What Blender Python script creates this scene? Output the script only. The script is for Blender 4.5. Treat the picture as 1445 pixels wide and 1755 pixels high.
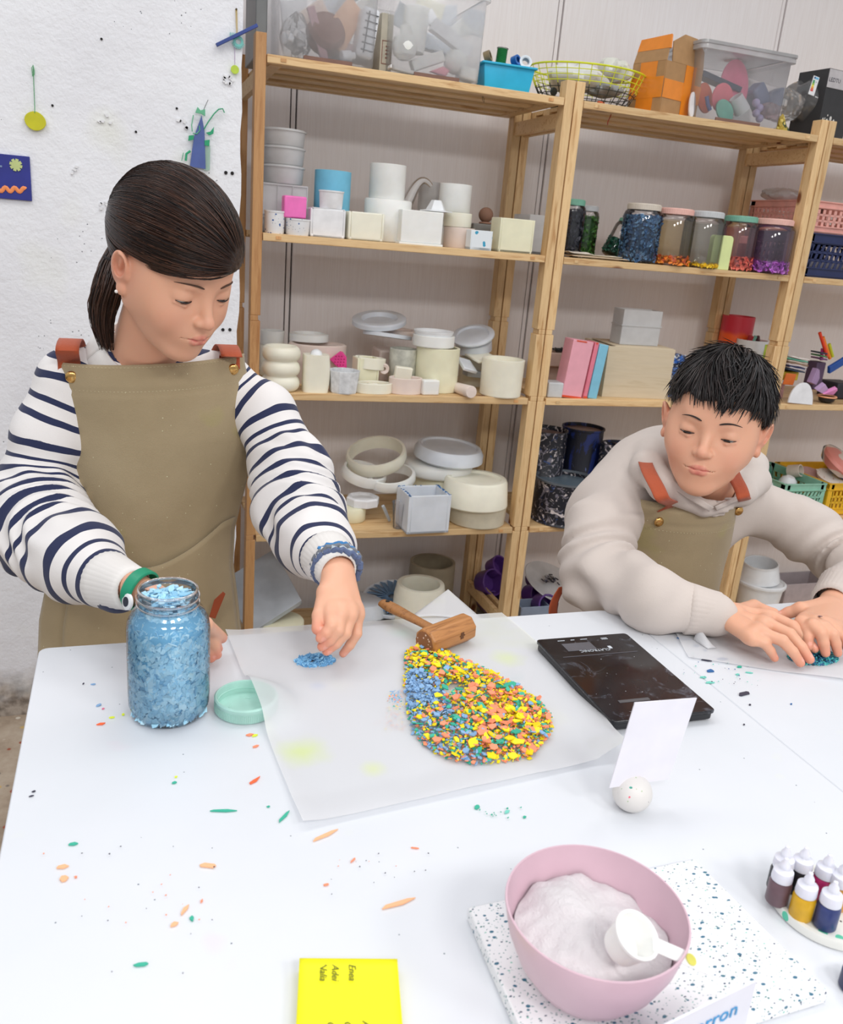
import bpy, bmesh, math, random
import numpy as np
from math import sin, cos, pi, radians, sqrt, atan2
from mathutils import Vector, Matrix, Euler
random.seed(7)
for o in list(bpy.data.objects): bpy.data.objects.remove(o)
COL = bpy.context.scene.collection
SC = bpy.context.scene

# ---------------------------------------------------------------- camera
FPX = 1466.676; CAM = np.array([-.3146, -2.3854, 1.35])
def cam_axes(y, p, r):
    fwd = np.array([sin(y)*cos(p), cos(y)*cos(p), -sin(p)]); right = np.array([cos(y), -sin(y), 0.])
    up = np.cross(right, fwd)
    return cos(r)*right+sin(r)*up, -sin(r)*right+cos(r)*up, fwd
CA, CB, CC = cam_axes(.3441, .3130, .0857)
cd = bpy.data.cameras.new('camera'); cam = bpy.data.objects.new('camera', cd); COL.objects.link(cam)
cd.sensor_fit = 'HORIZONTAL'; cd.sensor_width = 36; cd.lens = 36*FPX/1445; cd.clip_start = .02
cam.matrix_world = Matrix(((CA[0], CB[0], -CC[0], CAM[0]), (CA[1], CB[1], -CC[1], CAM[1]), (CA[2], CB[2], -CC[2], CAM[2]), (0, 0, 0, 1)))
cd.dof.use_dof = True; cd.dof.focus_distance = 1.32; cd.dof.aperture_fstop = 14
SC.camera = cam

# ---------------------------------------------------------------- light
w = bpy.data.worlds.new('world'); SC.world = w; w.use_nodes = True
w.node_tree.nodes['Background'].inputs[0].default_value = (.92, .95, 1, 1)
w.node_tree.nodes['Background'].inputs[1].default_value = 1
# the rest of the room: pale ceiling, walls in middle tone, dark floor
_t = w.node_tree; _c = _t.nodes.new('ShaderNodeTexCoord'); _s = _t.nodes.new('ShaderNodeSeparateXYZ'); _r = _t.nodes.new('ShaderNodeValToRGB')
_m = _t.nodes.new('ShaderNodeMath'); _m.operation = 'MULTIPLY_ADD'; _m.inputs[1].default_value = .5; _m.inputs[2].default_value = .5
_t.links.new(_c.outputs['Generated'], _s.inputs[0]); _t.links.new(_s.outputs[2], _m.inputs[0]); _t.links.new(_m.outputs[0], _r.inputs[0]); _t.links.new(_r.outputs[0], _t.nodes['Background'].inputs[0])
_r.color_ramp.elements[0].position = .3; _r.color_ramp.elements[0].color = (.12, .11, .10, 1); _r.color_ramp.elements[1].position = .85; _r.color_ramp.elements[1].color = (.74, .76, .80, 1)
_e = _r.color_ramp.elements.new(.52); _e.color = (.52, .53, .55, 1)
def lamp(x, y, z, sx, sy, power, col=(1, .985, .96), rx=0):
    l = bpy.data.lights.new('ceiling_lamp', 'AREA'); l.shape = 'RECTANGLE'; l.size = sx; l.size_y = sy
    l.energy = power; l.color = col
    o = bpy.data.objects.new('ceiling_lamp', l); COL.objects.link(o); o.location = (x, y, z); o.rotation_euler = (rx, 0, 0)
for lx, ly, lp in ((-.95, -.95, 5.5), (.25, -.95, 5.5), (1.45, -.95, 5.5), (-.95, -3.8, 27), (.25, -3.8, 27), (1.45, -3.8, 27)):
    lamp(lx, ly, 2.75, .6, .6, lp)
SC.view_settings.view_transform = 'Standard'; SC.view_settings.look = 'None'
SC.view_settings.exposure = .08; SC.view_settings.gamma = 1; SC.view_settings.use_curve_mapping = False

# ---------------------------------------------------------------- real-space positions of what the photo shows
def ray(u, v): return CA*(u-722.5)/FPX - CB*(v-877.5)/FPX + CC
def at_z(u, v, z): d = ray(u, v); return CAM + d*(z-CAM[2])/d[2]
def at_y(u, v, y): d = ray(u, v); return CAM + d*(y-CAM[1])/d[1]
def at_d(u, v, dep): return CAM + ray(u, v)*dep
def dep(P): return float((np.asarray(P)-CAM) @ CC)

# ---------------------------------------------------------------- materials
def lin(c):
    return tuple(((x/255)/12.92 if x/255 <= .04045 else ((x/255+.055)/1.055)**2.4) for x in c)+(1,)
class NT:
    def __init__(s, name):
        s.m = bpy.data.materials.new(name); s.m.use_nodes = True; s.t = s.m.node_tree; s.b = s.t.nodes['Principled BSDF']
        s.out = s.t.nodes['Material Output']
    def n(s, typ, **k):
        n = s.t.nodes.new(typ)
        for a, v in k.items():
            if a in n.inputs.keys() and not hasattr(n, a): n.inputs[a].default_value = v
            else: setattr(n, a, v)
        return n
    def l(s, a, b): s.t.links.new(a, b)
    def coord(s, kind='Object', scale=(1, 1, 1), rot=(0, 0, 0)):
        tc = s.n('ShaderNodeTexCoord'); mp = s.n('ShaderNodeMapping')
        mp.inputs['Scale'].default_value = scale; mp.inputs['Rotation'].default_value = rot
        s.l(tc.outputs[kind], mp.inputs[0]); return mp.outputs[0]
    def noise(s, vec, scale=5, detail=3, rough=.5, dist=0):
        n = s.n('ShaderNodeTexNoise'); n.inputs['Scale'].default_value = scale; n.inputs['Detail'].default_value = detail
        n.inputs['Roughness'].default_value = rough; n.inputs['Distortion'].default_value = dist
        if vec is not None: s.l(vec, n.inputs['Vector'])
        return n.outputs['Fac']
    def voro(s, vec, scale=5, feature='F1', out='Distance', rnd=1):
        n = s.n('ShaderNodeTexVoronoi'); n.feature = feature; n.inputs['Scale'].default_value = scale; n.inputs['Randomness'].default_value = rnd
        s.l(vec, n.inputs['Vector']); return n.outputs[out]
    def ramp(s, fac, stops, interp='LINEAR'):
        n = s.n('ShaderNodeValToRGB'); r = n.color_ramp; r.interpolation = interp
        while len(r.elements) < len(stops): r.elements.new(.5)
        for e, (p, c) in zip(r.elements, stops):
            e.position = p; e.color = c if len(c) == 4 else tuple(c)+(1,)
        s.l(fac, n.inputs[0]); return n.outputs[0]
    def mix(s, fac, a, b, mode='MIX'):
        n = s.n('ShaderNodeMix'); n.data_type = 'RGBA'; n.blend_type = mode
        for inp, v in ((n.inputs[0], fac), (n.inputs[6], a), (n.inputs[7], b)):
            if hasattr(v, 'is_output') or hasattr(v, 'links'): s.l(v, inp)
            else: inp.default_value = v
        return n.outputs[2]
    def math(s, op, a, b=0, c=None):
        n = s.n('ShaderNodeMath'); n.operation = op
        for inp, v in zip(n.inputs, (a, b) if c is None else (a, b, c)):
            if hasattr(v, 'links'): s.l(v, inp)
            else: inp.default_value = v
        return n.outputs[0]
    def bump(s, h, strength=.3, dist=.002):
        n = s.n('ShaderNodeBump'); n.inputs['Strength'].default_value = strength; n.inputs['Distance'].default_value = dist
        s.l(h, n.inputs['Height']); s.l(n.outputs[0], s.b.inputs['Normal'])
    def col(s, v):
        if hasattr(v, 'links'): s.l(v, s.b.inputs['Base Color'])
        else: s.b.inputs['Base Color'].default_value = v
    def set(s, **k):
        for a, v in k.items(): s.b.inputs[a.replace('_', ' ')].default_value = v
        return s
def plain(name, rgb, rough=.5, var=.06, scale=30, sss=0, bump=0, metal=0, trans=0, coat=0, alpha=1):
    s = NT(name); c = lin(rgb); v = s.coord()
    f = s.noise(v, scale, 3)
    d = tuple(x*(1-var*2) for x in c[:3])+(1,); e = tuple(min(1, x*(1+var)) for x in c[:3])+(1,)
    s.col(s.ramp(f, [(.3, d), (.7, e)]))
    s.set(Roughness=rough, Metallic=metal, Coat_Weight=coat, Transmission_Weight=trans, Alpha=alpha)
    if sss:
        s.set(Subsurface_Weight=sss, Subsurface_Scale=.01)
        s.b.inputs['Subsurface Radius'].default_value = (1, .8, .6)
    if bump: s.bump(s.noise(v, scale*4, 2), bump, .001)
    return s.m
def speckled(name, base, specks, rough=.5, scale=60, dens=.25, sss=0, stretch=(1, 1, 1)):
    """base colour with scattered flecks of other colours (a real speckled, splashed or terrazzo surface)"""
    s = NT(name); v = s.coord(scale=stretch); c = lin(base)
    for i, (rgb, sc, th) in enumerate(specks):
        vv = s.n('ShaderNodeMapping'); vv.inputs['Location'].default_value = (i*3.7, i*1.3, i*2.1); vv.inputs['Rotation'].default_value = (i, i*.5, i*.7)
        s.l(v, vv.inputs[0])
        nz = s.n('ShaderNodeTexNoise'); nz.inputs['Scale'].default_value = sc*scale*.6; s.l(vv.outputs[0], nz.inputs['Vector'])
        add = s.n('ShaderNodeVectorMath'); add.operation = 'MULTIPLY_ADD'; s.l(nz.outputs['Color'], add.inputs[0]); add.inputs[1].default_value = (.6/scale,)*3; s.l(vv.outputs[0], add.inputs[2])
        d = s.voro(add.outputs[0], sc*scale); m = s.math('LESS_THAN', d, th)
        c = s.mix(m, c, lin(rgb))
    s.col(c); s.set(Roughness=rough)
    if sss: s.set(Subsurface_Weight=sss, Subsurface_Scale=.01)
    return s.m
def wood(name, light, dark, axis=2, rough=.5, scale=1, knots=True):
    s = NT(name)
    st = [14*scale, 14*scale, 14*scale]; st[axis] = 1.2*scale
    oi = s.n('ShaderNodeObjectInfo'); tc = s.n('ShaderNodeTexCoord')
    va = s.n('ShaderNodeVectorMath'); va.operation = 'MULTIPLY_ADD'
    s.l(oi.outputs['Random'], va.inputs[0]); va.inputs[1].default_value = (7, 3, 5); s.l(tc.outputs['Object'], va.inputs[2])
    mp = s.n('ShaderNodeMapping'); mp.inputs['Scale'].default_value = st; s.l(va.outputs[0], mp.inputs[0]); v = mp.outputs[0]
    g = s.noise(v, 4, 6, .6, 1.2); g2 = s.noise(v, 14, 4, .6, .4)
    c1 = s.ramp(g, [(.32, lin(dark)), (.48, lin(light)), (.62, lin(tuple(int(x*.96+4) for x in light))), (.75, lin(tuple(int(a*.6+b*.4) for a, b in zip(light, dark))))])
    c = s.mix(.25, c1, s.ramp(g2, [(.3, lin(dark)), (.6, lin(light))]))
    if knots:
        k = s.n('ShaderNodeMapping'); kk = [3.4, 3.4, 3.4]; kk[axis] = 1.7; k.inputs['Scale'].default_value = kk; s.l(va.outputs[0], k.inputs[0])
        d = s.voro(k.outputs[0], 2.2); km = s.ramp(d, [(.05, (1, 1, 1)), (.1, (0, 0, 0))])
        c = s.mix(km, c, lin((118, 62, 30)))
    # each board a little different in tone
    hs = s.n('ShaderNodeHueSaturation'); s.l(c, hs.inputs['Color']); s.l(s.math('MULTIPLY_ADD', oi.outputs['Random'], .3, .85), hs.inputs['Value'])
    s.col(hs.outputs[0]); s.set(Roughness=rough); s.bump(g2, .15, .0006)
    return s.m
def thin_glass(name, tint=(1, 1, 1), refl=.06, rough=.02, haze=0, hazecol=(.9, .9, .92)):
    s = NT(name); t = s.t; t.nodes.remove(s.b)
    tr = s.n('ShaderNodeBsdfTransparent'); tr.inputs[0].default_value = tuple(tint)+(1,)
    gl = s.n('ShaderNodeBsdfGlossy'); gl.inputs['Roughness'].default_value = rough
    fr = s.n('ShaderNodeFresnel'); fr.inputs[0].default_value = 1.45
    mx = s.n('ShaderNodeMixShader'); f = s.math('MULTIPLY_ADD', fr.outputs[0], .9, refl*.3); s.l(f, mx.inputs[0])
    a = tr.outputs[0]
    if haze:
        df = s.n('ShaderNodeBsdfDiffuse'); df.inputs[0].default_value = tuple(hazecol)+(1,)
        tl = s.n('ShaderNodeBsdfTranslucent'); tl.inputs[0].default_value = tuple(hazecol)+(1,)
        ad = s.n('ShaderNodeMixShader'); ad.inputs[0].default_value = .5; s.l(df.outputs[0], ad.inputs[1]); s.l(tl.outputs[0], ad.inputs[2])
        hm = s.n('ShaderNodeMixShader')
        h = s.noise(s.coord(), 9, 3); s.l(s.ramp(h, [(.3, (haze*.75,)*3), (.7, (min(1, haze*1.2),)*3)]), hm.inputs[0])
        s.l(a, hm.inputs[1]); s.l(ad.outputs[0], hm.inputs[2]); a = hm.outputs[0]
    s.l(a, mx.inputs[1]); s.l(gl.outputs[0], mx.inputs[2]); s.l(mx.outputs[0], s.out.inputs[0])
    return s.m
def attr_mat(name, attr='Col', rough=.5, sss=0, bump=0):
    s = NT(name); a = s.n('ShaderNodeAttribute'); a.attribute_name = attr; s.col(a.outputs['Color']); s.set(Roughness=rough)
    if sss: s.set(Subsurface_Weight=sss, Subsurface_Scale=.006)
    if bump: s.bump(s.noise(s.coord(), 300, 2), bump, .0005)
    return s.m

# ---------------------------------------------------------------- mesh helpers
def tag(o, label=None, cat=None, group=None, kind=None):
    if label: o['label'] = label
    if cat: o['category'] = cat
    if group: o['group'] = group
    if kind: o['kind'] = kind
    return o
def thing(name, label, cat, loc=(0, 0, 0), rot=(0, 0, 0), group=None):
    o = bpy.data.objects.new(name, None); COL.objects.link(o); o.empty_display_size = .02
    o.location = tuple(float(x) for x in loc)
    o.rotation_euler = rot if hasattr(rot, '__len__') else (0, 0, rot)
    return tag(o, label, cat, group)
def copy_tree(o, parent=None):
    c = o.copy(); COL.objects.link(c); c.parent = parent
    for ch in list(o.children):
        copy_tree(ch, c)
    return c
class MB:
    def __init__(s): s.v = []; s.f = []; s.M = None
    def add(s, vs, fs):
        b = len(s.v)
        if s.M is not None: vs = [tuple(s.M @ Vector(p)) for p in vs]
        s.v += [tuple(map(float, p)) for p in vs]; s.f += [tuple(b+i for i in f) for f in fs]; return s
    def box(s, c, d, rz=0, taper=1, M=None):
        x, y, z = d[0]/2, d[1]/2, d[2]/2; vs = []
        for k in (-1, 1):
            t = taper if k < 0 else 1
            for a, b in ((-1, -1), (1, -1), (1, 1), (-1, 1)):
                p = Vector((a*x*t, b*y*t, k*z))
                if M is not None: p = M @ p
                if rz: p = Matrix.Rotation(rz, 3, 'Z') @ p
                vs.append((p[0]+c[0], p[1]+c[1], p[2]+c[2]))
        return s.add(vs, [(3, 2, 1, 0), (4, 5, 6, 7), (0, 1, 5, 4), (1, 2, 6, 5), (2, 3, 7, 6), (3, 0, 4, 7)])
    def lathe(s, prof, n=32, c=(0, 0, 0), sx=1, sy=1, cap=True, fn=None):
        vs = []; fs = []
        for r, z in prof:
            for i in range(n):
                a = 2*pi*i/n; rr = r*(fn(a, z) if fn else 1)
                vs.append((c[0]+rr*cos(a)*sx, c[1]+rr*sin(a)*sy, c[2]+z))
        for k in range(len(prof)-1):
            for i in range(n):
                j = (i+1) % n; fs.append((k*n+i, k*n+j, (k+1)*n+j, (k+1)*n+i))
        if cap:
            fs.append(tuple(range(n-1, -1, -1))); fs.append(tuple((len(prof)-1)*n+i for i in range(n)))
        return s.add(vs, fs)
    def tube(s, pts, r, n=8, closed=False, flat=1, cap=True):
        P = [Vector(p) for p in pts]; m = len(P)
        R = r if hasattr(r, '__len__') else [r]*m; vs = []; fs = []; up = None
        for i in range(m):
            if closed: t = P[(i+1) % m]-P[i-1]
            else: t = P[min(i+1, m-1)]-P[max(i-1, 0)]
            t.normalize()
            if up is None: up = Vector((0, 0, 1)) if abs(t.z) < .9 else Vector((0, 1, 0))
            a = t.cross(up)
            if a.length < 1e-6: a = t.orthogonal()
            a.normalize(); up = a.cross(t).normalized()
            for k in range(n):
                q = 2*pi*k/n; p = P[i]+a*cos(q)*R[i]+up*sin(q)*R[i]*flat; vs.append(tuple(p))
        for i in range(m if closed else m-1):
            j = (i+1) % m
            for k in range(n):
                l = (k+1) % n; fs.append((i*n+k, i*n+l, j*n+l, j*n+k))
        if not closed and cap: fs.append(tuple(range(n-1, -1, -1))); fs.append(tuple((m-1)*n+k for k in range(n)))
        return s.add(vs, fs)
    def prism(s, poly, z0, z1, M=None):
        """extrude an xy polygon (ccw) from z0 to z1"""
        n = len(poly); vs = [(p[0], p[1], z0) for p in poly]+[(p[0], p[1], z1) for p in poly]
        if M is not None: vs = [tuple(M @ Vector(p)) for p in vs]
        return s.add(vs, [tuple(range(n-1, -1, -1)), tuple(range(n, 2*n))]+[(i, (i+1) % n, n+(i+1) % n, n+i) for i in range(n)])
    def grid(s, fn, nu, nv):
        vs = [fn(i/nu, j/nv) for j in range(nv+1) for i in range(nu+1)]
        return s.add(vs, [(j*(nu+1)+i, j*(nu+1)+i+1, (j+1)*(nu+1)+i+1, (j+1)*(nu+1)+i) for j in range(nv) for i in range(nu)])
    def sphere(s, c, r, n=16, m=10, z0=-1, z1=1):
        r = r if hasattr(r, '__len__') else (r, r, r)
        pr = []
        for k in range(m+1):
            a = math.asin(z0)+(math.asin(z1)-math.asin(z0))*k/m; pr.append((max(cos(a), 1e-4), sin(a)))
        vs = []; fs = []
        for q, z in pr:
            for i in range(n): vs.append((c[0]+q*cos(2*pi*i/n)*r[0], c[1]+q*sin(2*pi*i/n)*r[1], c[2]+z*r[2]))
        for k in range(m):
            for i in range(n): j = (i+1) % n; fs.append((k*n+i, k*n+j, (k+1)*n+j, (k+1)*n+i))
        fs.append(tuple(range(n-1, -1, -1))); fs.append(tuple(m*n+i for i in range(n)))
        return s.add(vs, fs)
    def mesh(s, name, m, smooth=35):
        me = bpy.data.meshes.new(name); me.from_pydata(s.v, [], s.f); me.update()
        for x in (m if isinstance(m, (list, tuple)) else [m]): me.materials.append(x)
        if smooth:
            me.shade_smooth()
            if smooth < 180: me.set_sharp_from_angle(angle=radians(smooth))
        return me
    def build(s, name, m, parent=None, loc=(0, 0, 0), rot=(0, 0, 0), smooth=35, bevel=0, solid=0, seg=2, **k):
        me = s.mesh(name, m, smooth)
        return link(name, me, parent, loc, rot, bevel, solid, seg, **k)
def link(name, me, parent=None, loc=(0, 0, 0), rot=(0, 0, 0), bevel=0, solid=0, seg=2, label=None, cat=None, group=None, kind=None):
    o = bpy.data.objects.new(name, me); COL.objects.link(o); o.location = tuple(float(x) for x in loc)
    o.rotation_euler = rot if hasattr(rot, '__len__') else (0, 0, rot)
    if parent is not None: o.parent = parent
    if solid: md = o.modifiers.new('solid', 'SOLIDIFY'); md.thickness = solid; md.offset = 0
    if bevel: md = o.modifiers.new('bevel', 'BEVEL'); md.width = bevel; md.segments = seg; md.limit_method = 'ANGLE'; md.angle_limit = radians(40); md.harden_normals = False
    return tag(o, label, cat, group, kind)
def set_col(me, cols, name='Col'):
    a = me.color_attributes.new(name, 'FLOAT_COLOR', 'POINT'); a.data.foreach_set('color', np.asarray(cols, np.float32).ravel())
def dedup(vs): return vs
# ================================================================ the setting
ZS = [1.7440, 1.3195, .8938, .4689, .0440]; SW = .89; TZ = .80
# floor: worn terrazzo concrete
s = NT('worn_concrete'); v = s.coord()
base = s.ramp(s.noise(v, 6, 6, .65), [(.3, lin((120, 100, 84))), (.5, lin((168, 150, 130))), (.7, lin((190, 176, 158)))])
ch = s.voro(v, 38, out='Color'); d = s.voro(v, 38)
st = s.ramp(s.math('MULTIPLY', d, 1), [(.2, (1, 1, 1)), (.3, (0, 0, 0))])
sepn = s.n('ShaderNodeSeparateColor'); s.l(ch, sepn.inputs[0])
stc = s.ramp(sepn.outputs[0], [(0, lin((150, 70, 45))), (.3, lin((205, 195, 180))), (.5, lin((110, 100, 95))), (.7, lin((190, 160, 100))), (1, lin((225, 215, 200)))], 'CONSTANT')
pick = s.math('MULTIPLY', st, s.math('GREATER_THAN', sepn.outputs[1], .45))
s.col(s.mix(pick, base, stc)); s.set(Roughness=.8); s.bump(s.noise(v, 40, 5), .5, .003); M_FLOOR = s.m
b = MB(); b.box((1.2, -1.9, -.05), (6.4, 5, .1)); b.build('floor', M_FLOOR, kind='structure', smooth=0)
# rough white plaster wall standing in front of the shelf recess
s = NT('rough_plaster'); v = s.coord()
big = s.noise(v, 2.3, 4); tc = s.n('ShaderNodeTexCoord'); sx = s.n('ShaderNodeSeparateXYZ'); s.l(tc.outputs['Object'], sx.inputs[0])
c = s.ramp(big, [(.3, lin((228, 228, 233))), (.6, lin((241, 242, 246)))])
c = s.mix(s.ramp(s.noise(v, 4.1, 2), [(.62, (0, 0, 0)), (.78, (.35, .35, .35))]), c, lin((226, 228, 196)))
spk = s.math('MULTIPLY', s.math('LESS_THAN', s.voro(v, 60), .09), s.math('GREATER_THAN', s.noise(v, 3.3, 2), .63))
c = s.mix(spk, c, lin((120, 122, 128)))
gr = s.math('ADD', sx.outputs[2], s.math('MULTIPLY', s.noise(v, 12, 5), .28))     # damp dirt along the foot of the wall
c = s.mix(s.ramp(gr, [(.17, (1, 1, 1)), (.30, (0, 0, 0))]), c, s.ramp(s.noise(v, 30, 4), [(.35, lin((96, 84, 74))), (.6, lin((176, 164, 152)))]))
s.col(c); s.set(Roughness=.75)
hgt = s.math('ADD', s.noise(v, 26, 6, .62), s.math('MULTIPLY', s.noise(v, 120, 3), .35)); s.bump(hgt, .55, .006); M_PLASTER = s.m
WY = -.10
ex = [-.040, -.036, -.043, -.034, -.041, -.037, -.044, -.038, -.035, -.042, -.039, -.046, -.036]
b = MB(); n = len(ex); vs = []; fs = []
for k in range(61):
    z = k*.0475-.02 if k else -.02
    e = ex[(k*5) % n]*.35-.028+.0015*sin(k*1.3)
    vs += [(-2.2, WY, z), (e, WY, z), (e+.002, WY+.075, z), (-2.2, WY+.075, z)]
for k in range(60):
    a = k*4
    for i in range(4): j = (i+1) % 4; fs.append((a+i, a+j, a+4+j, a+4+i))
fs += [(3, 2, 1, 0), (240, 241, 242, 243)]
b.add(vs, fs); wl = b.build('wall_left', M_PLASTER, kind='structure', smooth=30)
M_DARK = plain('dark_void', (38, 35, 36), .8); 
def hole_on_wall(u, v, r=.004):
    p = at_y(u, v, WY)
    b = MB(); M = Matrix.Rotation(pi/2, 4, 'X')
    b.M = Matrix.Translation((p[0], p[1]-.0012, p[2])) @ M
    b.lathe([(r*1.25, 0), (r*1.25, .0008), (r, .0014), (r*.75, .0002)], 12)
    b.build('wall_plug', M_DARK, wl)
for u, v in ((387, 296), (398, 297), (382, 565), (394, 565), (174, 67), (90, 181), (303, 186), (233, 226), (309, 207), (173, 349)): hole_on_wall(u, v, .0034 if u > 380 else .0022)
# crumbled plaster chips round the old fixing holes
M_FLAKE = plain('plaster_flake', (238, 238, 240), .9)
rnd = random.Random(3)
for u0, v0, k in ((390, 138, 9), (172, 352, 4), (311, 212, 4), (180, 204, 4), (135, 292, 3)):
    for i in range(k):
        p = at_y(u0+rnd.uniform(-12, 12), v0+rnd.uniform(-7, 7), WY); b = MB(); q = rnd.uniform(.003, .006)
        b.M = Matrix.Translation((p[0], WY-.001, p[2])) @ Matrix.Rotation(rnd.uniform(0, 3), 4, 'Y')
        b.prism([(-q, -q*.5), (q*.7, -q*.6), (q, q*.4), (-q*.2, q*.7)], 0, .003, Matrix.Rotation(pi/2, 4, 'X'))
        b.build('plaster_chip', M_FLAKE, wl, smooth=0)
# back wall of cladding panels with double-groove joints
s = NT('wall_panel_white'); v = s.coord(scale=(110, 1, 3))
s.col(s.ramp(s.noise(v, 3, 4), [(.3, lin((238, 231, 229))), (.7, lin((246, 241, 240)))])); s.set(Roughness=.32); s.bump(s.noise(v, 12, 3), .12, .0008); M_PANEL = s.m
BY = .45
b = MB(); b.box((1.4, BY+.05, 1.45), (4.6, .05, 3)); wb = b.build('wall_back', M_DARK, kind='structure', smooth=0)
jx = [-.67, .18, 1.03, 1.88, 2.73, 3.58]
for i in range(5):
    b = MB(); b.box(((jx[i]+jx[i+1])/2, BY+.013, 1.45), (.85-.022, .026, 3)); b.build('wall_panel', M_PANEL, wb, bevel=.002)
for x in jx[1:5]:
    b = MB(); b.box((x, BY+.016, 1.45), (.013, .022, 3)); b.build('joint_strip', M_PANEL, wb, bevel=.001)

# ================================================================ pine shelving
M_PINE = wood('pine_upright', (228, 194, 144), (186, 138, 86), 2, .5)
M_PINE_L = wood('pine_upright_orange', (216, 164, 108), (180, 122, 70), 2, .5)
M_BOARD = wood('pine_board', (228, 194, 144), (186, 138, 86), 0, .5)
PW, PD, D = .027, .042, .385
def upright_mesh(mir, name, mat, h=1.79):
    """notched upright: round-over face, dado notches where the halves meet"""
    b = MB(); segs = [(0, .455), (.455, .47), (.47, .885), (.885, .90), (.90, 1.09), (1.09, 1.105), (1.105, h)]
    for z0, z1 in segs:
        n = (z1-z0) < .02; w = PW-(.006 if n else 0)
        b.box(((mir*.003 if n else 0), PD/2, (z0+z1)/2), (w, PD, z1-z0))
    return b.mesh(name, mat, 30)
board_me = []
def make_board(b_w, z):
    """one shelf: glued staves of uneven thickness"""
    return
def shelving(i, label):
    x0 = i*SW
    t = thing('shelving_unit', label, 'shelf', (x0, 0, 0), group='pine shelving units along the back wall')
    mat = M_PINE_L if i == 0 else M_PINE
    for k, (x, mir) in enumerate(((PW/2+.002, 1), (SW-PW/2-.002, -1))):
        me = upright_mesh(-mir, 'upright', mat if k == 0 else M_PINE)
        for y in (0, D-PD): link('upright', me, t, (x, y, 0), bevel=.0015)
        rm = MB(); rm.box((0, D/2, 0), (.016, D-2*PD+.004, .04)); rme = rm.mesh('rung', M_BOARD)
        for z in (.12, 1.69): link('rung', rme, t, (x, 0, z), bevel=.001)
    rr = random.Random(11)
    for zi, z in enumerate(ZS):
        b = MB(); w = SW-2*PW-.008
        nst = 7; yy = .0; sd = D/nst
        bo = MB(); bo.box((SW/2, .011, z-.010), (w, .022, .020))
        board = bo.build('shelf_board', M_BOARD, t, bevel=.0015)
        MB().box((SW/2, D-.011, z-.010), (w, .022, .020)).build('back_lath', M_BOARD, board, bevel=.001)
        for q in range(nst):
            y0 = .022+q*(D-.044)/nst; th = .018-.006*(q % 2)-.002*rr.random(); sw = (D-.044)/nst-.003
            MB().box((SW/2, y0+sw/2, z-th/2), (w, sw, th)).build('stave', M_BOARD, board)
        for x in (PW+.03, SW-PW-.03):
            MB().box((x, D/2, z-.0165), (.030, D-.046, .009)).build('cross_batten', M_BOARD, board)
        # dovetail plugs at the ends of the front edge
        for x in (PW+.045, SW-PW-.045):
            MB().box((x, -.0008, z-.010), (.014, .002, .008)).build('joint_plug', mat, board)
    return t
shelving(0, 'left pine shelving unit beside the white plaster wall, full of cream moulds')
shelving(1, 'middle pine shelving unit with the row of flake jars, behind the seated person')
shelving(2, 'right pine shelving unit cut off by the picture edge, holding plastic crates')

# ================================================================ tables
s = NT('white_laminate'); v = s.coord()
c = s.ramp(s.noise(v, 5, 4), [(.3, lin((214, 217, 222))), (.7, lin((220, 222, 227)))])
st = s.math('MULTIPLY', s.ramp(s.noise(v, 9, 3), [(.66, (0, 0, 0)), (.76, (1, 1, 1))]), .22)
c = s.mix(st, c, lin((236, 240, 176)))
c = s.mix(s.math('MULTIPLY', s.ramp(s.noise(v, 14, 2), [(.70, (0, 0, 0)), (.78, (1, 1, 1))]), .3), c, lin((222, 204, 214)))
c = s.mix(s.math('LESS_THAN', s.voro(v, 42), .035), c, lin((110, 120, 130)))
s.col(c); s.set(Roughness=.38); M_TABLE = s.m
M_TEDGE = plain('chipped_white_edge', (228, 226, 224), .6, bump=.4)
M_STEEL = plain('white_steel', (225, 226, 228), .4)
def table(label, x0, x1, y0, y1, corner):
    t = thing('work_table', label, 'table', ((x0+x1)/2, (y0+y1)/2, 0))
    w, d = x1-x0, y1-y0; r = .012
    poly = []
    for cx, cy, a0 in ((w/2-r, -d/2+r, -90), (w/2-corner, d/2-corner, 0), (-w/2+r, d/2-r, 90), (-w/2+r, -d/2+r, 180)):
        rr = corner if a0 == 0 else r
        for k in range(5): a = radians(a0+22.5*k); poly.append((cx+rr*cos(a), cy+rr*sin(a)))
    b = MB(); b.prism(poly, TZ-.028, TZ); b.build('tabletop', [M_TABLE], t, bevel=.0015)
    for sx in (-1, 1):
        for sy in (-1, 1):
            MB().box((sx*(w/2-.07), sy*(d/2-.07), (TZ-.028)/2), (.045, .045, TZ-.028)).build('leg', M_STEEL, t, bevel=.003)
    for sy in (-1, 1): MB().box((0, sy*(d/2-.07), TZ-.06), (w-.18, .02, .06)).build('apron_rail', M_STEEL, t)
    return t
table('left white work table holding the jar of pale blue flakes', -.432, .428, -2.13, -1.292, .035)
table('right white work table under the seated person\'s arms', .4287, 1.45, -2.13, -1.312, .012)
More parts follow.
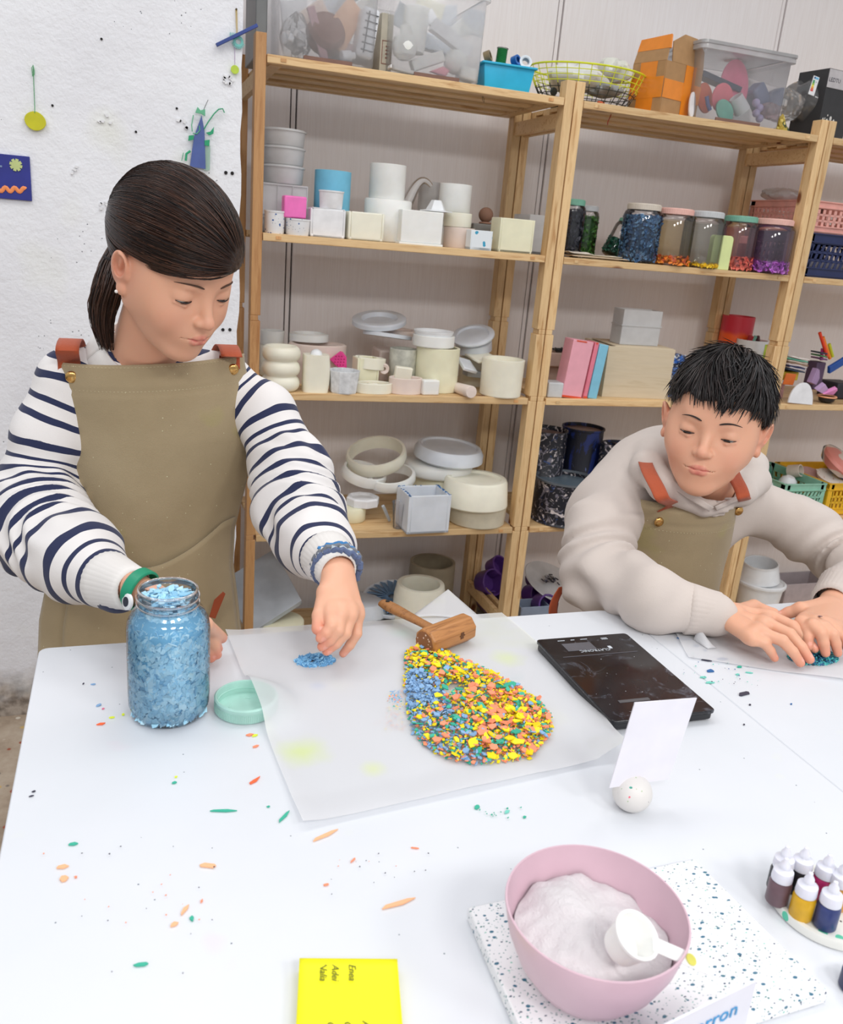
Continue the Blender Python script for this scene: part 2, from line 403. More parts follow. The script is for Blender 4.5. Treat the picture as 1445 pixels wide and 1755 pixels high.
# ================================================================ things on the shelves
def fit(ul, ur, vt, vb, Y, z0):
    """real width, height and X of a thing that stands at depth Y on a surface of height z0"""
    vm = (vt+vb)/2; a = at_y(ul, vm, Y); b = at_y(ur, vm, Y); t = at_y((ul+ur)/2, vt, Y)
    return (a[0]+b[0])/2, abs(b[0]-a[0]), t[2]-z0
M_CREAM = plain('cream_silicone', (244, 240, 222), .42, .04, 14, sss=.25)
M_CREAM2 = plain('yellowish_silicone', (240, 236, 206), .42, .05, 14, sss=.25)
M_WHITE = plain('milky_silicone', (242, 242, 238), .4, .04, 14, sss=.25)
M_GREYW = plain('bluish_white_silicone', (222, 227, 234), .4, .05, 14, sss=.25)
M_GREY = plain('grey_silicone', (186, 192, 198), .4, .08, 14, sss=.1)
M_PINKISH = plain('pale_pink_silicone', (236, 218, 208), .42, .05, 14, sss=.25)
M_PLW = plain('matt_white_plaster', (238, 238, 240), .7, .05, 30)
M_HOT = plain('hot_pink_silicone', (250, 120, 196), .45, .05)
M_HOT2 = plain('raspberry_silicone', (238, 70, 150), .45, .08)
M_SKYB = plain('light_blue_silicone', (120, 196, 226), .45, .04)
M_CYAN = plain('cyan_plastic', (38, 180, 222), .4, .04)
M_CLAY = plain('brown_clay', (150, 112, 92), .8, .12, 20)
M_PWHITE = plain('white_plastic', (236, 238, 240), .3, .03)
M_BLUSPK = speckled('white_with_blue_flecks', (235, 236, 238), [((44, 92, 160), 1, .17), ((110, 130, 150), 1.7, .12)], .5, 70)
M_BLUSPK2 = speckled('white_with_turquoise_smears', (232, 238, 242), [((60, 160, 196), .7, .22)], .5, 60)
def splashed(name, base, cols, scale=26, stretch=(1, 1, 1), dist=2.2):
    """dried paint dragged and dripped over a dark tin"""
    s = NT(name); v = s.coord(scale=stretch); c = lin(base)
    for i, (rgb, sc, lo) in enumerate(cols):
        mp = s.n('ShaderNodeMapping'); mp.inputs['Location'].default_value = (i*5.1, i*2.3, i*1.7); s.l(v, mp.inputs[0])
        f = s.noise(mp.outputs[0], scale*sc, 5, .62, dist); m = s.ramp(f, [(lo, (0, 0, 0)), (lo+.035, (1, 1, 1))])
        c = s.mix(m, c, lin(rgb))
    s.col(c); s.set(Roughness=.4); s.bump(s.noise(v, scale*2, 4, .6, dist), .35, .002); return s.m
M_BLKPAINT = splashed('black_tin_with_pale_splashes', (26, 28, 38), [((120, 116, 128), 1, .56), ((36, 70, 130), .7, .63), ((214, 204, 204), 1.2, .585)])
M_NAVYTIN = splashed('dark_blue_painted_tin', (22, 25, 40), [((32, 48, 110), .6, .52), ((96, 110, 160), 1.2, .66)], 22, (1.6, 1.6, .45), 1.2)
M_TRANSL = thin_glass('hazy_translucent_plastic', (1, 1, 1), .03, .25, .88, (1, 1, 1))
M_CLEAR = thin_glass('clear_plastic', (.99, .99, 1), .05, .03, .10, (.95, .95, 1))
M_CLEARBOX = thin_glass('storage_box_plastic', (.98, .985, 1), .02, .12, .34, (1, 1, 1))
M_LIDBOX = thin_glass('storage_box_rim_plastic', (.98, .985, 1), .04, .15, .5, (1, 1, 1))
M_GLASS = thin_glass('jar_glass', (.985, .99, 1), .08, .01)
M_BAG = thin_glass('plastic_bag_film', (1, 1, 1), .08, .12, .14, (1, 1, 1))

def cup(r, h, t=.004, top=1., bot=1., n=40, floor=.006, rim=0):
    """open cup profile with real wall thickness"""
    p = [(r*bot*.96, 0), (r*bot, .003), (r*(bot+(top-bot)*.97), h-.003)]
    if rim: p += [(r*top+rim, h-rim*2.5), (r*top+rim, h)]
    else: p += [(r*top, h-.001), (r*top-t*.2, h)]
    p += [(r*top-t*.8, h), (r*top-t, h-.001), (r*bot-t, floor), (.0005, floor)]
    return MB().lathe(p, n)
def tubm(name, label, cat, ul, ur, vt, vb, Y, z0, m, t=.008, top=1., bot=1., group=None, rot=0, rim=0, floor=.01, hk=0, n=40):
    X, w, h = fit(ul, ur, vt, vb, Y, z0); h += hk
    cup(w/2/max(top, bot), h, t, top, bot, n, floor, rim).build(name, m, None, (X, Y, z0), rot, label=label, cat=cat, group=group)
    return X, z0+h, w
def cylm(name, label, cat, ul, ur, vt, vb, Y, z0, m, rnd=.004, group=None, rot=0, hk=0):
    X, w, h = fit(ul, ur, vt, vb, Y, z0); r = w/2; h += hk
    MB().lathe([(r-rnd, 0), (r, rnd), (r, h-rnd), (r-rnd, h)], 40).build(name, m, None, (X, Y, z0), rot, label=label, cat=cat, group=group, smooth=50)
    return X, z0+h, w
def boxm(name, label, cat, ul, ur, vt, vb, Y, z0, m, dpt, wall=0, rz=0, group=None, bev=.004, hk=0, parent=None):
    X, w, h = fit(ul, ur, vt, vb, Y, z0); h += hk; b = MB()
    if wall:
        b.box((0, dpt/2, .004), (w, dpt, .008))
        for sx in (-1, 1): b.box((sx*(w-wall)/2, dpt/2, h/2), (wall, dpt, h))
        b.box((0, wall/2, h/2), (w-2*wall, wall, h)); b.box((0, dpt-wall/2, h/2), (w-2*wall, wall, h))
    else: b.box((0, dpt/2, h/2), (w, dpt, h))
    b.build(name, m, parent, (X, Y, z0), rz, bevel=bev, label=label, cat=cat, group=group, seg=3)
    return X, z0+h, w
Z1, Z2, Z3, Z4, Z5 = ZS
G2 = 'moulds and containers on the second shelf'; G3 = 'moulds on the third shelf'; G4 = 'moulds on the fourth shelf'; G5 = 'moulds on the bottom shelf'

# ---- second shelf, left unit -----------------------------------
# tower of translucent tubs
x, z, wd = 0, Z2, 0
X, w, _ = fit(447, 522, 280, 300, .14, Z2); zz = Z2
for k, (vt, nm, lb) in enumerate(((372, 'plastic_tub', 'translucent square compartment tub at the foot of the tub tower'), (316, 'plastic_tub', 'translucent ribbed compartment tub, second from below in the tower'), (284, 'plastic_tub', 'frosted round tub with a thin rim in the middle of the tower'), (252, 'plastic_tub', 'frosted round tub directly below the topmost tub of the tower'), (222, 'plastic_tub', 'frosted round tub on top of the tub tower under the top board'))):
    h = at_y(485, vt, .14)[2]-zz
    t = thing(nm, lb, 'tub', (X, .14, zz), group='tower of translucent tubs at the left end of the second shelf')
    if k < 2:
        b = MB(); b.box((0, 0, .002), (w, .10, .004))
        for sx in (-1, 1): b.box((sx*(w/2-.001), 0, h/2), (.002, .10, h-.002))
        for sy in (-1, 1): b.box((0, sy*.049, h/2), (w, .002, h-.002))
        b.build('body', M_TRANSL, t, bevel=.0006)
        b = MB()
        for sx in (-.5, -.17, .17, .5): b.box((sx*w, -.0515, h/2), (.003, .003, h-.003))
        b.box((0, -.0515, h-.003), (w, .004, .004)); b.build('rib', M_TRANSL, t)
    else:
        cup(w/2*.97, h-.0005, .0016, 1, .94, 40, .002).build('body', M_TRANSL, t)
        b = MB(); b.lathe([(w/2*.97, h-.006), (w/2*1.02, h-.006), (w/2*1.02, h-.003), (w/2*.97, h-.003)], 40, cap=False).build('rim', M_TRANSL, t)
    zz += h
def speckcup(ul, ur, vt, vb, Y, z0, label, m, n=10, top=1, bot=.93, rim=.0015):
    return tubm('plaster_cup', label, 'cup', ul, ur, vt, vb, Y, z0, m, .003, top, bot, G2, rim=rim, n=28)
speckcup(453, 488, 361, 401, .035, Z2, 'white cup with dark blue paint marks next to the left post, second shelf', M_BLUSPK)
X, z, w = speckcup(489, 531, 375, 403, .035, Z2, 'low white cup with small blue flecks under the pink block', M_BLUSPK)
boxm('silicone_block', 'bright pink square mould block balanced on a speckled cup', 'mould', 487, 526, 336, 375, .018, z+.001, M_HOT, .036, 0, .05, G2)
tubm('silicone_mould', 'light blue tall cylinder mould behind the white cups', 'mould', 539, 600, 293, 362, .125, Z2, M_SKYB, .006, group=G2)
X, z, w = boxm('plaster_mould', 'square white mould crusted with plaster, a small cup on its top', 'mould', 532, 592, 357, 411, .02, Z2, M_PLW, .07, .006, -.03, G2, hk=-.002)
MB().box((0, 0, .001), (.09, .07, .002)).build('crust_plate', M_PLW, None, (X+.001, .056, z), label='thin crust plate lying on the square white mould, second shelf', cat='plate', group=G2)
speckcup(547, 588, 327, 360, .05, z+.0025, 'small white cup standing on the square crusted mould', M_PLW)
X, z, w = boxm('silicone_mould', 'low creamy square mould with chipped surface beside the crusted white one', 'mould', 597, 659, 364, 417, .02, Z2, M_CREAM, .085, .007, .03, G2)
X, z, w = cylm('silicone_mould', 'wide milky cylinder mould carrying a narrower one, second shelf', 'mould', 624, 702, 342, 418, .125, Z2, M_WHITE, group=G2)
tubm('silicone_mould', 'tall milky cylinder mould on top of the wider one, highest of the second shelf', 'mould', 634, 694, 282, 340, .125, z+.0006, M_WHITE, .006, group=G2)
# curved translucent spout behind
b = MB(); p0 = at_y(700, 345, .24); pts = []; rr = []
for k in range(14):
    a = k/13; u = 697+42*a; v = 350-48*sin(a*2.1)+10*a; p = at_y(u, v, .24); pts.append((p[0]-p0[0], 0, p[2]-p0[2])); rr.append(.019-.012*a)
base = Z2-p0[2]; pts = [(pts[0][0]-.006, 0, base+.002), (pts[0][0]-.002, 0, base*.5)]+pts; rr = [.021, .020]+rr
b.tube(pts, rr, 14); b.build('curved_mould', M_TRANSL, None, tuple(p0), label='translucent curved spout-shaped mould behind the tall milky cylinders', cat='mould', group=G2)
cup(.034, at_y(780, 313, .2)[2]-Z2-.0, .003, 1, .95, 36).build('plastic_dome', M_TRANSL, None, (at_y(735, 340, .31)[0], .31, Z2), label='hazy plastic cup standing against the wall behind the curved mould', cat='cup', group=G2)
# square box with base plate
t = thing('mould_box', 'smooth white square mould box with a wider foot plate, second shelf', 'mould', (fit(686, 760, 360, 425, .015, Z2)[0], .015, Z2), -.04, G2)
X, w, h = fit(686, 756, 361, 424, .015, Z2)
MB().box((0, .035, .003), (w+.008, .078, .006)).build('foot_plate', M_WHITE, t, bevel=.001)
b = MB(); b.box((0, .035, h/2+.003), (w, .07, h-.006)); b.build('body', M_WHITE, t, bevel=.002)
ztop = Z2+h
t = thing('pyramid_mould', 'white faceted pyramid mould lying upside down over two neighbours', 'mould', (at_y(747, 368, .06)[0], .06, ztop+.002), .15, G2)
MB().lathe([(.036, 0), (.036, .004), (.030, .005), (.016, .030), (.014, .031)], 5, cap=True).build('body', M_PWHITE, t, smooth=20)
MB().box((0, 0, .0015), (.074, .062, .003)).build('flange', M_PWHITE, t, bevel=.001)
cylm('silicone_mould', 'milky half-hidden cylinder mould right behind the square white box', 'mould', 740, 768, 372, 424, .125, Z2, M_WHITE, group=G2)
X, z, w = tubm('silicone_mould', 'pale pinkish round mould at the bottom of the three-piece stack', 'mould', 761, 811, 390, 427, .09, Z2, M_PINKISH, .005, group=G2)
X, z, w = tubm('silicone_mould', 'cream middle mould of the stack beside the white box', 'mould', 762, 807, 365, 388, .09, z+.001, M_CREAM, .005, group=G2)
tubm('silicone_mould', 'milky topmost mould of the three-piece stack, near the clay ball', 'mould', 754, 806, 316, 360, .13, z+.001, M_WHITE, .004, group=G2)
X, z, w = boxm('grey_box', 'low grey box under the brown clay ball', 'box', 810, 856, 384, 425, .17, Z2, plain('grey_card', (128, 126, 122), .7), .09, 0, 0, G2)
t = thing('clay_ball', 'brown clay ball on a small foot ring, second shelf', 'clay ball', (at_y(834, 368, .2)[0], .205, z), 0, G2)
MB().lathe([(.017, 0), (.020, .002), (.018, .006), (.012, .007)], 28).build('foot_ring', M_CLAY, t)
MB().sphere((0, 0, .027), .0225, 28, 18).build('ball', M_CLAY, t)
b = MB(); b.lathe([(.017, 0), (.021, .002), (.021, .022), (.017, .024), (.011, .022), (.010, .002)], 30)
X = at_y(809, 410, .05)[0]
b.build('ring_mould', M_CREAM, None, (X, .06, Z2+.0205), (pi/2, 0, .2), label='small cream ring mould standing on edge behind the blue-smeared cup', cat='mould', group=G2)
boxm('plaster_cup', 'small square white cup smeared with turquoise paint at the shelf front', 'cup', 806, 844, 395, 431, .005, Z2, M_BLUSPK2, .034, .003, .06, G2, .001)
boxm('mould_box', 'yellowish square mould box at the right end of the second shelf', 'mould', 856, 915, 375, 435, .012, Z2, M_CREAM2, .072, .005, 0, G2, .002)
boxm('plastic_bin', 'hazy grey plastic bin half hidden by the right post, second shelf', 'bin', 905, 934, 368, 437, .16, Z2, M_TRANSL, .12, .002, 0, G2, .001)

# ---- third shelf, left unit ------------------------------------
X, z, w = cylm('silicone_mould', 'hazy cream cylinder mould behind the ribbed vase mould', 'mould', 446, 488, 590, 640, .28, Z3, M_CREAM, group=G3)
tubm('silicone_mould', 'small milky cup mould stacked at the back by the left post', 'mould', 447, 487, 566, 590, .28, z, M_WHITE, .005, group=G3)
X, w, h = fit(448, 514, 592, 672, .05, Z3); r = w/2
pr = []
for k in range(3):
    z0 = h*(k/3)
    for q in range(9): a = pi*q/8; pr.append((r*(.80+.20*sin(a)**.6), z0+h/3*(q/8)*.98+.001))
pr += [(r*.70, h-.001), (r*.62, h-.012), (.001, h-.02)]
MB().lathe(pr, 44).build('bulged_vase_mould', M_CREAM, None, (X, .05, Z3), label='cream mould of three stacked bulging rings at the left of the third shelf', cat='mould', group=G3, smooth=60)
X, w, h = fit(519, 562, 607, 672, .04, Z3)
t = thing('two_tone_mould', 'cream block mould with a bulged side and a white half ball on it', 'mould', (X, .04, Z3), 0, G3)
b = MB()
def blob(u, v):
    a = 2*pi*u; z = v*h; e = 1+.12*sin(v*pi)*(cos(a) > 0)
    return (w/2*e*math.copysign(abs(cos(a))**.5, cos(a)), .028*math.copysign(abs(sin(a))**.5, sin(a)), z)
b.grid(blob, 32, 8); b.add([blob(i/32, 1) for i in range(32)], [tuple(range(32))]); b.build('body', M_CREAM, t, smooth=50)
MB().sphere((0, 0, 0), (.017, .017, .015), 20, 8, 0, 1).build('half_ball', M_PWHITE, t, (0, -.002, h))
# big oval moulds behind
X, w, h = fit(494, 592, 590, 650, .20, Z3)
b = MB(); b.lathe([(.5, 0), (.5, h), (.46, h+.003), (.36, h-.004), (.34, .02), (.001, .02)], 44, sx=w, sy=.12)
b.build('oval_mould', M_PINKISH, None, (X, .20, Z3), label='large oval cream mould lying behind the half-ball block', cat='mould', group=G3)
b = MB(); b.lathe([(.5, 0), (.5, .02), (.40, .024), (.36, .012), (.001, .012)], 36, sx=.12, sy=.10)
b.build('oval_mould', M_WHITE, None, (X-.02, .24, Z3+h+.005), label='flat milky oval mould lying on the large oval one', cat='mould', group=G3)
# raspberry waffle piece
t = thing('waffle_mould', 'raspberry pink waffle-dimpled mould standing on its corner', 'mould', (at_y(586, 590, .13)[0]-.004, .13, Z3+.068), 0, G3)
b = MB(); b.M = Matrix.Rotation(-.25, 4, 'Z') @ Matrix.Rotation(pi/2, 4, 'X')
b.prism([(-.03, .012), (-.012, -.004), (.012, -.02), (.022, -.012), (.020, .022), (.008, .036), (.0, .038)], 0, .016); b.build('body', M_HOT2, t, bevel=.002)
b = MB(); b.M = Matrix.Rotation(-.25, 4, 'Z')
for i in range(4):
    for j in range(4):
        p = (-.014+i*.0085+.001*j, -.0165, -.002+j*.0085+i*.0005)
        if abs(p[0])+abs(p[2]-.012) < .026: b.sphere(p, (.0024, .0012, .0024), 8, 4)
b.build('dimple', plain('dark_raspberry', (196, 40, 110), .5), t)
X, w, h = fit(568, 612, 606, 640, .13, Z3)
MB().box((0, 0, 0), (w, .05, .036)).build('silicone_mould', M_WHITE, None, (X, .15, Z3+.030), (0, .12, .1), bevel=.010, seg=4, label='rounded milky block mould leaning behind the faceted cup', cat='mould', group=G3)
# faceted paper cup
X, w, h = fit(562, 616, 634, 677, .035, Z3)
cup(w/2, h, .002, 1, .86, 9, .003).build('faceted_cup', plain('white_pleated_plaster', (226, 228, 230), .8, .1, 60), None, (X, .035, Z3), label='white faceted cup with a torn rim at the front of the third shelf', cat='cup', group=G3, smooth=10)
X, z, w = boxm('silicone_mould', 'cream square mould with residue under the open curl mould', 'mould', 612, 651, 614, 655, .09, Z3, M_CREAM2, .05, .006, .1, G3)
# curl mould : C shaped band
def band(name, label, cx, cy, cz, rx, ry, h, t, a0, a1, m, tilt=(0, 0, 0), group=G3, n=40):
    b = MB(); vs = []; fs = []
    for k in range(n+1):
        a = a0+(a1-a0)*k/n; c, s_ = cos(a), sin(a)
        for (r, z) in ((0, 0), (0, h), (-t, h), (-t, 0)): vs.append(((rx+r)*c, (ry+r)*s_, z))
    full = abs(a1-a0) > 6.28
    for k in range(n):
        for q in range(4): r = (q+1) % 4; fs.append((k*4+q, (k+1)*4+q, (k+1)*4+r, k*4+r))
    if not full: fs += [(0, 1, 2, 3), (n*4+3, n*4+2, n*4+1, n*4)]
    b.add(vs, fs); return b.build(name, m, None, (cx, cy, cz), tilt, bevel=.0015, label=label, cat='mould', group=group, smooth=40)
X, w, h = fit(610, 665, 588, 616, .10, Z3)
band('curl_mould', 'cream open curl mould resting on the square mould, third shelf', X, .12, Z3+.058, w/2, .035, .034, .009, radians(200), radians(520), M_CREAM, (0, .08, .2))
X, w, h = fit(610, 672, 650, 681, .035, Z3)
band('oval_band_mould', 'low cream oval band mould at the front edge, third shelf', X, .04, Z3, w/2, .035, .030, .008, 0, 2*pi, M_CREAM)
MB().box((0, 0, .014), (.028, .02, .028)).build('silicone_mould', M_CREAM, None, (X-.004, .04, Z3), bevel=.003, label='tiny cream block inside the low oval band mould', cat='mould', group=G3)
X = at_y(659, 633, .1)[0]; z = at_y(659, 633, .1)[2]
b = MB(); b.lathe([(.006, 0), (.006, .012), (.014, .014), (.017, .010), (.017, .002), (.014, 0)], 28)
b.build('ring_mould', M_PINKISH, None, (X, .115, z), (pi/2, 0, 0), label='small pale disc with a round hole seen between the moulds', cat='mould', group=G3)
X, z, w = tubm('silicone_mould', 'squat mould with a torn grey rim behind the upright cream slab', 'mould', 667, 713, 597, 660, .14, Z3, plain('dirty_silicone', (206, 206, 194), .6, .14, 40), .008, group=G3)
X, w, h = fit(676, 705, 611, 652, .07, Z3)
MB().box((0, 0, .022), (w, .018, .045)).build('silicone_mould', M_CREAM, None, (X, .075, Z3+.0295), (.1, .1, 0), bevel=.003, label='upright cream slab standing in the pinkish tub', cat='mould', group=G3)
X, w, h = fit(667, 723, 647, 680, .04, Z3)
band('oval_band_mould', 'pinkish cream round tub mould at the front, beside the small cube', X, .045, Z3, w/2, .036, h, .006, 0, 2*pi, M_PINKISH)
MB().box((0, 0, .004), (.06, .05, .008)).build('oval_slab', M_PINKISH, None, (X, .045, Z3), bevel=.003, label='flat base inside the pinkish tub mould', cat='mould', group=G3)
boxm('silicone_mould', 'small milky cube mould in front of the tallest cylinder, third shelf', 'mould', 725, 754, 652, 680, .015, Z3, M_WHITE, .028, 0, .1, G3, .004)
X, z, w = tubm('silicone_mould', 'tall thick cream cylinder mould in the middle of the third shelf', 'mould', 713, 783, 594, 676, .105, Z3, M_CREAM2, .009, group=G3)
X, z, w = tubm('silicone_mould', 'wide white ring mould on top of the tall cream cylinder', 'mould', 709, 777, 575, 592, .105, z+.001, M_WHITE, .010, group=G3, hk=.002)
b = MB(); b.lathe([(w*.44, 0), (w*.48, .010), (w*.48, .013), (w*.45, .013), (w*.41, .003), (.001, .003)], 40)
b.build('shallow_dish', M_PWHITE, None, (X-.002, .105, z), label='shallow white dish lying upturned on the ring mould', cat='dish', group=G3)
# tilted grey rings at the back
for (ul, ur, vc, Y, tx, ty, m, lb, th) in ((604, 696, 553, .22, .25, -.12, M_GREYW, 'pale blue-grey teardrop ring mould tilted on top of the back pile', .016), (622, 706, 578, .20, -.1, .10, M_GREYW, 'grey-white oval ring mould under the teardrop ring', .012), (655, 715, 572, .26, .05, .04, M_PINKISH, 'pinkish flat ring mould at the back of the pile', .014)):
    w = abs(at_y(ur, vc, Y)[0]-at_y(ul, vc, Y)[0]); p = at_y((ul+ur)/2, vc, Y)
    b = MB(); b.lathe([(.5, 0), (.5, th*.8), (.47, th), (.34, th), (.31, th*.6), (.29, .004), (.001, .003)], 44, sx=w, sy=w*.8)
    b.build('ring_mould', m, None, tuple(p), (tx, ty, .1), label=lb, cat='mould', group=G3)
X = at_y(690, 600, .24)[0]
MB().box((0, 0, .05), (.12, .10, .10)).build('silicone_mould', M_PINKISH, None, (X-.02, .27, Z3), bevel=.006, label='big square cream mould carrying the back pile of rings', cat='mould', group=G3)
for (ul, ur, vc, Y, tx, ty, m, lb, th) in ((777, 846, 575, .20, .3, -.33, M_GREYW, 'grey-white disc mould leaning up to the right, third shelf', .012), (784, 842, 592, .22, .2, -.2, M_GREYW, 'thick grey-white round mould below the leaning disc', .034)):
    w = abs(at_y(ur, vc, Y)[0]-at_y(ul, vc, Y)[0]); p = at_y((ul+ur)/2, vc, Y)
    MB().lathe([(w*.44, 0), (w*.5, .004), (w*.5, th-.003), (w*.46, th), (w*.38, th), (w*.36, th-.006), (.001, th-.006)], 40).build('disc_mould', m, None, (p[0], p[1], p[2]-th/2), (tx, ty, 0), label=lb, cat='mould', group=G3)
X = at_y(812, 600, .22)[0]
tubm('silicone_mould', 'cream cylinder mould propping up the leaning discs', 'mould', 788, 836, 612, 660, .22, Z3, M_CREAM, .008, group=G3)
for (u, v, Y, wx, dy, th, rx, ry, rz, m, lb) in ((826, 612, .14, .075, .10, .009, .1, -.12, .1, M_CREAM, 'flat cream tray mould lying behind the right cylinder'), (800, 626, .11, .055, .06, .012, .5, .25, .3, M_GREYW, 'grey fan-shaped slab mould leaning above the rolled tube'), (812, 640, .15, .06, .05, .02, 0, .1, 0, M_GREY, 'dark grey wedge under the flat tray mould')):
    p = at_y(u, v, Y); MB().box((0, 0, 0), (wx, dy, th)).build('slab_mould', m, None, tuple(p), (rx, ry, rz), bevel=.003, label=lb, cat='mould', group=G3)
# rolled tube overhanging
p = at_y(801, 664, .01)
b = MB(); b.lathe([(.0175, 0), (.0185, .002), (.0165, .10), (.0145, .10), (.0155, .004)], 30); 
b.build('rolled_tube_mould', M_PINKISH, None, (p[0]+.002, -.022, Z3+.0195), (radians(-93), 0, .12), label='pale hollow tube mould lying with its open end over the shelf edge', cat='mould', group=G3)
X, w, h = fit(826, 893, 614, 683, .048, Z3)
cup(w/2, h, .009, 1, .97, 44, h-.02).build('silicone_mould', M_CREAM, None, (X, .048, Z3), label='large cream cylinder mould by the right post of the third shelf', cat='mould', group=G3)
b = MB(); b.lathe([(.010, 0), (.016, .003), (.012, .006)], 20).build('wavy_insert', M_WHITE, None, (X, .048, Z3+h-.02), label='small wavy insert inside the large cream cylinder mould', cat='mould', group=G3)

# ---- fourth shelf, left unit -----------------------------------
def ringtilt(ul, ur, vc, Y, h, t, m, rot, lb, ry=.85, name='ring_mould', group=G4, z=None, lean=1.):
    w = abs(at_y(ur, vc, Y)[0]-at_y(ul, vc, Y)[0]); p = at_y((ul+ur)/2, vc, Y)
    b = MB(); r = .5*w
    b.lathe([(r*.94, 0), (r, h*.3), (r*lean, h*.7), (r*.96, h), (r*.96-t, h), (r-t*1.2, h*.5), (r*.94-t, 0)], 48, sy=ry, cap=False)
    n = 48; k = 7; b.f += [((k-1)*n+i, (k-1)*n+(i+1) % n, (i+1) % n, i) for i in range(n)]
    return b.build(name, m, None, (p[0], p[1], (p[2] if z is None else z)-h/2), rot, label=lb, cat='mould', group=group, smooth=60)
ringtilt(596, 697, 780, .20, .045, .008, M_CREAM, (.35, -.22, 0), 'cream ring band mould tilted highest on the fourth shelf pile')
ringtilt(583, 660, 812, .17, .034, .008, M_WHITE, (.25, .2, 0), 'left loop of the milky band mould below the tilted ring')
ringtilt(632, 712, 818, .15, .034, .008, M_WHITE, (.25, -.16, 0), 'right loop of the milky band mould below the tilted ring')
X, w, h = fit(690, 805, 790, 825, .24, Z4)
X, z, w = cylm('disc_mould', 'wide cream disc mould at the bottom of the back stack, fourth shelf', 'mould', 706, 806, 810, 860, .22, Z4, M_CREAM2, .006, group=G4, hk=0)
X, z, w = cylm('disc_mould', 'broad cream disc mould in the middle of the back stack, fourth shelf', 'mould', 692, 806, 788, 800, .22, z+.001, M_WHITE, .008, group=G4)
w = abs(at_y(822, 780, .2)[0]-at_y(710, 780, .2)[0]); X = at_y(766, 780, .2)[0]; r = w/2
MB().lathe([(r*.8, 0), (r, .012), (r*.99, .035), (r*.9, .052), (r*.82, .052), (r*.78, .046), (.001, .046)], 48).build('disc_mould', M_GREYW, None, (X, .19, z+.006), (.06, .04, 0), label='rounded bluish-white disc mould on top of the back stack, fourth shelf', cat='mould', group=G4)
X, w, h = fit(770, 862, 862, 908, .075, Z4); r = w/2
MB().lathe([(r*.92, 0), (r*.97, .004), (r, h)], 48).build('round_mould', plain('olive_cream_silicone', (214, 206, 184), .45, .05, sss=.2), None, (X, .075, Z4), label='lower beige round mould at the right front of the fourth shelf', cat='mould', group=G4)
z = Z4+h; X, w, h = fit(760, 867, 818, 866, .075, z); r = w/2
MB().lathe([(r*.97, 0), (r, .004), (r*.93, h-.008), (r*.88, h), (r*.74, h), (r*.71, h-.008), (.001, h-.006)], 48).build('round_mould', M_CREAM, None, (X, .075, z+.0006), label='big cream round mould with a sunken top, at the right front of the fourth shelf', cat='mould', group=G4)
# rectangular mould with blue speckled rim
X, w, h = fit(699, 772, 850, 913, -.03, Z4)
t = thing('rectangular_mould', 'white rectangular box mould with blue paint crumbs on its rim, fourth shelf', 'mould', (X, -.03, Z4), .04, G4)
b = MB(); dp = .115; wl_ = .010; b.box((0, dp/2, .004), (w, dp, .008))
for sx in (-1, 1): b.box((sx*(w-wl_)/2, dp/2, h/2), (wl_, dp, h))
b.box((0, wl_/2, h/2), (w-2*wl_, wl_, h)); b.box((0, dp-wl_/2, h/2), (w-2*wl_, wl_, h)); b.build('body', M_GREYW, t, bevel=.0015)
rnd = random.Random(5); b = MB()
for i in range(60):
    sx = rnd.choice((-1, 1)); y = rnd.uniform(.0, dp); x_ = sx*(w/2-wl_*rnd.uniform(.15, .85))
    if rnd.random() < .25: x_, y = rnd.uniform(-w/2, w/2), dp-wl_*rnd.random()
    q = rnd.uniform(.001, .0026); b.box((x_, y, h+.0006), (q*2, q*rnd.uniform(1, 3), .0012), rnd.uniform(0, 3))
b.build('paint_crumbs', plain('blue_paint_crumb', (44, 110, 170), .6), t, smooth=0); 
# clear little cup
X, w, h = fit(672, 696, 860, 898, .03, Z4)
cup(w/2, h, .001, 1, .7, 28, .001, rim=.001).build('plastic_cup', M_CLEAR, None, (X, .03, Z4), label='small clear tapered cup beside the blue-rimmed box mould', cat='cup', group=G4)
MB().box((0, 0, 0), (.010, .008, .07)).build('slab_mould', M_GREY, None, (X-.028, .075, Z4+.034), (.2, -.55, .2), bevel=.002, label='narrow grey bar leaning next to the small clear cup', cat='mould', group=G4)
X, z, w = cylm('round_mould', 'low cream round mould partly behind the striped sleeve, fourth shelf', 'mould', 578, 626, 866, 886, .12, Z4, M_CREAM2, group=G4)
X, w, h = fit(594, 650, 842, 864, .13, z)
MB().lathe([(w/2, 0), (w/2, .022), (w*.44, .026), (w*.36, .018), (.001, .018)], 8).build('octagonal_mould', M_PLW, None, (X, .13, z+.001), label='white octagonal plaster dish on the low cream mould', cat='mould', group=G4, smooth=15)
MB().box((0, 0, 0), (.012, .06, .075)).build('slab_mould', M_CREAM, None, (at_y(588, 840, .15)[0], .17, Z4+.045), (0, -.5, .3), bevel=.003, label='cream slab leaning between sleeve and octagonal dish', cat='mould', group=G4)

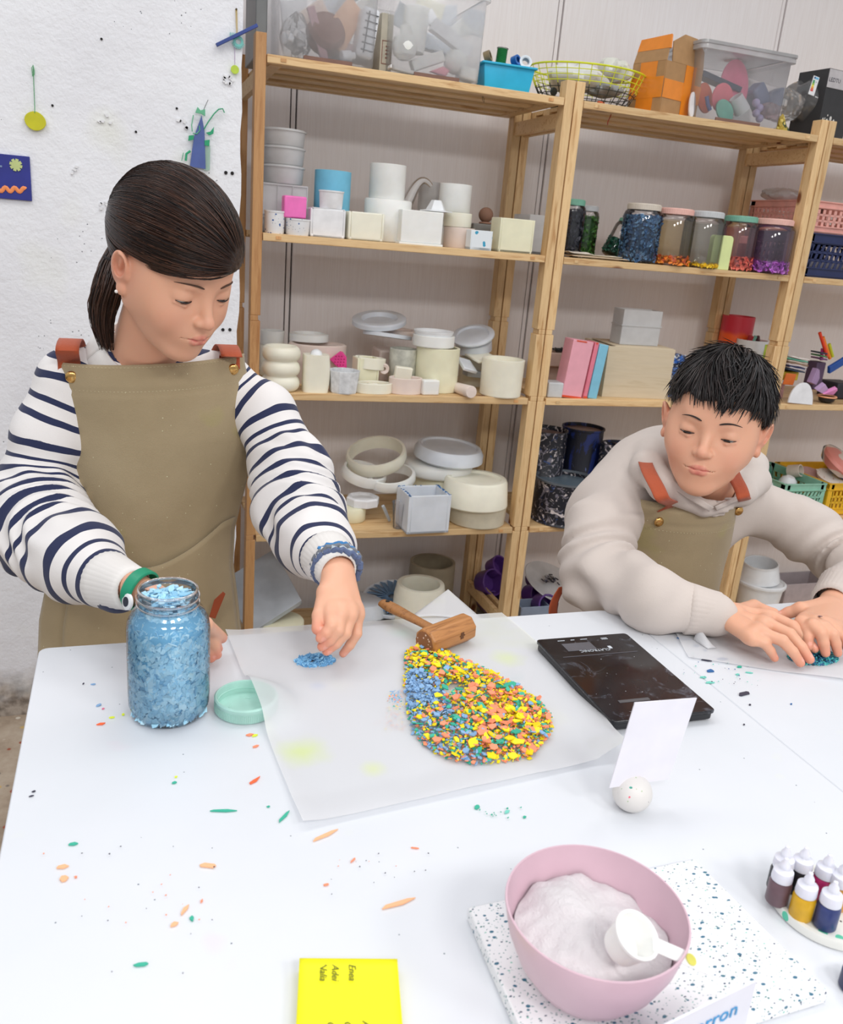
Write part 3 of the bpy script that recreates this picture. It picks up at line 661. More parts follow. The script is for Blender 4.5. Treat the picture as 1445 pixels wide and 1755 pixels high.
# ---- bottom shelf, left unit -----------------------------------
# leaning square tray
Bq, Rq, Tq = at_y(425, 1090, .03), at_y(517, 1030, .09), at_y(470, 942, .30); nq = np.cross(Rq-Bq, Tq-Rq); nq /= -np.linalg.norm(nq)
if nq[2] < 0: nq = -nq
t = thing('square_tray', 'grey translucent square tray leaning against the left post, bottom shelf', 'tray', tuple(Bq), 0, G5)
def slab(a, u_, v_, th):
    b = MB(); V = [a, a+u_, a+u_+v_, a+v_]; b.add([tuple(p) for p in V]+[tuple(p+nq*th) for p in V], [(3, 2, 1, 0), (4, 5, 6, 7), (0, 1, 5, 4), (1, 2, 6, 5), (2, 3, 7, 6), (3, 0, 4, 7)]); return b
uq, vq = Rq-Bq, Tq-Rq
slab(uq*0, uq, vq, .004).build('plate', M_GREY, t, bevel=.001)
slab(-nq*.016, uq, vq*.03, .019).build('rim', M_GREY, t, bevel=.001); slab(uq*.96-nq*.016, uq*.04, vq, .019).build('rim', M_GREY, t, bevel=.001)
X, w, h = fit(474, 700, 1045, 1080, .19, Z5)
cup(.145, .055, .006, 1, .9, 56, .01, rim=.004).build('round_basin', M_GREY, None, (.43, .20, Z5), label='large shallow grey-white basin on the bottom shelf', cat='basin', group=G5)
cylm('round_mould', 'low cream disc in front of the basin near the left post, bottom shelf', 'mould', 440, 520, 1062, 1084, .09, Z5, M_CREAM2, group=G5)
MB().box((0, 0, .03), (.06, .04, .06)).build('silicone_mould', M_GREYW, None, (.40, .16, Z5+.0105), bevel=.003, label='grey block mould standing in the shallow basin', cat='mould', group=G5)
# pleated blue disc : fan of thin leaves
t = thing('pleated_mould', 'blue-grey pleated round mould with fanned leaves, bottom shelf', 'mould', (.535, .19, Z5+.085), (.18, -.12, 0), G5)
cup(.105, .03, .004, 1, .8, 48, .005, rim=.004).build('dish', M_GREYW, t)
b = MB()
for k in range(22):
    a = 2*pi*k/22
    b.M = Matrix.Rotation(a, 4, 'Z') @ Matrix.Translation((.055, 0, .035)) @ Matrix.Rotation(.45, 4, 'X')
    b.box((0, 0, 0), (.075, .022, .0018))
b.build('leaves', plain('blue_grey_leaf', (120, 152, 186), .5), t, smooth=0)
cylm('silicone_mould', 'grey block propping up the pleated mould', 'mould', 600, 660, 1035, 1060, .2, Z5, M_GREY, group=G5, hk=.02)
# comb-edged ring
b = MB(); b.lathe([(.10, 0), (.10, .006), (.086, .045), (.07, .05), (.001, .05)], 60, fn=lambda a, z: 1+(.03*(math.floor(a*30/pi) % 2) if z < .01 else 0))
b.build('toothed_dish', M_GREYW, None, (.40, .17, Z5+.075), (-.1, .05, 0), label='white-grey dish with a toothed edge near the wrist bracelet, bottom shelf', cat='mould', group=G5)
X, w, h = fit(672, 758, 996, 1060, .12, Z5); r = w/2
band_ = MB().lathe([(r*.86, 0), (r, h*.35), (r*.97, h*.8), (r*.88, h), (r*.72, h), (r*.70, .03), (.001, .02)], 44).build('round_mould', M_CREAM, None, (X, .10, Z5), label='thick cream ring mould with dark specks behind the mallet handle', cat='mould', group=G5)
tubm('silicone_mould', 'dark olive cylinder mould in the back shadow of the bottom shelf', 'mould', 703, 776, 962, 1010, .30, Z5, plain('olive_silicone', (150, 138, 116), .5), .01, group=G5)
# white carton with print
t = thing('carton_box', 'flat white carton with a small printed picture, bottom shelf behind the mallet', 'carton', (at_y(826, 1035, .02)[0]-.01, .02, Z5), .38, G5)
MB().box((0, .06, .022), (.125, .12, .044)).build('body', plain('white_carton', (206, 212, 216), .6, .05), t, bevel=.001)
b = MB(); b.box((-.03, -.0006, .022), (.03, .001, .032)); b.build('printed_picture', speckled('printed_brown_picture', (150, 140, 120), [((60, 56, 50), 1, .3), ((210, 190, 150), 1.5, .3)], .5, 90), t)
b = MB(); b.sphere((.01, .06, .0445), (.028, .016, .0005), 24, 4); b.box((-.035, .09, .0443), (.05, .003, .0006)); b.build('printed_oval', plain('grey_print', (150, 154, 158), .6), t)
M_PURPLE = plain('purple_silicone', (92, 52, 132), .4, .1, 20)
def purple(x, y, z, r, h, rot, lb):
    cup(r, h, .006, 1, .92, 32, .01).build('purple_mould', M_PURPLE, None, (x, y, z), rot, label=lb, cat='mould', group='purple silicone moulds on the bottom shelf')
p = at_y(828, 1000, .28); purple(p[0], .28, p[2], .05, .06, (1.1, .3, .2), 'purple cup mould lying highest behind the white carton')
purple(p[0]+.03, .30, Z5+.03, .045, .07, (1.3, -.2, 0), 'purple cup mould half hidden below, left of the twin posts')
p = at_y(845, 978, .30); purple(p[0], .31, p[2], .04, .05, (.9, 0, .5), 'purple ring mould against the wall left of the twin posts')
# middle unit bottom
for (u, v, Y, r, h, rot, lb) in ((925, 1025, .10, .038, .06, (1.25, 0, .1), 'purple round mould facing out beside the twin posts'), (965, 1035, .08, .036, .06, (1.3, 0, -.1), 'purple round mould next to the seated person\'s sleeve'), (915, 985, .28, .04, .05, (1, .2, 0), 'purple mould at the back behind the translucent disc'), (905, 1010, .2, .038, .05, (1.2, .1, .4), 'dark purple mould beneath the translucent disc'), (985, 975, .3, .045, .06, (1, 0, 0), 'purple mould peeping out at the very back near the sleeve')):
    p = at_y(u, v, Y); purple(p[0], Y, max(p[2]-.02, Z5+r), r, h, rot, lb)
p = at_y(945, 1000, .14)
b = MB(); b.lathe([(.10, 0), (.11, .006), (.108, .009), (.098, .006), (.001, .006)], 44); b.build('translucent_disc', M_TRANSL, None, tuple(p), (.35, .25, 0), label='hazy translucent disc lying over the purple moulds', cat='disc', group=G5)
b = MB(); rnd = random.Random(9)
for i in range(26):
    a = rnd.uniform(0, 2*pi); q = rnd.random()*.03; b.box((q*cos(a)*1.4, q*sin(a), rnd.uniform(.0, .008)), (rnd.uniform(.008, .024), .005, .003), rnd.uniform(0, 3))
b.build('paint_clump', M_BLKPAINT, None, tuple(p+np.array([-.012, -.01, .016])), (.3, .2, .3), label='black and white dried paint clump on the translucent disc', cat='paint clump', group=G5)
boxm('plastic_box', 'blue-grey low box at the table edge under the purple moulds', 'box', 893, 942, 1040, 1054, .03, Z5, plain('blue_grey_plastic', (140, 152, 172), .5), .07, .003, 0, G5, hk=-.0)
# right unit : white buckets seen between the seated person's arms
cup(.085, .115, .003, 1, .88, 48, .003, rim=.004).build('bucket', M_PWHITE, None, (2.03, .13, Z5), label='white plastic bucket seen below the seated person\'s left arm', cat='bucket', group=G5)
b = MB(); b.lathe([(.089, 0), (.093, .004), (.093, .012), (.086, .016), (.080, .010), (.001, .009)], 48); b.build('round_cover', M_PWHITE, None, (2.03, .13, Z5+.108), label='white lid pressed on the bucket, its raised rim catching the light', cat='lid', group=G5)
cup(.08, .07, .003, .8, 1, 48, .003, rim=.003).build('bucket', M_PWHITE, None, (2.02, .14, Z5+.128), (.06, -.1, 0), label='second white bucket stacked tilted on the first bucket lid', cat='bucket', group=G5)
boxm('plastic_box', 'pale flat box on the bottom shelf right of the buckets', 'box', 1345, 1420, 1000, 1040, .12, Z5, plain('mauve_grey_plastic', (176, 164, 166), .5), .12, .003, 0, G5)
# ================================================================ jars of flakes
def flakes(n, posfn, sz, cols, seed=1, th=.0009, flat=False, tilt=.5):
    """many thin irregular chips as one mesh; posfn(rnd) -> position, normal"""
    rnd = random.Random(seed); V = []; F = []; C = []
    for i in range(n):
        p, nrm = posfn(rnd); r = rnd.uniform(*sz)
        N = Vector(nrm)+Vector((rnd.gauss(0, tilt), rnd.gauss(0, tilt), rnd.gauss(0, tilt))); N.normalize()
        a = N.orthogonal().normalized(); b_ = N.cross(a); k = rnd.choice((3, 4, 4, 5, 5)); ph = rnd.uniform(0, 6.28); st = rnd.uniform(.5, 1)
        base = len(V); c = rnd.choice(cols) if not callable(cols) else cols(p, rnd); j = rnd.uniform(.88, 1.06)
        for s_ in (-1, 1):
            for q in range(k):
                an = ph+2*pi*q/k+rnd.uniform(-.3, .3); rr = r*rnd.uniform(.7, 1.1)
                if s_ == 1: an, rr = mem[q]
                else:
                    if q == 0: mem = []
                    mem.append((an, rr))
                V.append(tuple(Vector(p)+a*cos(an)*rr+b_*sin(an)*rr*st+N*s_*th)); C.append(tuple(min(1, x*j) for x in c[:3])+(1,))
        F.append(tuple(base+q for q in range(k-1, -1, -1))); F.append(tuple(base+k+q for q in range(k)))
        for q in range(k): F.append((base+q, base+(q+1) % k, base+k+(q+1) % k, base+k+q))
    me = bpy.data.meshes.new('flakes'); me.from_pydata(V, [], F); set_col(me, C); return me
M_FLK = attr_mat('resin_flake', 'Col', .5)
def jar(label, X, Y, z, r, h, lidm, lidc, fillh, fill_cols, n, film=None, seed=1, rot=(0, 0, 0), sz=(.004, .009), group='flake jars on the second shelf of the middle unit', lid=True, lidr=.86):
    t = thing('flake_jar', label, 'jar', (X, Y, z), rot, group)
    pr = [(.001, .002), (r*.80, 0), (r*.93, .003), (r, .014), (r, h*.80), (r*.93, h*.87), (r*.80, h*.90), (r*.80, h*.985), (r*.76, h*.985)]
    MB().lathe(pr, 48, cap=False).build('glass', M_GLASS, t, smooth=60)
    if lid:
        b = MB(); lr = r*lidr; b.lathe([(lr, h*.895), (lr, h*.895+.001), (lr, h-.003), (lr-.003, h), (.001, h)], 48, cap=False)
        b.build('lid', lidm, t, smooth=40)
        b = MB()
        for k in range(48):
            a = 2*pi*k/48; b.box((lr*cos(a), lr*sin(a), h*.945), (.0012, .0012, h*.08), a)
        b.build('grip_ribs', lidm, t, smooth=0)
    ri = r*.955
    def pos(q):
        a = q.uniform(0, 2*pi)
        if q.random() < .72:
            return (ri*cos(a), ri*sin(a), q.uniform(.006, fillh)), (cos(a), sin(a), .1)
        rr = ri*sqrt(q.random()); return (rr*cos(a), rr*sin(a), fillh-q.random()*.008), (0, 0, 1)
    me = flakes(n, pos, sz, fill_cols, seed, tilt=.45); me.materials.append(M_FLK)
    fl = link('flakes', me, t, kind='stuff')
    core = plain('flake_core_'+str(seed), tuple(int(255*min(1, (c*.55)**(1/2.2))) for c in fill_cols[0][:3]), .8)
    MB().lathe([(ri*.9, .006), (ri*.9, max(.008, fillh-.008)), (ri*.5, max(.009, fillh-.004))], 32).build('flake_core', core, fl)
    if film is not None:
        MB().lathe([(r*.975, fillh), (r*.975, h*.80)], 48, cap=False).build('dust_film', film, t, smooth=60)
    return t
def lc(*cs): return [lin(c)[:3] for c in cs]
M_LIDBEIGE = plain('beige_lid', (216, 206, 192), .45); M_LIDPINK = plain('pale_pink_lid', (238, 190, 178), .45)
M_LIDWHITE = plain('grey_white_lid', (205, 208, 210), .45); M_LIDMINT = plain('mint_lid', (128, 186, 164), .45)
M_FILMY = thin_glass('yellow_dust_film', (.93, .86, .68), .02, .3, .18, (.75, .6, .35))
M_FILMG = thin_glass('grey_dust_film', (.86, .88, .84), .02, .3, .16, (.6, .62, .58))
M_FILMR = thin_glass('pink_dust_film', (.95, .74, .78), .02, .3, .12, (.8, .5, .55))
M_FILMP = thin_glass('mauve_dust_film', (.80, .66, .78), .02, .3, .12, (.6, .4, .6))
def fj(ul, ur, vt, vb, Y): X, w, h = fit(ul, ur, vt, vb, Y, Z2); return X, w/2, h
X, r, h = fj(1069, 1127, 349, 447, .055); jar('jar full of denim blue flakes with a beige lid', X, .055, Z2, r, h, M_LIDBEIGE, 0, h*.80, lc((70, 110, 150), (88, 130, 170), (52, 90, 132), (104, 146, 180)), 1100, None, 21)
X, r, h = fj(1122, 1182, 357, 452, .05); jar('dusty yellow-tinted jar holding a few orange flakes, pink lid', X, .05, Z2, r, h, M_LIDPINK, 0, h*.17, lc((250, 140, 40), (252, 120, 50), (255, 165, 60)), 260, M_FILMY, 22, sz=(.005, .010))
X, r, h = fj(1174, 1233, 362, 456, .05); jar('greyish jar with a thin layer of yellow flakes, grey-white lid', X, .05, Z2, r, h, M_LIDWHITE, 0, h*.09, lc((245, 205, 30), (240, 190, 20)), 220, M_FILMG, 23, sz=(.005, .010))
X, r, h = fj(1237, 1290, 370, 460, .06); jar('pink-tinted jar with coral flakes and a mint lid', X, .06, Z2, r, h, M_LIDMINT, 0, h*.26, lc((246, 110, 96), (250, 130, 110)), 300, M_FILMR, 24, sz=(.005, .010))
X, r, h = fj(1288, 1350, 375, 465, .05); jar('mauve jar with violet flakes and a pink lid, beside the right post', X, .05, Z2, r, h, M_LIDPINK, 0, h*.22, lc((196, 106, 214), (180, 90, 200), (210, 130, 224)), 300, M_FILMP, 25, sz=(.006, .011))
X, r, h = fj(958, 999, 341, 428, .16); jar('jar of near-black navy flakes with a mint lid, just behind the post', X, .16, Z2, r, h, M_LIDMINT, 0, h*.82, lc((52, 54, 66), (66, 68, 80), (40, 42, 56)), 500, None, 26)
X, r, h = fj(985, 1022, 352, 430, .24); jar('jar of leaf green flakes with a grey lid at the back', X, .24, Z2, r, h, M_LIDWHITE, 0, h*.8, lc((66, 120, 50), (84, 140, 60), (50, 96, 40)), 500, None, 27)
p = at_y(1046, 435, .25)
jar('jar of dark green flakes leaning against the wall behind the blue jar', p[0], .25, Z2+.012, .034, .125, M_LIDMINT, 0, .055, lc((20, 84, 66), (30, 104, 82)), 400, None, 28, rot=(0, .42, 0))
# pale lime bar
X, w, h = fit(1219, 1253, 403, 459, .012, Z2)
b = MB(); pl = [(-w/2, 0), (w/2, 0), (w/2, h-.012)]+[(w/2-.012+.012*cos(a), h-.012+.012*sin(a)) for a in (.4, .8, 1.2, 1.57)]+[(-w/2+.010-.010*sin(a), h-.010+.010*cos(a)) for a in (0, .5, 1, 1.57)]
b.prism(pl, 0, .022, Matrix.Rotation(pi/2, 4, 'X')); b.build('rounded_bar', plain('pale_lime_resin', (226, 238, 168), .4, .03), None, (X, .03, Z2), 0, bevel=.002, label='pale lime rounded bar standing between the yellow and coral jars', cat='bar')
# pink ribbed cap behind coral jar
p = at_y(1300, 372, .16); MB().lathe([(.022, 0), (.022, .02), (.018, .024)], 24).build('ribbed_pot', M_LIDPINK, None, (p[0], .20, Z2+.09), label='small pink cap on a jar neck behind the coral jar', cat='cap')
cup(.026, .09, .001, .9, 1, 30, .003).build('red_jar', thin_glass('red_plastic', (.8, .2, .25), .05, .1, .4, (.7, .2, .25)), None, (p[0], .20, Z2), label='dark red translucent pot behind the coral and mauve jars', cat='pot')
# papers and sticks in front of the dark jars
for k, (ul, ur, v, Y, rz, c, lb) in enumerate(((975, 1072, 441, .04, .1, (214, 190, 160), 'thin beige veneer sheet lying in front of the dark jars'), (985, 1060, 438, .06, -.12, (228, 220, 200), 'pale cardboard offcut on top of the veneer sheet'), (972, 1010, 433, .05, .5, (235, 226, 214), 'crumpled cream paper strip by the twin posts'))):
    a, b2 = at_y(ul, v, Y), at_y(ur, v, Y); w = b2[0]-a[0]; X = (a[0]+b2[0])/2
    b = MB(); b.grid(lambda u, q: ((u-.5)*w, (q-.5)*.07, .0025*sin(u*7+k)*(q)+.002*sin(q*9+k*2)+.004), 14, 5)
    b.build('paper_sheet', plain('sheet_%d' % k, c, .7), None, (X, Y+.01, Z2+.0015+k*.005), rz*.3, solid=.0012, label=lb, cat='sheet', smooth=60)

# ================================================================ third shelf of the middle unit
def folder(ul, ur, vt, vb, Y, m, lb, lean, depth=.055, spine=None):
    X, w, h = fit(ul, ur, vt, vb, Y, Z3)
    t = thing('plastic_folder', lb, 'folder', (X, Y, Z3), (0, lean, .05), 'folders standing on the third shelf of the middle unit')
    MB().box((0, depth/2, h/2), (w, depth, h)).build('cover', m, t, bevel=.002)
    if spine:
        MB().box((0, -.0006, .004), (w*.96, .001, .006)).build('edge_strip', spine, t)
        MB().box((-w*.1, -.0006, h-.003), (w*.5, .001, .004)).build('edge_strip', spine, t)
M_RUSTM = plain('orange_red_edge', (224, 80, 40), .5)
folder(968, 1004, 583, 682, .02, plain('light_pink_plastic', (240, 172, 186), .5, .03), 'wide light pink folder slab leaning next to the twin posts', .10, spine=M_RUSTM)
folder(1006, 1013, 586, 683, .02, plain('deep_pink_plastic', (232, 130, 150), .5, .03), 'narrow deeper pink folder between the light pink and the blue one', .10, spine=M_RUSTM)
folder(1014, 1030, 590, 682, .02, plain('sky_blue_plastic', (134, 200, 226), .5, .04), 'sky blue embossed folder beside the plywood box', .10)
M_PLY = wood('plywood', (222, 206, 178), (204, 184, 150), 0, .6, .6, False)
X, w, h = fit(1040, 1148, 596, 686, .045, Z3)
t = thing('plywood_box', 'pale plywood box with a clear bin on its top, third shelf', 'box', (X, .045, Z3), -.10)
for c, d in (((0, .004, h/2), (w, .008, h)), ((0, .196, h/2), (w, .008, h)), ((-w/2+.004, .1, h/2), (.008, .184, h)), ((w/2-.004, .1, h/2), (.008, .184, h)), ((0, .1, .004), (w-.016, .184, .008)), ((.01, .1, h+.0), (w-.03, .19, .004))):
    MB().box(c, d).build('panel', M_PLY, t, bevel=.0008)
zb = Z3+h
X, w, h = fit(1068, 1136, 534, 590, .08, zb)
t = thing('clear_bin', 'clear rectangular bin standing on the plywood box', 'bin', (X, .09, zb+.003), -.05)
b = MB(); tt = .0016
b.box((0, .035, .001), (w*.92, .07, .002))
for sx in (-1, 1): b.box((sx*w*.47, .035, h/2), (tt, .07, h))
for y in (0, .07): b.box((0, y, h/2), (w*.94, tt, h))
b.build('body', M_TRANSL, t, bevel=.0005)
b = MB(); b.box((0, -.002, h*.55), (w*1.0, .003, .003)); b.box((w*.49, .035, h*.55), (.003, .072, .003)); b.box((-w*.49, .035, h*.55), (.003, .072, .003)); b.build('rim', M_TRANSL, t)
# grey box and beige slab with tools
X, z, w = boxm('beige_block', 'beige block behind the pink folders', 'block', 938, 978, 628, 680, .2, Z3, plain('beige_board', (196, 170, 156), .7), .08, 0, 0)
X, z, w = boxm('beige_slab', 'flat pinkish slab across the block behind the pink folders', 'slab', 938, 985, 603, 626, .18, z+.001, plain('pinkish_board', (206, 178, 164), .7), .10, 0, 0, hk=-.004)
b = MB(); rnd = random.Random(4)
for i in range(12): b.tube([(rnd.uniform(-.03, .03), rnd.uniform(-.02, .02), rnd.uniform(.003, .014)) for q in range(4)], .0022, 6)
b.build('metal_clips', plain('dark_metal', (70, 70, 68), .35, metal=.7), None, (X+.006, .2, z), label='tangle of dark metal clips lying on the pinkish slab', cat='clips')
boxm('grey_box', 'small pale grey box at the shelf edge left of the pink folders', 'box', 940, 965, 656, 681, .02, Z3, M_LIDWHITE, .06, 0, -.1)
# marbled crumple
b = MB(); rnd = random.Random(6)
p = at_y(1163, 590, .12)
def cr(u, v):
    a = 2*pi*u; q = v; r_ = (.046*(1-q*.35))*(1+.18*sin(a*5+q*9)+.12*sin(a*11-q*5)+.08*sin(a*17)); return (r_*cos(a), r_*.8*sin(a), q*.135+.006*sin(a*7+q*12))
b.grid(cr, 40, 14); b.add([cr(i/40, 1) for i in range(40)], [tuple(range(40))])
b.build('marbled_bundle', splashed('blue_white_marbling', (24, 30, 56), [((60, 110, 190), 1, .47), ((222, 230, 240), 1.3, .53)], 24, (.7, .7, 1.6), 2.5), None, (p[0], .12, Z3), label='crumpled blue and white marbled bundle beside the plywood box', cat='bundle', smooth=25)
MB().lathe([(.05, 0), (.055, .03), (.05, .06), (.02, .07)], 12).build('dark_bundle', plain('dark_navy_cloth', (32, 36, 54), .7, .2), None, (p[0]+.005, .19, Z3), label='dark navy bundle in shadow behind the marbled one', cat='bundle')

# ================================================================ paint tins on the fourth shelf
def tin(ul, ur, vt, vb, Y, m, lb, inner, liquid=.0, z0=Z4, rimm=None, foot=True):
    X, w, h = fit(ul, ur, vt, vb, Y, z0); r = w/2
    t = thing('paint_tin', lb, 'tin', (X, Y, z0), 0, 'splashed paint tins on the fourth shelf')
    MB().lathe([(r*1.0, 0), (r*1.03, .003), (r*1.0, .006), (r*.97, .009), (r*.97, h-.006), (r*.95, h-.006), (r*.95, .01), (.001, .01)], 48).build('can', m, t, smooth=40)
    MB().lathe([(r*.97, h-.008), (r*1.01, h-.006), (r*1.01, h), (r*.94, h), (r*.93, h-.007)], 48, cap=False).build('rim', rimm or m, t)
    MB().lathe([(r*.94, h*inner), (r*.5, h*inner+.0008), (.001, h*inner+.001)], 40, cap=False).build('paint', plain('paint_'+str(int(ul)), (96, 112, 124) if liquid else (150, 126, 120), .25), t, smooth=60)
M_TINRIM = plain('grey_tin_rim', (110, 118, 126), .35, metal=.3)
X, w, h = fit(918, 1014, 818, 900, .06, Z4); tin(918, 1014, 818, 900, .07, M_BLKPAINT, 'large splashed black paint tin in front with grey paint inside', .88, 1, rimm=M_TINRIM)
X, z, w = cylm('round_mould', 'dark low tin supporting the upper splashed tin, behind the twin posts', 'tin', 905, 965, 815, 880, .20, Z4, M_NAVYTIN)
tin(903, 966, 735, 805, .20, M_BLKPAINT, 'upper splashed tin standing on the dark low tin beside the posts', .9, 0, z0=z+.001)
tin(962, 1026, 731, 820, .22, M_NAVYTIN, 'tall dark blue paint tin behind the large front tin', .96, 0)
tin(1030, 1092, 762, 830, .16, M_NAVYTIN, 'dark blue tin half hidden by the hood of the sweatshirt', .96, 0)
tin(1026, 1050, 760, 830, .12, M_BLKPAINT, 'narrow white-splashed tin left of the half-hidden tin', .96, 0)

# ================================================================ crates
def crate(label, X, Y, z, w, d, h, m, nx=9, ny=3, slant=.003, rz=0, group='folding plastic crates of the right unit', rim=True):
    t = thing('folding_crate', label, 'crate', (X, Y, z), rz, group)
    def wall(M, w):
        b = MB(); b.M = M; th = .003; mg = .022; r0 = .20*h; rh = (h*.76-r0)/ny
        b.box((0, 0, h*.5*.2), (w, th, h*.2)); b.box((0, 0, h*.88), (w, th, h*.24))
        for sx in (-1, 1): b.box((sx*(w/2-mg/2), 0, h/2), (mg, th, h))
        pw = (w-2*mg)/nx
        for j in range(ny):
            zc = r0+rh*(j+.5)
            if j: b.box((0, 0, r0+rh*j), (w-2*mg, th, rh*.34))
            for i in range(nx+1):
                x = -w/2+mg+pw*i; q = slant
                zz0, zz1 = zc-rh*.42, zc+rh*.42; hw = pw*.24
                vs = [(x-hw-q, -th/2, zz0), (x+hw-q, -th/2, zz0), (x+hw-q, th/2, zz0), (x-hw-q, th/2, zz0), (x-hw+q, -th/2, zz1), (x+hw+q, -th/2, zz1), (x+hw+q, th/2, zz1), (x-hw+q, th/2, zz1)]
                b.add(vs, [(3, 2, 1, 0), (4, 5, 6, 7), (0, 1, 5, 4), (1, 2, 6, 5), (2, 3, 7, 6), (3, 0, 4, 7)])
        for zz in (.05*h, .21*h, .80*h, .985*h): b.box((0, -.003, zz), (w, .005, .004))
        return b
    wall(Matrix.Identity(4), w).build('front_panel', m, t, bevel=.0004)
    wall(Matrix.Translation((0, d, 0)) @ Matrix.Rotation(pi, 4, 'Z'), w).build('back_panel', m, t, bevel=.0004)
    wall(Matrix.Translation((-w/2, d/2, 0)) @ Matrix.Rotation(-pi/2, 4, 'Z'), d).build('side_panel', m, t, bevel=.0004)
    wall(Matrix.Translation((w/2, d/2, 0)) @ Matrix.Rotation(pi/2, 4, 'Z'), d).build('side_panel', m, t, bevel=.0004)
    MB().box((0, d/2, .003), (w, d, .005)).build('base', m, t)
    for sx in (-1, 1): MB().box((sx*(w/2-.004), .002, h*.5), (.010, .009, h)).build('corner_post', m, t, bevel=.001)
    return t
M_CPINK = plain('pink_crate', (240, 176, 164), .45); M_CNAVY = plain('navy_crate', (38, 48, 92), .35); M_CMINT = plain('mint_crate', (150, 204, 180), .45); M_CYEL = plain('yellow_crate', (242, 190, 40), .45)
X0 = 2*SW
xl = at_y(1383, 440, .03)[0]
hN = at_y(1390, 398, .03)[2]-Z2
crate('navy blue crate under the pink one, wrapped in film, right unit', X0+.045+.155, .035, Z2, .31, .30, hN, M_CNAVY, 12, 3)
crate('pink crate stacked on the navy crate, right unit', X0+.04+.16, .06, Z2+hN+.001, .32, .29, .10, M_CPINK, 12, 3, 0)
MB().box((0, 0, 0), (.22, .2, .05)).build('film_parcel', plain('pale_parcel', (198, 190, 196), .3), None, (X0+.22, .2, Z2+.035), bevel=.01, label='pale parcel lying inside the navy crate', cat='parcel')
# film bag lying on the pink crate
def filmbag(name, label, c, sx, sy, sz, seed, m=M_BAG, amp=.25, rot=(0, 0, 0), n=30, zs=1.0, power=1):
    rnd = random.Random(seed); ph = [rnd.uniform(0, 6) for _ in range(8)]
    b = MB()
    def f(u, v):
        a = 2*pi*u; t = (v-.5)*pi; q = cos(t); r = 1+amp*(.5*sin(3*a+ph[0]+4*v)+.35*sin(5*a+ph[1]-6*v)+.3*sin(8*a+ph[2]+9*v)+.25*abs(sin(6*a+ph[3]+5*v)))
        return (sx*q*cos(a)*r, sy*q*sin(a)*r, sz*(sin(t)*zs)*(1+.12*sin(4*a+ph[4])))
    b.grid(f, n, n//2); return b.build(name, m, None, c, rot, label=label, cat='bag', smooth=22)
p = at_y(1318, 322, .26); filmbag('film_bag', 'thin translucent bag draped on the pink crate behind the post', (max(p[0], X0+.09), .26, Z2+hN+.122), .075, .06, .022, 3, M_TRANSL)
# mint and yellow crates, fourth shelf
hM = at_y(1390, 829, .03)[2]-Z4
xm = at_y(1410, 860, .03)[0]
crate('mint crate full of white cups on the fourth shelf of the right unit', xm-.095, .03, Z4, .185, .30, hM, M_CMINT, 8, 3, .004)
crate('yellow crate at the picture edge holding terrazzo dishes', xm+.012+.14, .03, Z4, .27, .30, hM, M_CYEL, 12, 3, 0)
for (u, v, Y, r, lb) in ((1327, 815, .10, .028, 'white round cup upside down in the mint crate, left'), (1355, 815, .12, .034, 'larger white cup upside down in the mint crate'), (1375, 820, .2, .03, 'hidden white cup at the back of the mint crate')):
    p = at_y(u, v, Y); b = MB(); b.lathe([(r*.6, 0), (r*.95, r*.5), (r, r*1.2), (r*.8, r*1.7), (r*.45, r*2), (.001, r*2)], 28); b.build('white_cup', M_PWHITE, None, (p[0], Y+.02, Z4+.058), (.25, .1, 0), label=lb, cat='cup', group='white cups in the mint crate')
p = at_y(1362, 805, .16); b = MB(); b.lathe([(.018, 0), (.026, .004), (.024, .05), (.020, .05), (.018, .006)], 28); b.build('ring_cup', plain('cream_resin', (228, 214, 200), .5), None, (p[0]+.01, .20, p[2]-.02), (1.2, .3, .3), label='cream open tube cup lying on its side behind the crates', cat='cup')
M_GRB = thin_glass('green_glass', (.2, .62, .42), .1, .05, .25, (.1, .5, .35)); M_LIMEG = thin_glass('lime_bottle_glass', (.55, .75, .1), .1, .05, .4, (.4, .55, .05))
p = at_y(1313, 806, .12); MB().sphere((0, 0, 0), (.024, .024, .028), 24, 14).build('green_glass_ball', M_GRB, None, tuple(p), label='dark green glass ball between post and mint crate', cat='glass ball')
p = at_y(1316, 785, .2); b = MB(); b.lathe([(.022, 0), (.024, .01), (.024, .09), (.012, .11), (.012, .13)], 24); b.build('lime_bottle', M_LIMEG, None, (p[0], .24, Z4+.03), (.15, .1, 0), label='lime green bottle standing behind the glass ball', cat='bottle')
# camouflage-patterned bowl
s = NT('pastel_patch_glaze'); v = s.coord()
nz = s.noise(v, 9, 0, .3, .3)
s.col(s.ramp(nz, [(0, lin((226, 140, 128))), (.40, lin((226, 140, 128))), (.46, lin((222, 204, 190))), (.54, lin((36, 54, 84))), (.62, lin((230, 190, 50)))], 'CONSTANT')); s.set(Roughness=.4)
p = at_y(1432, 792, .16); b = MB(); b.lathe([(.04, 0), (.075, .012), (.092, .040), (.086, .052), (.06, .058), (.001, .06)], 44); b.build('patchwork_bowl', s.m, None, (p[0], .16, p[2]-.03), (.5, .35, 0), label='upturned bowl with pink, cream, navy and yellow patches on the yellow crate', cat='bowl')
p = at_y(1432, 822, .10); b = MB(); b.lathe([(.03, 0), (.055, .006), (.062, .02), (.055, .02), (.001, .012)], 40); b.build('terrazzo_dish', speckled('cream_terrazzo', (236, 228, 218), [((190, 120, 90), 1, .16), ((90, 90, 100), 1.4, .1)], .5, 60), None, (p[0], .12, p[2]-.012), (.3, 0, 0), label='pale terrazzo dish on top of the yellow crate', cat='dish')
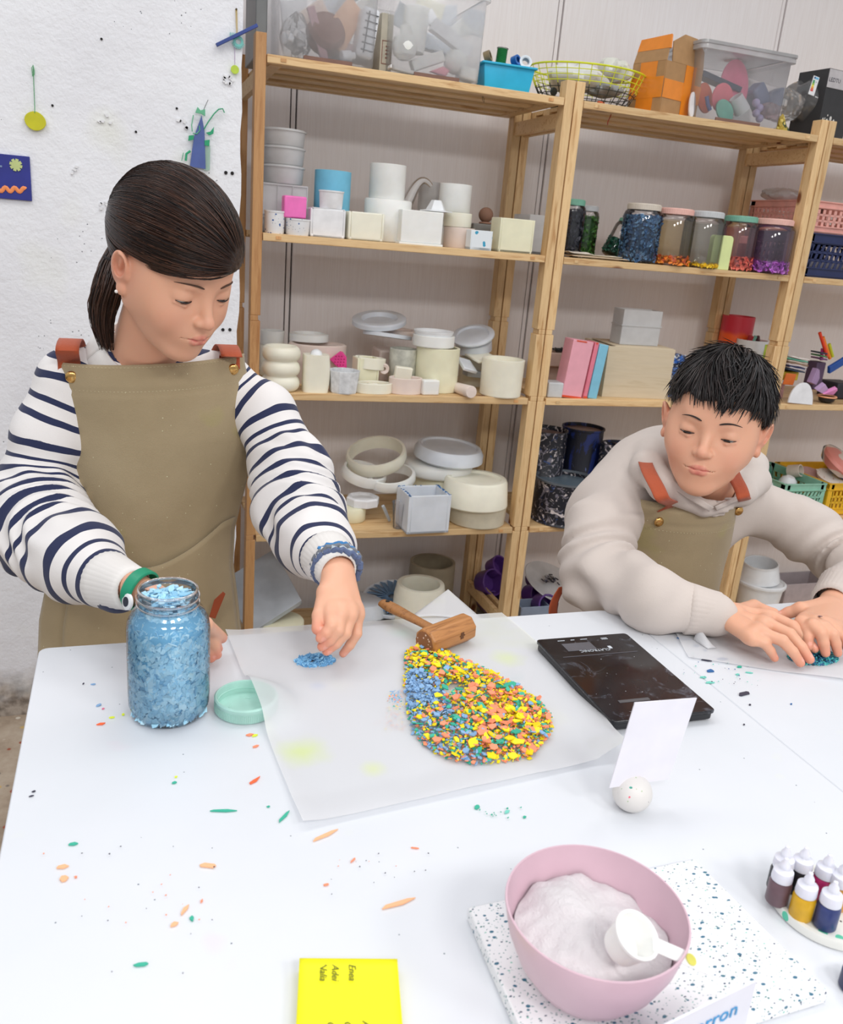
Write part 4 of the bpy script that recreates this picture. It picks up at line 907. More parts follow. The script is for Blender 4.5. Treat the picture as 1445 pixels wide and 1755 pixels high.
p = at_y(1392, 818, .16); b = MB(); b.lathe([(.03, 0), (.045, .006), (.05, .02), (.04, .02), (.001, .012)], 36); b.build('pink_dish', plain('dusty_pink_resin', (200, 160, 156), .5), None, (p[0], .18, p[2]-.01), (.4, -.1, 0), label='dusty pink dish behind the terrazzo dish', cat='dish')

# ---- third shelf of the right unit ----
X = at_y(1262, 575, .18)[0]
b = MB(); X, w, h = fit(1240, 1285, 541, 590, .30, Z3); s = NT('red_orange_dipped'); v = s.coord(); sx_ = s.n('ShaderNodeSeparateXYZ'); s.l(v, sx_.inputs[0])
s.col(s.ramp(s.math('ADD', sx_.outputs[2], s.math('MULTIPLY', s.noise(v, 20, 2), .03)), [(.045, lin((248, 96, 30))), (.06, lin((206, 42, 60)))])); s.set(Roughness=.4)
zc_ = at_y(1262, 588, .30)[2]; MB().box((0, 0, (zc_-Z3)/2), (.09, .08, zc_-Z3-.001)).build('rose_block', plain('rose_block', (190, 150, 140), .6), None, (X, .30, Z3), bevel=.004, label='rose block carrying the orange and red dipped cup', cat='block')
cup(w/2, h-(zc_-Z3), .003, 1, 1, 36, .004).build('dipped_cup', s.m, None, (X, .30, zc_), label='orange cup with a red dipped top seen through the open shelf side', cat='cup')
X, w, h = fit(1265, 1308, 582, 620, .22, Z3)
t = thing('lime_banded_cup', 'white cup with a lime stripe above the dark hair', 'cup', (X, .22, Z3)); cup(w/2, h, .003, 1, .95, 36, .004).build('body', M_PWHITE, t)
MB().grid(lambda u, q: ((w/2+.0006)*cos(-1.3+.35*u), (w/2+.0006)*sin(-1.3+.35*u), h*(.1+.85*q)), 4, 2).build('stripe', plain('lime_paint', (200, 226, 70), .5), t, solid=.0006)
for k, (dx, c) in enumerate(((-.012, (190, 50, 60)), (.006, (120, 180, 160)), (.018, (80, 40, 44)))):
    MB().box((0, 0, 0), (.018, .012, .02)).build('resin_offcut', plain('offcut_%d' % k, c, .5), None, (X+dx, .22, Z3+h+.004), (.3, .2*k, k), bevel=.002, label=('red', 'mint', 'maroon')[k]+' resin offcut sticking out of the lime-striped cup', cat='offcut')
# stack of coloured sheets
cols = [((44, 60, 84), 'slate blue'), ((205, 198, 204), 'pale grey'), ((40, 48, 96), 'navy'), ((226, 214, 214), 'off-white'), ((160, 130, 108), 'brown'), ((214, 196, 180), 'beige'), ((104, 178, 152), 'mint green'), ((232, 222, 216), 'ivory with dark blots')]
xs = at_y(1346, 640, .04)[0]; zt = at_y(1370, 632, .10)[2]
MB().box((0, .05, 0), (.075, .09, .03)).build('yellow_block', plain('yellow_resin', (220, 190, 50), .5), None, (xs+.045, .06, zt-.022), bevel=.003, label='yellow and rose resin block under the sheet stack', cat='block')
MB().box((0, .0, 0), (.04, .06, .05)).build('support_block', plain('rose_resin', (196, 150, 150), .5), None, (xs+.045, .13, Z3+.026), bevel=.003, label='rose block carrying the stack of coloured sheets', cat='block')
for k, (c, nm) in enumerate(cols):
    w = .085-(.012 if k < 3 else 0); b = MB()
    b.grid(lambda u, q: ((u-.5)*w, (q-.5)*.12, .0006*sin(u*9+k)+.001*sin(q*5+k)), 10, 5)
    b.build('resin_sheet', plain('sheet_'+nm.replace(' ', '_'), c, .5) if k < 7 else speckled('ivory_blotted', c, [((40, 40, 44), .7, .22)], .5, 40), None, (xs+.048+.003*sin(k*2), .10, zt+k*.0062), (0, .12, .04*sin(k*3)), solid=.0045, label=nm+' resin sheet in the stack on the right unit\'s third shelf', cat='sheet', group='stack of coloured resin sheets', smooth=60)
MB().box((0, 0, 0), (.045, .004, .04)).build('orange_tile', plain('orange_tile', (226, 116, 50), .5), None, (xs+.028, .045, zt-.03), (.1, .05, 0), bevel=.0015, label='orange tile with a white edge below the sheet stack', cat='tile')
X, w, h = fit(1338, 1403, 648, 695, .0, Z3)
b = MB(); w = .105; pl = [(-w*.55, 0), (w*.45, 0)]+[(w*.45*cos(a)-.0*w if cos(a) > 0 else w*.55*cos(a), .074*sin(a)) for a in np.linspace(.1, pi-.1, 18)]
b.prism(pl, 0, .007, Matrix.Rotation(pi/2, 4, 'X')); b.build('half_disc', M_PLW, None, (at_y(1372, 690, .0)[0]+.004, .004, Z3+.001), (-.12, .06, 0), bevel=.001, label='white half disc standing at the front edge beside the dark hair', cat='disc')
def poly_solid(name, label, pts, th, loc, rot, m):
    MB().prism(pts, 0, th, Matrix.Rotation(pi/2, 4, 'X')).build(name, m, None, loc, rot, bevel=.001, label=label, cat='offcut', group='coloured resin offcuts on the right unit')
p = at_y(1392, 645, .06); poly_solid('resin_wedge', 'dull lilac wedge pointing up behind the half disc', [(-.022, -.02), (.014, -.03), (.026, -.006), (.014, .024), (-.002, .03)], .02, (p[0]+.004, .07, p[2]), (0, 0, .3), plain('lilac_resin', (170, 140, 178), .5))
p = at_y(1408, 662, .04); poly_solid('resin_wedge', 'pale lilac square offcut right of the half disc', [(-.018, -.012), (.012, -.02), (.026, .0), (.002, .016)], .02, (p[0], .05, p[2]), (.3, .1, 0), plain('pale_lilac_resin', (202, 172, 214), .5))
p = at_y(1425, 668, .03); poly_solid('resin_wedge', 'pink pointed offcut above the orange bowl', [(-.03, -.012), (.016, -.014), (.022, .006), (.016, .014)], .016, (p[0], .04, p[2]), (.4, 0, 0), plain('pink_resin', (236, 150, 206), .5))
p = at_y(1424, 685, .02)
t = thing('orange_rim_bowl', 'small black bowl with a peach rim at the shelf edge', 'bowl', (p[0], .04, Z3+.001))
MB().lathe([(.014, 0), (.026, .006), (.030, .020), (.027, .020), (.001, .008)], 30).build('bowl', plain('black_plastic', (34, 32, 34), .35), t)
MB().lathe([(.030, .019), (.034, .021), (.033, .025), (.027, .023)], 30, cap=False).build('rim', plain('peach_rim', (248, 176, 130), .5), t)
p = at_y(1432, 625, .10); MB().box((0, 0, 0), (.10, .012, .028)).build('blue_bar', plain('royal_blue_resin', (28, 84, 168), .45), None, (p[0]+.02, .11, p[2]), (.1, -.42, .2), bevel=.002, label='royal blue bar slanting up at the picture edge', cat='bar')
p = at_y(1440, 640, .12); b = MB(); b.box((0, 0, 0), (.10, .10, .06)); b.build('black_basket', plain('black_mesh', (38, 38, 48), .5), None, (p[0]+.045, .16, Z3+.03), bevel=.006, label='dark basket below the blue bar at the picture edge', cat='basket')
for k, (u0, v0, u1, v1, c, lb) in enumerate(((1418, 612, 1405, 570, (238, 70, 40), 'red-orange glossy stick standing behind the blue bar'), (1424, 615, 1412, 578, (246, 140, 40), 'orange glossy stick next to the red one'), (1430, 612, 1424, 590, (200, 206, 50), 'lime glossy stick right of the orange one'), (1412, 618, 1414, 598, (206, 60, 140), 'magenta glossy stick low in the bunch'))):
    a = at_y(u0, v0, .12); c_ = at_y(u1, v1, .12); MB().tube([tuple(a*0), tuple((c_-a)*.5), tuple(c_-a)], .006, 10).build('glossy_stick', plain('stick_%d' % k, c, .25), None, (a[0], .12+.004*k, a[2]), label=lb, cat='stick', group='glossy coloured sticks')
for k, (v, c, nm) in enumerate(((604, (44, 56, 70), 'dark teal'), (609, (74, 130, 80), 'green'), (614, (110, 60, 110), 'plum'))):
    p = at_y(1404, v, .12); MB().box((0, 0, 0), (.032, .05, .0055)).build('resin_sheet', plain('small_sheet_%d' % k, c, .5), None, tuple(p), (0, .08, 0), bevel=.001, label=nm+' small sheet between the stack and the glossy sticks', cat='sheet')
b = MB(); p = at_y(1402, 622, .13); b.box((0, 0, 0), (.04, .05, .10)); b.build('support_block', plain('plum_block', (90, 70, 96), .6), None, (p[0], .135, p[2]-.045), bevel=.003, label='dull plum block under the small sheets', cat='block')
# ================================================================ things on top of the units
def storage_box(label, X, Y, w, d, h, rz=0, flare=1.06, lid=False, m=M_CLEARBOX):
    t = thing('storage_box', label, 'storage box', (X, Y, Z1), rz, 'clear storage boxes on top of the shelving')
    n = 4; vs = []; fs = []; r = .018
    def ringpts(s_, z):
        out = []
        for cx, cy, a0 in ((w/2-r, -d/2+r, -90), (w/2-r, d/2-r, 0), (-w/2+r, d/2-r, 90), (-w/2+r, -d/2+r, 180)):
            for k in range(5): a = radians(a0+22.5*k); out.append(((cx+r*cos(a))*s_, (cy+r*sin(a))*s_, z))
        return out
    def shell(levels, name, mm, cap0=False):
        b = MB(); V = []; N = 20
        for s_, z in levels: V += ringpts(s_, z)
        F = [(k*N+i, k*N+(i+1) % N, (k+1)*N+(i+1) % N, (k+1)*N+i) for k in range(len(levels)-1) for i in range(N)]
        if cap0: F.append(tuple(range(N-1, -1, -1)))
        b.add(V, F); return b.build(name, mm, t, smooth=40)
    shell([(.955, .004), (.97, .010), (1.0, h*.9), (1.0, h*.97)], 'body', m, True)
    shell([(1.0, h*.93), (flare, h*.93), (flare, h*.97), (flare*.985, h), (1.0, h)], 'rim', M_LIDBOX)
    MB().box((0, 0, .002), (w*.9, d*.9, .004)).build('base', M_LIDBOX, t)
    MB().box((0, -d/2*.955-.004, .006), (w*.5, .005, .010)).build('brown_foot', plain('brown_foot_strip', (128, 96, 84), .6), t, bevel=.001)
    if lid:
        b = MB(); V = ringpts(flare*1.01, h)+ringpts(flare*1.01, h+.008); N = 20
        b.add(V, [tuple(range(N-1, -1, -1)), tuple(range(N, 2*N))]+[(i, (i+1) % N, N+(i+1) % N, N+i) for i in range(N)]); b.build('lid', M_LIDBOX, t, smooth=40)
    return t
def inbox(name, label, u, v, Y, b, m, rot=(0, 0, 0), cat='mould', group='contents of the clear boxes', smooth=35, bev=0, kind=None):
    p = at_y(u, v, Y); o = b.build(name, m, None, tuple(p), rot, label=label, cat=cat, group=group, smooth=smooth, bevel=bev, kind=kind)
    o.scale = (1.45,)*3 if name not in ('foam_sheet', 'wrapping_sheet', 'pale_slab') else (1, 1, 1); return o
# box A
xa0, xa1 = at_y(478, 80, .01)[0], at_y(645, 110, .01)[0]
storage_box('left clear storage box full of bagged plaster pieces', (xa0+xa1)/2, .175, xa1-xa0, .33, .235)
M_FOAM = plain('white_foam', (238, 240, 244), .6); M_PEACH = plain('peach_card', (232, 184, 150), .6); M_BROWNP = plain('brown_band', (140, 96, 84), .6)
rnd = random.Random(12)
filmbag('film_bag', 'clear bag of plaster crumbs at the left of the left storage box', tuple(at_y(508, 70, .10)), .036, .05, .06, 5, M_BAG)
for k in range(7):
    b = MB(); q = rnd.uniform(.009, .014); b.box((0, 0, 0), (q*2, q, q*1.4)); inbox('plaster_piece', 'small white plaster crumb in the bag inside the left storage box', 492+rnd.uniform(0, 34), 60+k*4, .06+.01*k, b, M_FOAM, (rnd.random()*3, rnd.random()*3, rnd.random()), 'plaster piece', 'small plaster pieces in the left storage box', bev=.002)
inbox('peach_plate', 'peach coloured folded plate in the left storage box', 583, 42, .07, MB().prism([(-.03, -.03), (.02, -.045), (.035, .035), (.0, .05)], 0, .006, Matrix.Rotation(pi/2, 4, 'X')), M_PEACH, (0, .3, .2), 'plate', bev=.001)
inbox('brown_coil', 'brown ribbed coil in the middle of the left storage box', 552, 68, .10, MB().lathe([(.030, 0), (.034, .01), (.030, .02), (.034, .03), (.028, .04)], 30), M_BROWNP, (1.2, .3, 0), 'coil')
inbox('mauve_strip', 'dusty mauve strip standing slantwise in the left storage box', 545, 60, .05, MB().box((0, 0, 0), (.014, .008, .09)), plain('dusty_mauve', (196, 152, 160), .5), (0, -.35, 0), 'strip', bev=.001)
t_ = t = thing('drawn_block', 'white ribbed block drawn with dark lines at the right of the left storage box', 'block', tuple(at_y(626, 60, .06)), (0, .12, 0), 'contents of the clear boxes')
MB().box((0, 0, 0), (.034, .05, .085)).build('body', M_FOAM, t, bevel=.008, seg=4); t.scale = (1.4,)*3
b = MB(); [b.box((.002, -.026, -.03+.012*k), (.024, .0015, .0015), 0) for k in range(6)]; b.box((-.004, -.026, 0), (.0018, .0015, .07)); b.build('dark_lines', plain('dark_line', (70, 72, 80), .6), t)
inbox('pale_slab', 'pinkish translucent slab lying at the bottom of the left storage box', 590, 90, .12, MB().box((0, 0, 0), (.12, .10, .03)), plain('dusty_pink_film', (206, 184, 186), .5), (0, .06, 0), 'slab', bev=.006)
inbox('white_plug', 'small white plug at the front bottom of the left storage box', 585, 96, .03, MB().lathe([(.009, 0), (.009, .018), (.006, .018), (.006, .026)], 16), M_FOAM, (0, 1.4, .2), 'plug')
for k in range(5):
    inbox('foam_sheet', ('bluish foam sheet at the back top', 'creased white sheet at the top left', 'dull grey tray piece at the upper back', 'pearly sheet leaning to the right', 'pale wrapping sheet in the top middle')[k]+' of the left storage box', (560, 505, 600, 620, 545)[k], (15, 25, 12, 25, 35)[k], .2-.02*k, MB().box((0, 0, 0), (.08, .004, .07)), (M_GREYW, M_FOAM, M_GREY, M_WHITE, M_PINKISH)[k], (.3, (.5, -.3, .2, -.6, .9)[k], .3), 'sheet', bev=.001)
# box B
xb0, xb1 = at_y(672, 100, .01)[0], at_y(826, 135, .01)[0]
storage_box('second clear storage box holding white cylinder and ball moulds', (xb0+xb1)/2, .175, xb1-xb0, .33, .215)
inbox('cylinder_mould', 'tall milky cylinder mould inside the second storage box', 706, 90, .09, cup(.023, .075, .004, 1, 1.0, 30), M_WHITE, (0, .06, 0))
inbox('bottle_mould', 'short-necked milky round flask inside the second storage box', 692, 103, .045, MB().lathe([(.010, 0), (.020, .008), (.024, .022), (.020, .036), (.010, .042), (.010, .056)], 28), M_WHITE)
inbox('ball_mould', 'milky ball-shaped mould low in the second storage box', 781, 106, .06, MB().sphere((0, 0, 0), .022, 24, 14), M_WHITE)
inbox('white_bar', 'long white bar with a faint blue smear slanting down to the right', 773, 66, .06, MB().box((0, 0, 0), (.085, .02, .022)), M_PLW, (0, .45, 0), 'bar', bev=.001)
inbox('white_bar', 'short white bar high in the second storage box', 732, 33, .10, MB().box((0, 0, 0), (.03, .02, .02)), M_PLW, (0, -.7, 0), 'bar', bev=.001)
inbox('white_bar', 'white bar slanting upward at the bottom of the second storage box', 732, 105, .07, MB().box((0, 0, 0), (.065, .02, .02)), M_WHITE, (0, -.4, 0), 'bar', bev=.002)
inbox('pink_offcut', 'bright pink offcut at the bottom of the second storage box', 752, 122, .05, MB().prism([(-.02, -.006), (.012, -.008), (.018, .004), (.004, .008)], 0, .012, Matrix.Rotation(pi/2, 4, 'X')), plain('pink_offcut', (246, 150, 170), .5), (0, .1, 0), 'offcut', bev=.002)
inbox('grey_slab', 'bluish slab behind the cylinder mould in the second storage box', 742, 75, .16, MB().box((0, 0, 0), (.07, .02, .03)), M_GREYW, (0, .1, 0), 'slab', bev=.004)
inbox('flat_strip', 'thin white strip on the floor of the second storage box', 700, 124, .04, MB().box((0, 0, 0), (.075, .02, .006)), M_PLW, (0, .12, 0), 'strip', bev=.001)
inbox('cube_mould', 'small milky cube mould in the right corner of the second storage box', 800, 128, .05, MB().box((0, 0, 0), (.035, .035, .022)), M_WHITE, (0, .12, 0), bev=.004)
for k in range(4):
    inbox('wrapping_sheet', ('grey-green', 'pearly', 'pale', 'milky')[k]+' wrapping sheet crumpled at the back of the second storage box', (700, 760, 800, 735)[k], (35, 30, 60, 20)[k], .24-.01*k, MB().box((0, 0, 0), (.09, .004, .06)), (M_GREY, M_GREYW, M_WHITE, M_CREAM)[k], (.2, (.3, -.2, .8, .1)[k], .2), 'sheet', bev=.001)
# small printed box between
t = thing('lined_card_box', 'beige card box with brown line drawing between the two clear boxes', 'box', (at_y(655, 105, .10)[0]+.004, .08, Z1), .12)
MB().box((0, .10, .075), (.034, .2, .15)).build('body', plain('beige_card', (214, 206, 186), .6), t, bevel=.001)
b = MB(); [b.box((0, -.0006, z), (.026, .001, .0015)) for z in (.03, .085)]; [b.box((x, -.0006, .058), (.0015, .001, .055)) for x in (-.012, .012)]; [b.box((.002, -.0006, .045+.009*k), (.008, .001, .003)) for k in range(4)]
b.build('line_drawing', plain('brown_print', (150, 90, 76), .6), t)
# grey metal case at the far left above the post
MB().box((0, 0, .09), (.03, .2, .18)).build('grey_case', plain('dull_grey_metal', (132, 134, 134), .4, .1, 8), None, (.026, .18, Z1+.001), bevel=.003, label='dull grey case standing behind the top of the left post', cat='case')
# blue basket with ribbon spool and tapes
X, w, h = fit(830, 915, 112, 156, .03, Z1)
t = thing('blue_basket', 'cyan plastic basket at the right end of the left unit\'s top', 'basket', (X, .09, Z1), -.05)
b = MB(); w2 = w/2; dd = .065
V = [(-w2*.88, -dd*.88, 0), (w2*.88, -dd*.88, 0), (w2*.88, dd*.88, 0), (-w2*.88, dd*.88, 0), (-w2, -dd, h), (w2, -dd, h), (w2, dd, h), (-w2, dd, h)]
b.add(V, [(3, 2, 1, 0), (0, 1, 5, 4), (1, 2, 6, 5), (2, 3, 7, 6), (3, 0, 4, 7)]); b.build('tub', M_CYAN, t, solid=.002, bevel=.004)
b = MB()
for y in (-dd, dd): b.box((0, y*1.04, h-.001), (w+.012, .009, .006))
for x_ in (-w2, w2): b.box((x_*1.04, 0, h-.001), (.009, dd*2+.01, .006))
b.build('rim', M_CYAN, t, bevel=.002)
t = thing('ribbon_spool', 'green ribbon spool standing in the cyan basket', 'spool', tuple(at_y(858, 108, .08)), (0, .06, 0))
b = MB(); pr = [(.013, -.01)]
for k in range(14): pr += [(.0150, -.008+k*.0032), (.0138, -.0064+k*.0032)]
b.lathe(pr, 28).build('ribbon', plain('green_ribbon', (26, 122, 56), .45), t)
MB().lathe([(.0165, 0), (.0165, .0015)], 28).build('flange', M_CLEAR, t, (0, 0, .036))
for k, (u, v, r, m, rot, lb) in enumerate(((884, 104, .013, plain('blue_tape', (40, 110, 190), .4), (1.3, 0, .5), 'blue adhesive tape roll in the cyan basket'), (900, 108, .017, M_BLUSPK2, (1.3, 0, -.2), 'clear tape roll with a blue core in the cyan basket'), (836, 97, .014, plain('brown_tape', (150, 130, 96), .5), (1.2, 0, .9), 'brown twine roll behind the green spool'))):
    p = at_y(u, v, .09); MB().lathe([(r*.6, -.008), (r, -.008), (r, .008), (r*.6, .008)], 30, cap=False).build('tape_roll', m, None, tuple(p), rot, solid=.002, label=lb, cat='tape roll')
# wire basket : yellow above, black below
ax = at_y(912, 112, .16); bx = at_y(1096, 140, .16)
cx = (ax[0]+bx[0])/2; rx = (bx[0]-ax[0])/2; ztop = at_y(1005, 118, .16)[2]
t = thing('wire_basket', 'round wire basket, yellow rim and black base, bridging the two left units', 'basket', (cx, .155, Z1+.002))
HB = at_y(1090, 140, .16)[2]-Z1; ryb = .135
def wr(f): z = HB*f; k = .62+.38*f**.6; return rx*k, ryb*k, z
M_WY = plain('yellow_wire', (218, 226, 40), .4); M_WB = plain('black_wire', (40, 44, 40), .4)
def ringw(f, r, m, nm):
    a, b_, z = wr(f); MB().tube([(a*cos(q), b_*sin(q), z) for q in np.linspace(0, 2*pi, 49)[:-1]], r, 6, closed=True).build(nm, m, t)
ringw(1, .0028, M_WY, 'rim')
for f in (.86, .72, .58): ringw(f, .0013, M_WY, 'ring_wire')
for f in (.42, .28, .14, .02): ringw(f, .0013, M_WB, 'ring_wire')
for k in range(30):
    a = 2*pi*k/30
    def pt(f): x_, y_, z_ = wr(f); return (x_*cos(a), y_*sin(a), z_)
    MB().tube([pt(f) for f in (1, .85, .7, .5)], .0013, 5).build('upright_wire', M_WY, t); MB().tube([pt(f) for f in (.5, .3, .1, .0)]+[(0, 0, .0)], .0013, 5).build('lower_wire', M_WB, t)
filmbag('film_bag', 'white plastic bag filling the wire basket', tuple(at_y(985, 135, .15)), .085, .08, .036, 8, plain('white_film', (226, 226, 222), .35), .2)
filmbag('film_bag', 'pale crumpled bag rising from the right of the wire basket', tuple(at_y(1055, 122, .16)), .045, .05, .03, 9, plain('pale_film', (222, 222, 210), .35), .3, (0, .3, 0))
filmbag('film_bag', 'grey crumpled wrapping low in the wire basket', tuple(at_y(1035, 155, .12)), .05, .04, .02, 10, plain('silver_film', (150, 150, 150), .3), .35)
p = at_y(949, 157, .07); b = MB(); b.lathe([(.003, -.004), (.010, -.004), (.012, 0), (.010, .004), (.003, .004)], 24); b.build('round_castor', M_WB, None, tuple(p), (pi/2, 0, .2), label='small black wheel pressed against the wire basket side', cat='wheel')
p = at_y(1030, 176, .09); MB().box((0, 0, 0), (.022, .01, .006)).build('orange_piece', plain('orange_piece', (236, 100, 50), .5), None, tuple(p), (0, .1, 0), bevel=.002, label='small orange piece at the bottom of the wire basket', cat='piece')
# cardboard box with orange tape
M_CARD = plain('cardboard', (176, 136, 92), .75, .05, 40); M_OTAPE = plain('orange_tape', (236, 140, 40), .25, .04)
pL = at_y(1078, 190, .05); pR = at_y(1160, 193, .03)
bx0 = at_y(1085, 186, .04)[0]; bx1 = at_y(1185, 193, .04)[0]; HC = at_y(1130, 104, .04)[2]-Z1
t = thing('cardboard_box', 'open cardboard box bound with orange tape, two flaps standing up', 'box', ((bx0+bx1)/2, .055, Z1+.001), .0)
W_ = .165; DD = .125; kc = at_y(1130, 191, .02); t.location = (kc[0]+cos(.3)*W_/2, .02+sin(.3)*W_/2, Z1+.001); t.rotation_euler = (0, 0, .3)
for nm, c, d in (('front_panel', (0, 0, HC/2), (W_, .004, HC)), ('back_panel', (0, DD, HC/2), (W_, .004, HC)), ('side_panel', (-W_/2, DD/2, HC/2), (.004, DD, HC)), ('side_panel', (W_/2, DD/2, HC/2), (.004, DD, HC)), ('base', (0, DD/2, .002), (W_, DD, .004))):
    MB().box(c, d).build(nm, M_CARD, t, bevel=.0006)
MB().box((-W_*.0, -.0028, HC*.48), (W_+.002, .001, HC*.36)).build('tape_strip', M_OTAPE, t)
MB().box((W_*.16, -.0034, HC/2), (W_*.28, .001, HC)).build('tape_strip', M_OTAPE, t)
MB().box((-W_/2-.0026, DD*.5, HC/2), (.001, DD*.5, HC)).build('tape_strip', M_OTAPE, t)
MB().box((-W_/2-.003, DD*.5, HC*.5), (.001, DD, HC*.4)).build('tape_strip', M_OTAPE, t)
fl = MB(); q = W_*.86; fl.prism([(-q/2, 0), (q/2, 0), (q/2, .048), (q*.25, .078), (-q*.15, .080), (-q/2, .054)], -.002, .002, Matrix.Translation((W_/2-q/2, 0, HC)) @ Matrix.Rotation(pi/2-.12, 4, 'X')); fl.build('flap', M_CARD, t, bevel=.0006)
fl = MB(); fl.prism([(0, 0), (DD, 0), (DD*1.0, .07), (DD*.1, .075)], -.002, .002, Matrix.Translation((-W_/2, 0, HC)) @ Matrix.Rotation(.30, 4, 'Y') @ Matrix.Rotation(pi/2, 4, 'Z') @ Matrix.Rotation(pi/2, 4, 'X'))
f_ = fl.build('flap', M_CARD, t, bevel=.0006)
fl = MB(); fl.prism([(0, .035), (DD, .035), (DD*1.0, .0705), (DD*.1, .0755)], -.0026, .0026, Matrix.Translation((-W_/2, 0, HC)) @ Matrix.Rotation(.30, 4, 'Y') @ Matrix.Rotation(pi/2, 4, 'Z') @ Matrix.Rotation(pi/2, 4, 'X')); fl.build('tape_strip', M_OTAPE, f_)
# box C
xc0, xc1 = at_y(1196, 150, .01)[0], at_y(1345, 170, .01)[0]
HB3 = at_y(1270, 82, .03)[2]-Z1
storage_box('right clear storage box with a lid, showing pink discs inside', (xc0+xc1)/2+.008, .165, xc1-xc0+.01, .30, HB3*.97, lid=True, m=thin_glass('clearer_box_plastic', (.98, .985, 1), .03, .08, .2, (1, 1, 1)))
def disc(lb, u, v, Y, rx_, ry_, m, rot, th=.006):
    p = at_y(u, v, Y); MB().lathe([(1, -th/2), (1, th/2)], 36, sx=rx_, sy=ry_).build('resin_disc', m, None, tuple(p), rot, label=lb, cat='disc', group='resin pieces in the right storage box', smooth=30, bevel=.001)
disc('large rose pink oval disc standing in the right storage box', 1258, 150, .12, .056, .080, plain('rose_resin2', (232, 120, 150), .45), (pi/2-.1, 0, .1))
disc('salmon pink oval disc in front of the large rose one', 1238, 168, .07, .038, .045, plain('salmon_resin', (244, 120, 136), .45), (pi/2-.2, .5, 0))
disc('orange red disc at the left in the right storage box', 1208, 168, .10, .036, .044, plain('vermilion_resin', (220, 100, 60), .45), (pi/2-.2, 0, .3))
disc('turquoise rounded piece at the bottom of the right storage box', 1242, 190, .045, .036, .030, plain('turquoise_resin', (130, 208, 186), .45), (pi/2-.2, .6, 0))
disc('pale grey half disc beside the cardboard box', 1186, 180, .03, .012, .036, plain('pale_grey_resin', (226, 222, 222), .45), (pi/2-.1, 0, .2))
p = at_y(1228, 140, .13); MB().box((0, 0, 0), (.16, .06, .016)).build('navy_slab', plain('slate_navy_resin', (50, 72, 96), .45), None, tuple(p), (.1, .16, .1), bevel=.001, label='slate navy slab crossing behind the pink discs', cat='slab')
p = at_y(1300, 168, .12); MB().box((0, 0, 0), (.08, .05, .05)).build('slate_piece', plain('slate_resin', (108, 124, 156), .45), None, tuple(p), (0, .8, .1), bevel=.008, label='slate blue piece at the right of the large disc', cat='piece')
p = at_y(1213, 178, .05); MB().tube([(-.008, 0, .02), (0, 0, 0), (.012, 0, -.016)], .006, 8).build('blue_curve', plain('cobalt_resin', (64, 92, 160), .4), None, tuple(p), label='cobalt curved piece between the orange and salmon discs', cat='piece')
p = at_y(1280, 186, .04); cup(.024, .050, .002, .85, 1, 28).build('white_cup', M_PWHITE, None, (p[0]-.006, .05, p[2]-.008), (0, -.75, 0), label='white cup lying tilted in the right storage box', cat='cup')
for k in range(4):
    p = at_y(1296+6*(k % 2), 176+9*k, .08); MB().sphere((0, 0, 0), .012, 16, 10).build('lilac_bead', plain('lilac_bead', (188, 180, 220), .4), None, tuple(p), label='lilac bead in the right storage box', cat='bead', group='lilac beads beside the white cup')
filmbag('film_bag', 'pinkish film wrap in the right corner of the right storage box', tuple(at_y(1318, 190, .08)), .03, .03, .022, 14, thin_glass('pink_film', (1, .85, .88), .2, .1, .4, (.95, .75, .78)))
filmbag('film_bag', 'crumpled rose paper at the top of the right storage box', tuple(at_y(1258, 98, .16)), .045, .04, .012, 15, plain('rose_tissue', (232, 200, 206), .6))
# little golden mountain
p = at_y(1345, 218, .03)
t = thing('golden_mountain', 'small jagged golden and moss green mountain figure by the right post', 'figurine', (p[0], .045, Z1+.001), .1)
b = MB(); rnd = random.Random(2); V = []
for j in range(9):
    f = j/8; 
    for i in range(22):
        a = 2*pi*i/22; r_ = (.028*(1-f*.85))*(1+.22*rnd.uniform(-1, 1)); V.append((r_*cos(a)-.005*f, r_*.6*sin(a), .002+f*.045*(1+.12*rnd.uniform(-1, 1))))
b.add(V, [(j*22+i, j*22+(i+1) % 22, (j+1)*22+(i+1) % 22, (j+1)*22+i) for j in range(8) for i in range(22)]+[tuple(176+i for i in range(22))])
b.build('peak', speckled('gold_moss_paint', (176, 150, 50), [((60, 74, 30), .8, .36), ((220, 200, 110), 1.2, .28)], .35, 50), t, smooth=0)
MB().box((0, 0, 0), (.062, .034, .004)).build('foot', M_BROWNP, t, bevel=.001)
# bag with bulbs and energy label
filmbag('film_bag', 'large clear bag of bulbs with an energy label, by the right post', tuple(at_y(1385, 175, .14)), .085, .07, .062, 17, M_BAG, .14)
filmbag('film_bag', 'small crumpled film in front of the large clear bag', tuple(at_y(1345, 180, .13)), .05, .05, .045, 18, M_BAG, .25)
t = thing('energy_label', 'white energy label with rainbow bars inside the clear bag', 'label', tuple(at_y(1395, 147, .055)), (0, .14, 0))
MB().box((0, 0, 0), (.023, .0012, .054)).build('card', M_PWHITE, t)
MB().box((.001, -.001, .022), (.017, .0008, .005)).build('header', plain('label_blue', (110, 190, 230), .5), t)
MB().box((-.006, -.0014, .022), (.004, .0008, .005)).build('flag', plain('label_navy', (30, 60, 130), .5), t)
for k, c in enumerate(((40, 150, 90), (70, 170, 70), (170, 205, 60), (245, 230, 60), (246, 180, 50), (236, 110, 50), (220, 60, 50))):
    w = .006+.0006*k; b = MB(); b.prism([(-.009, -.0018), (-.009+w, -.0018), (-.007+w, 0), (-.009+w, .0018), (-.009, .0018)], 0, .0008, Matrix.Translation((0, -.0006, .013-.0046*k)) @ Matrix.Rotation(pi/2, 4, 'X')); b.build('rating_bar', plain('rating_%d' % k, c, .5), t)
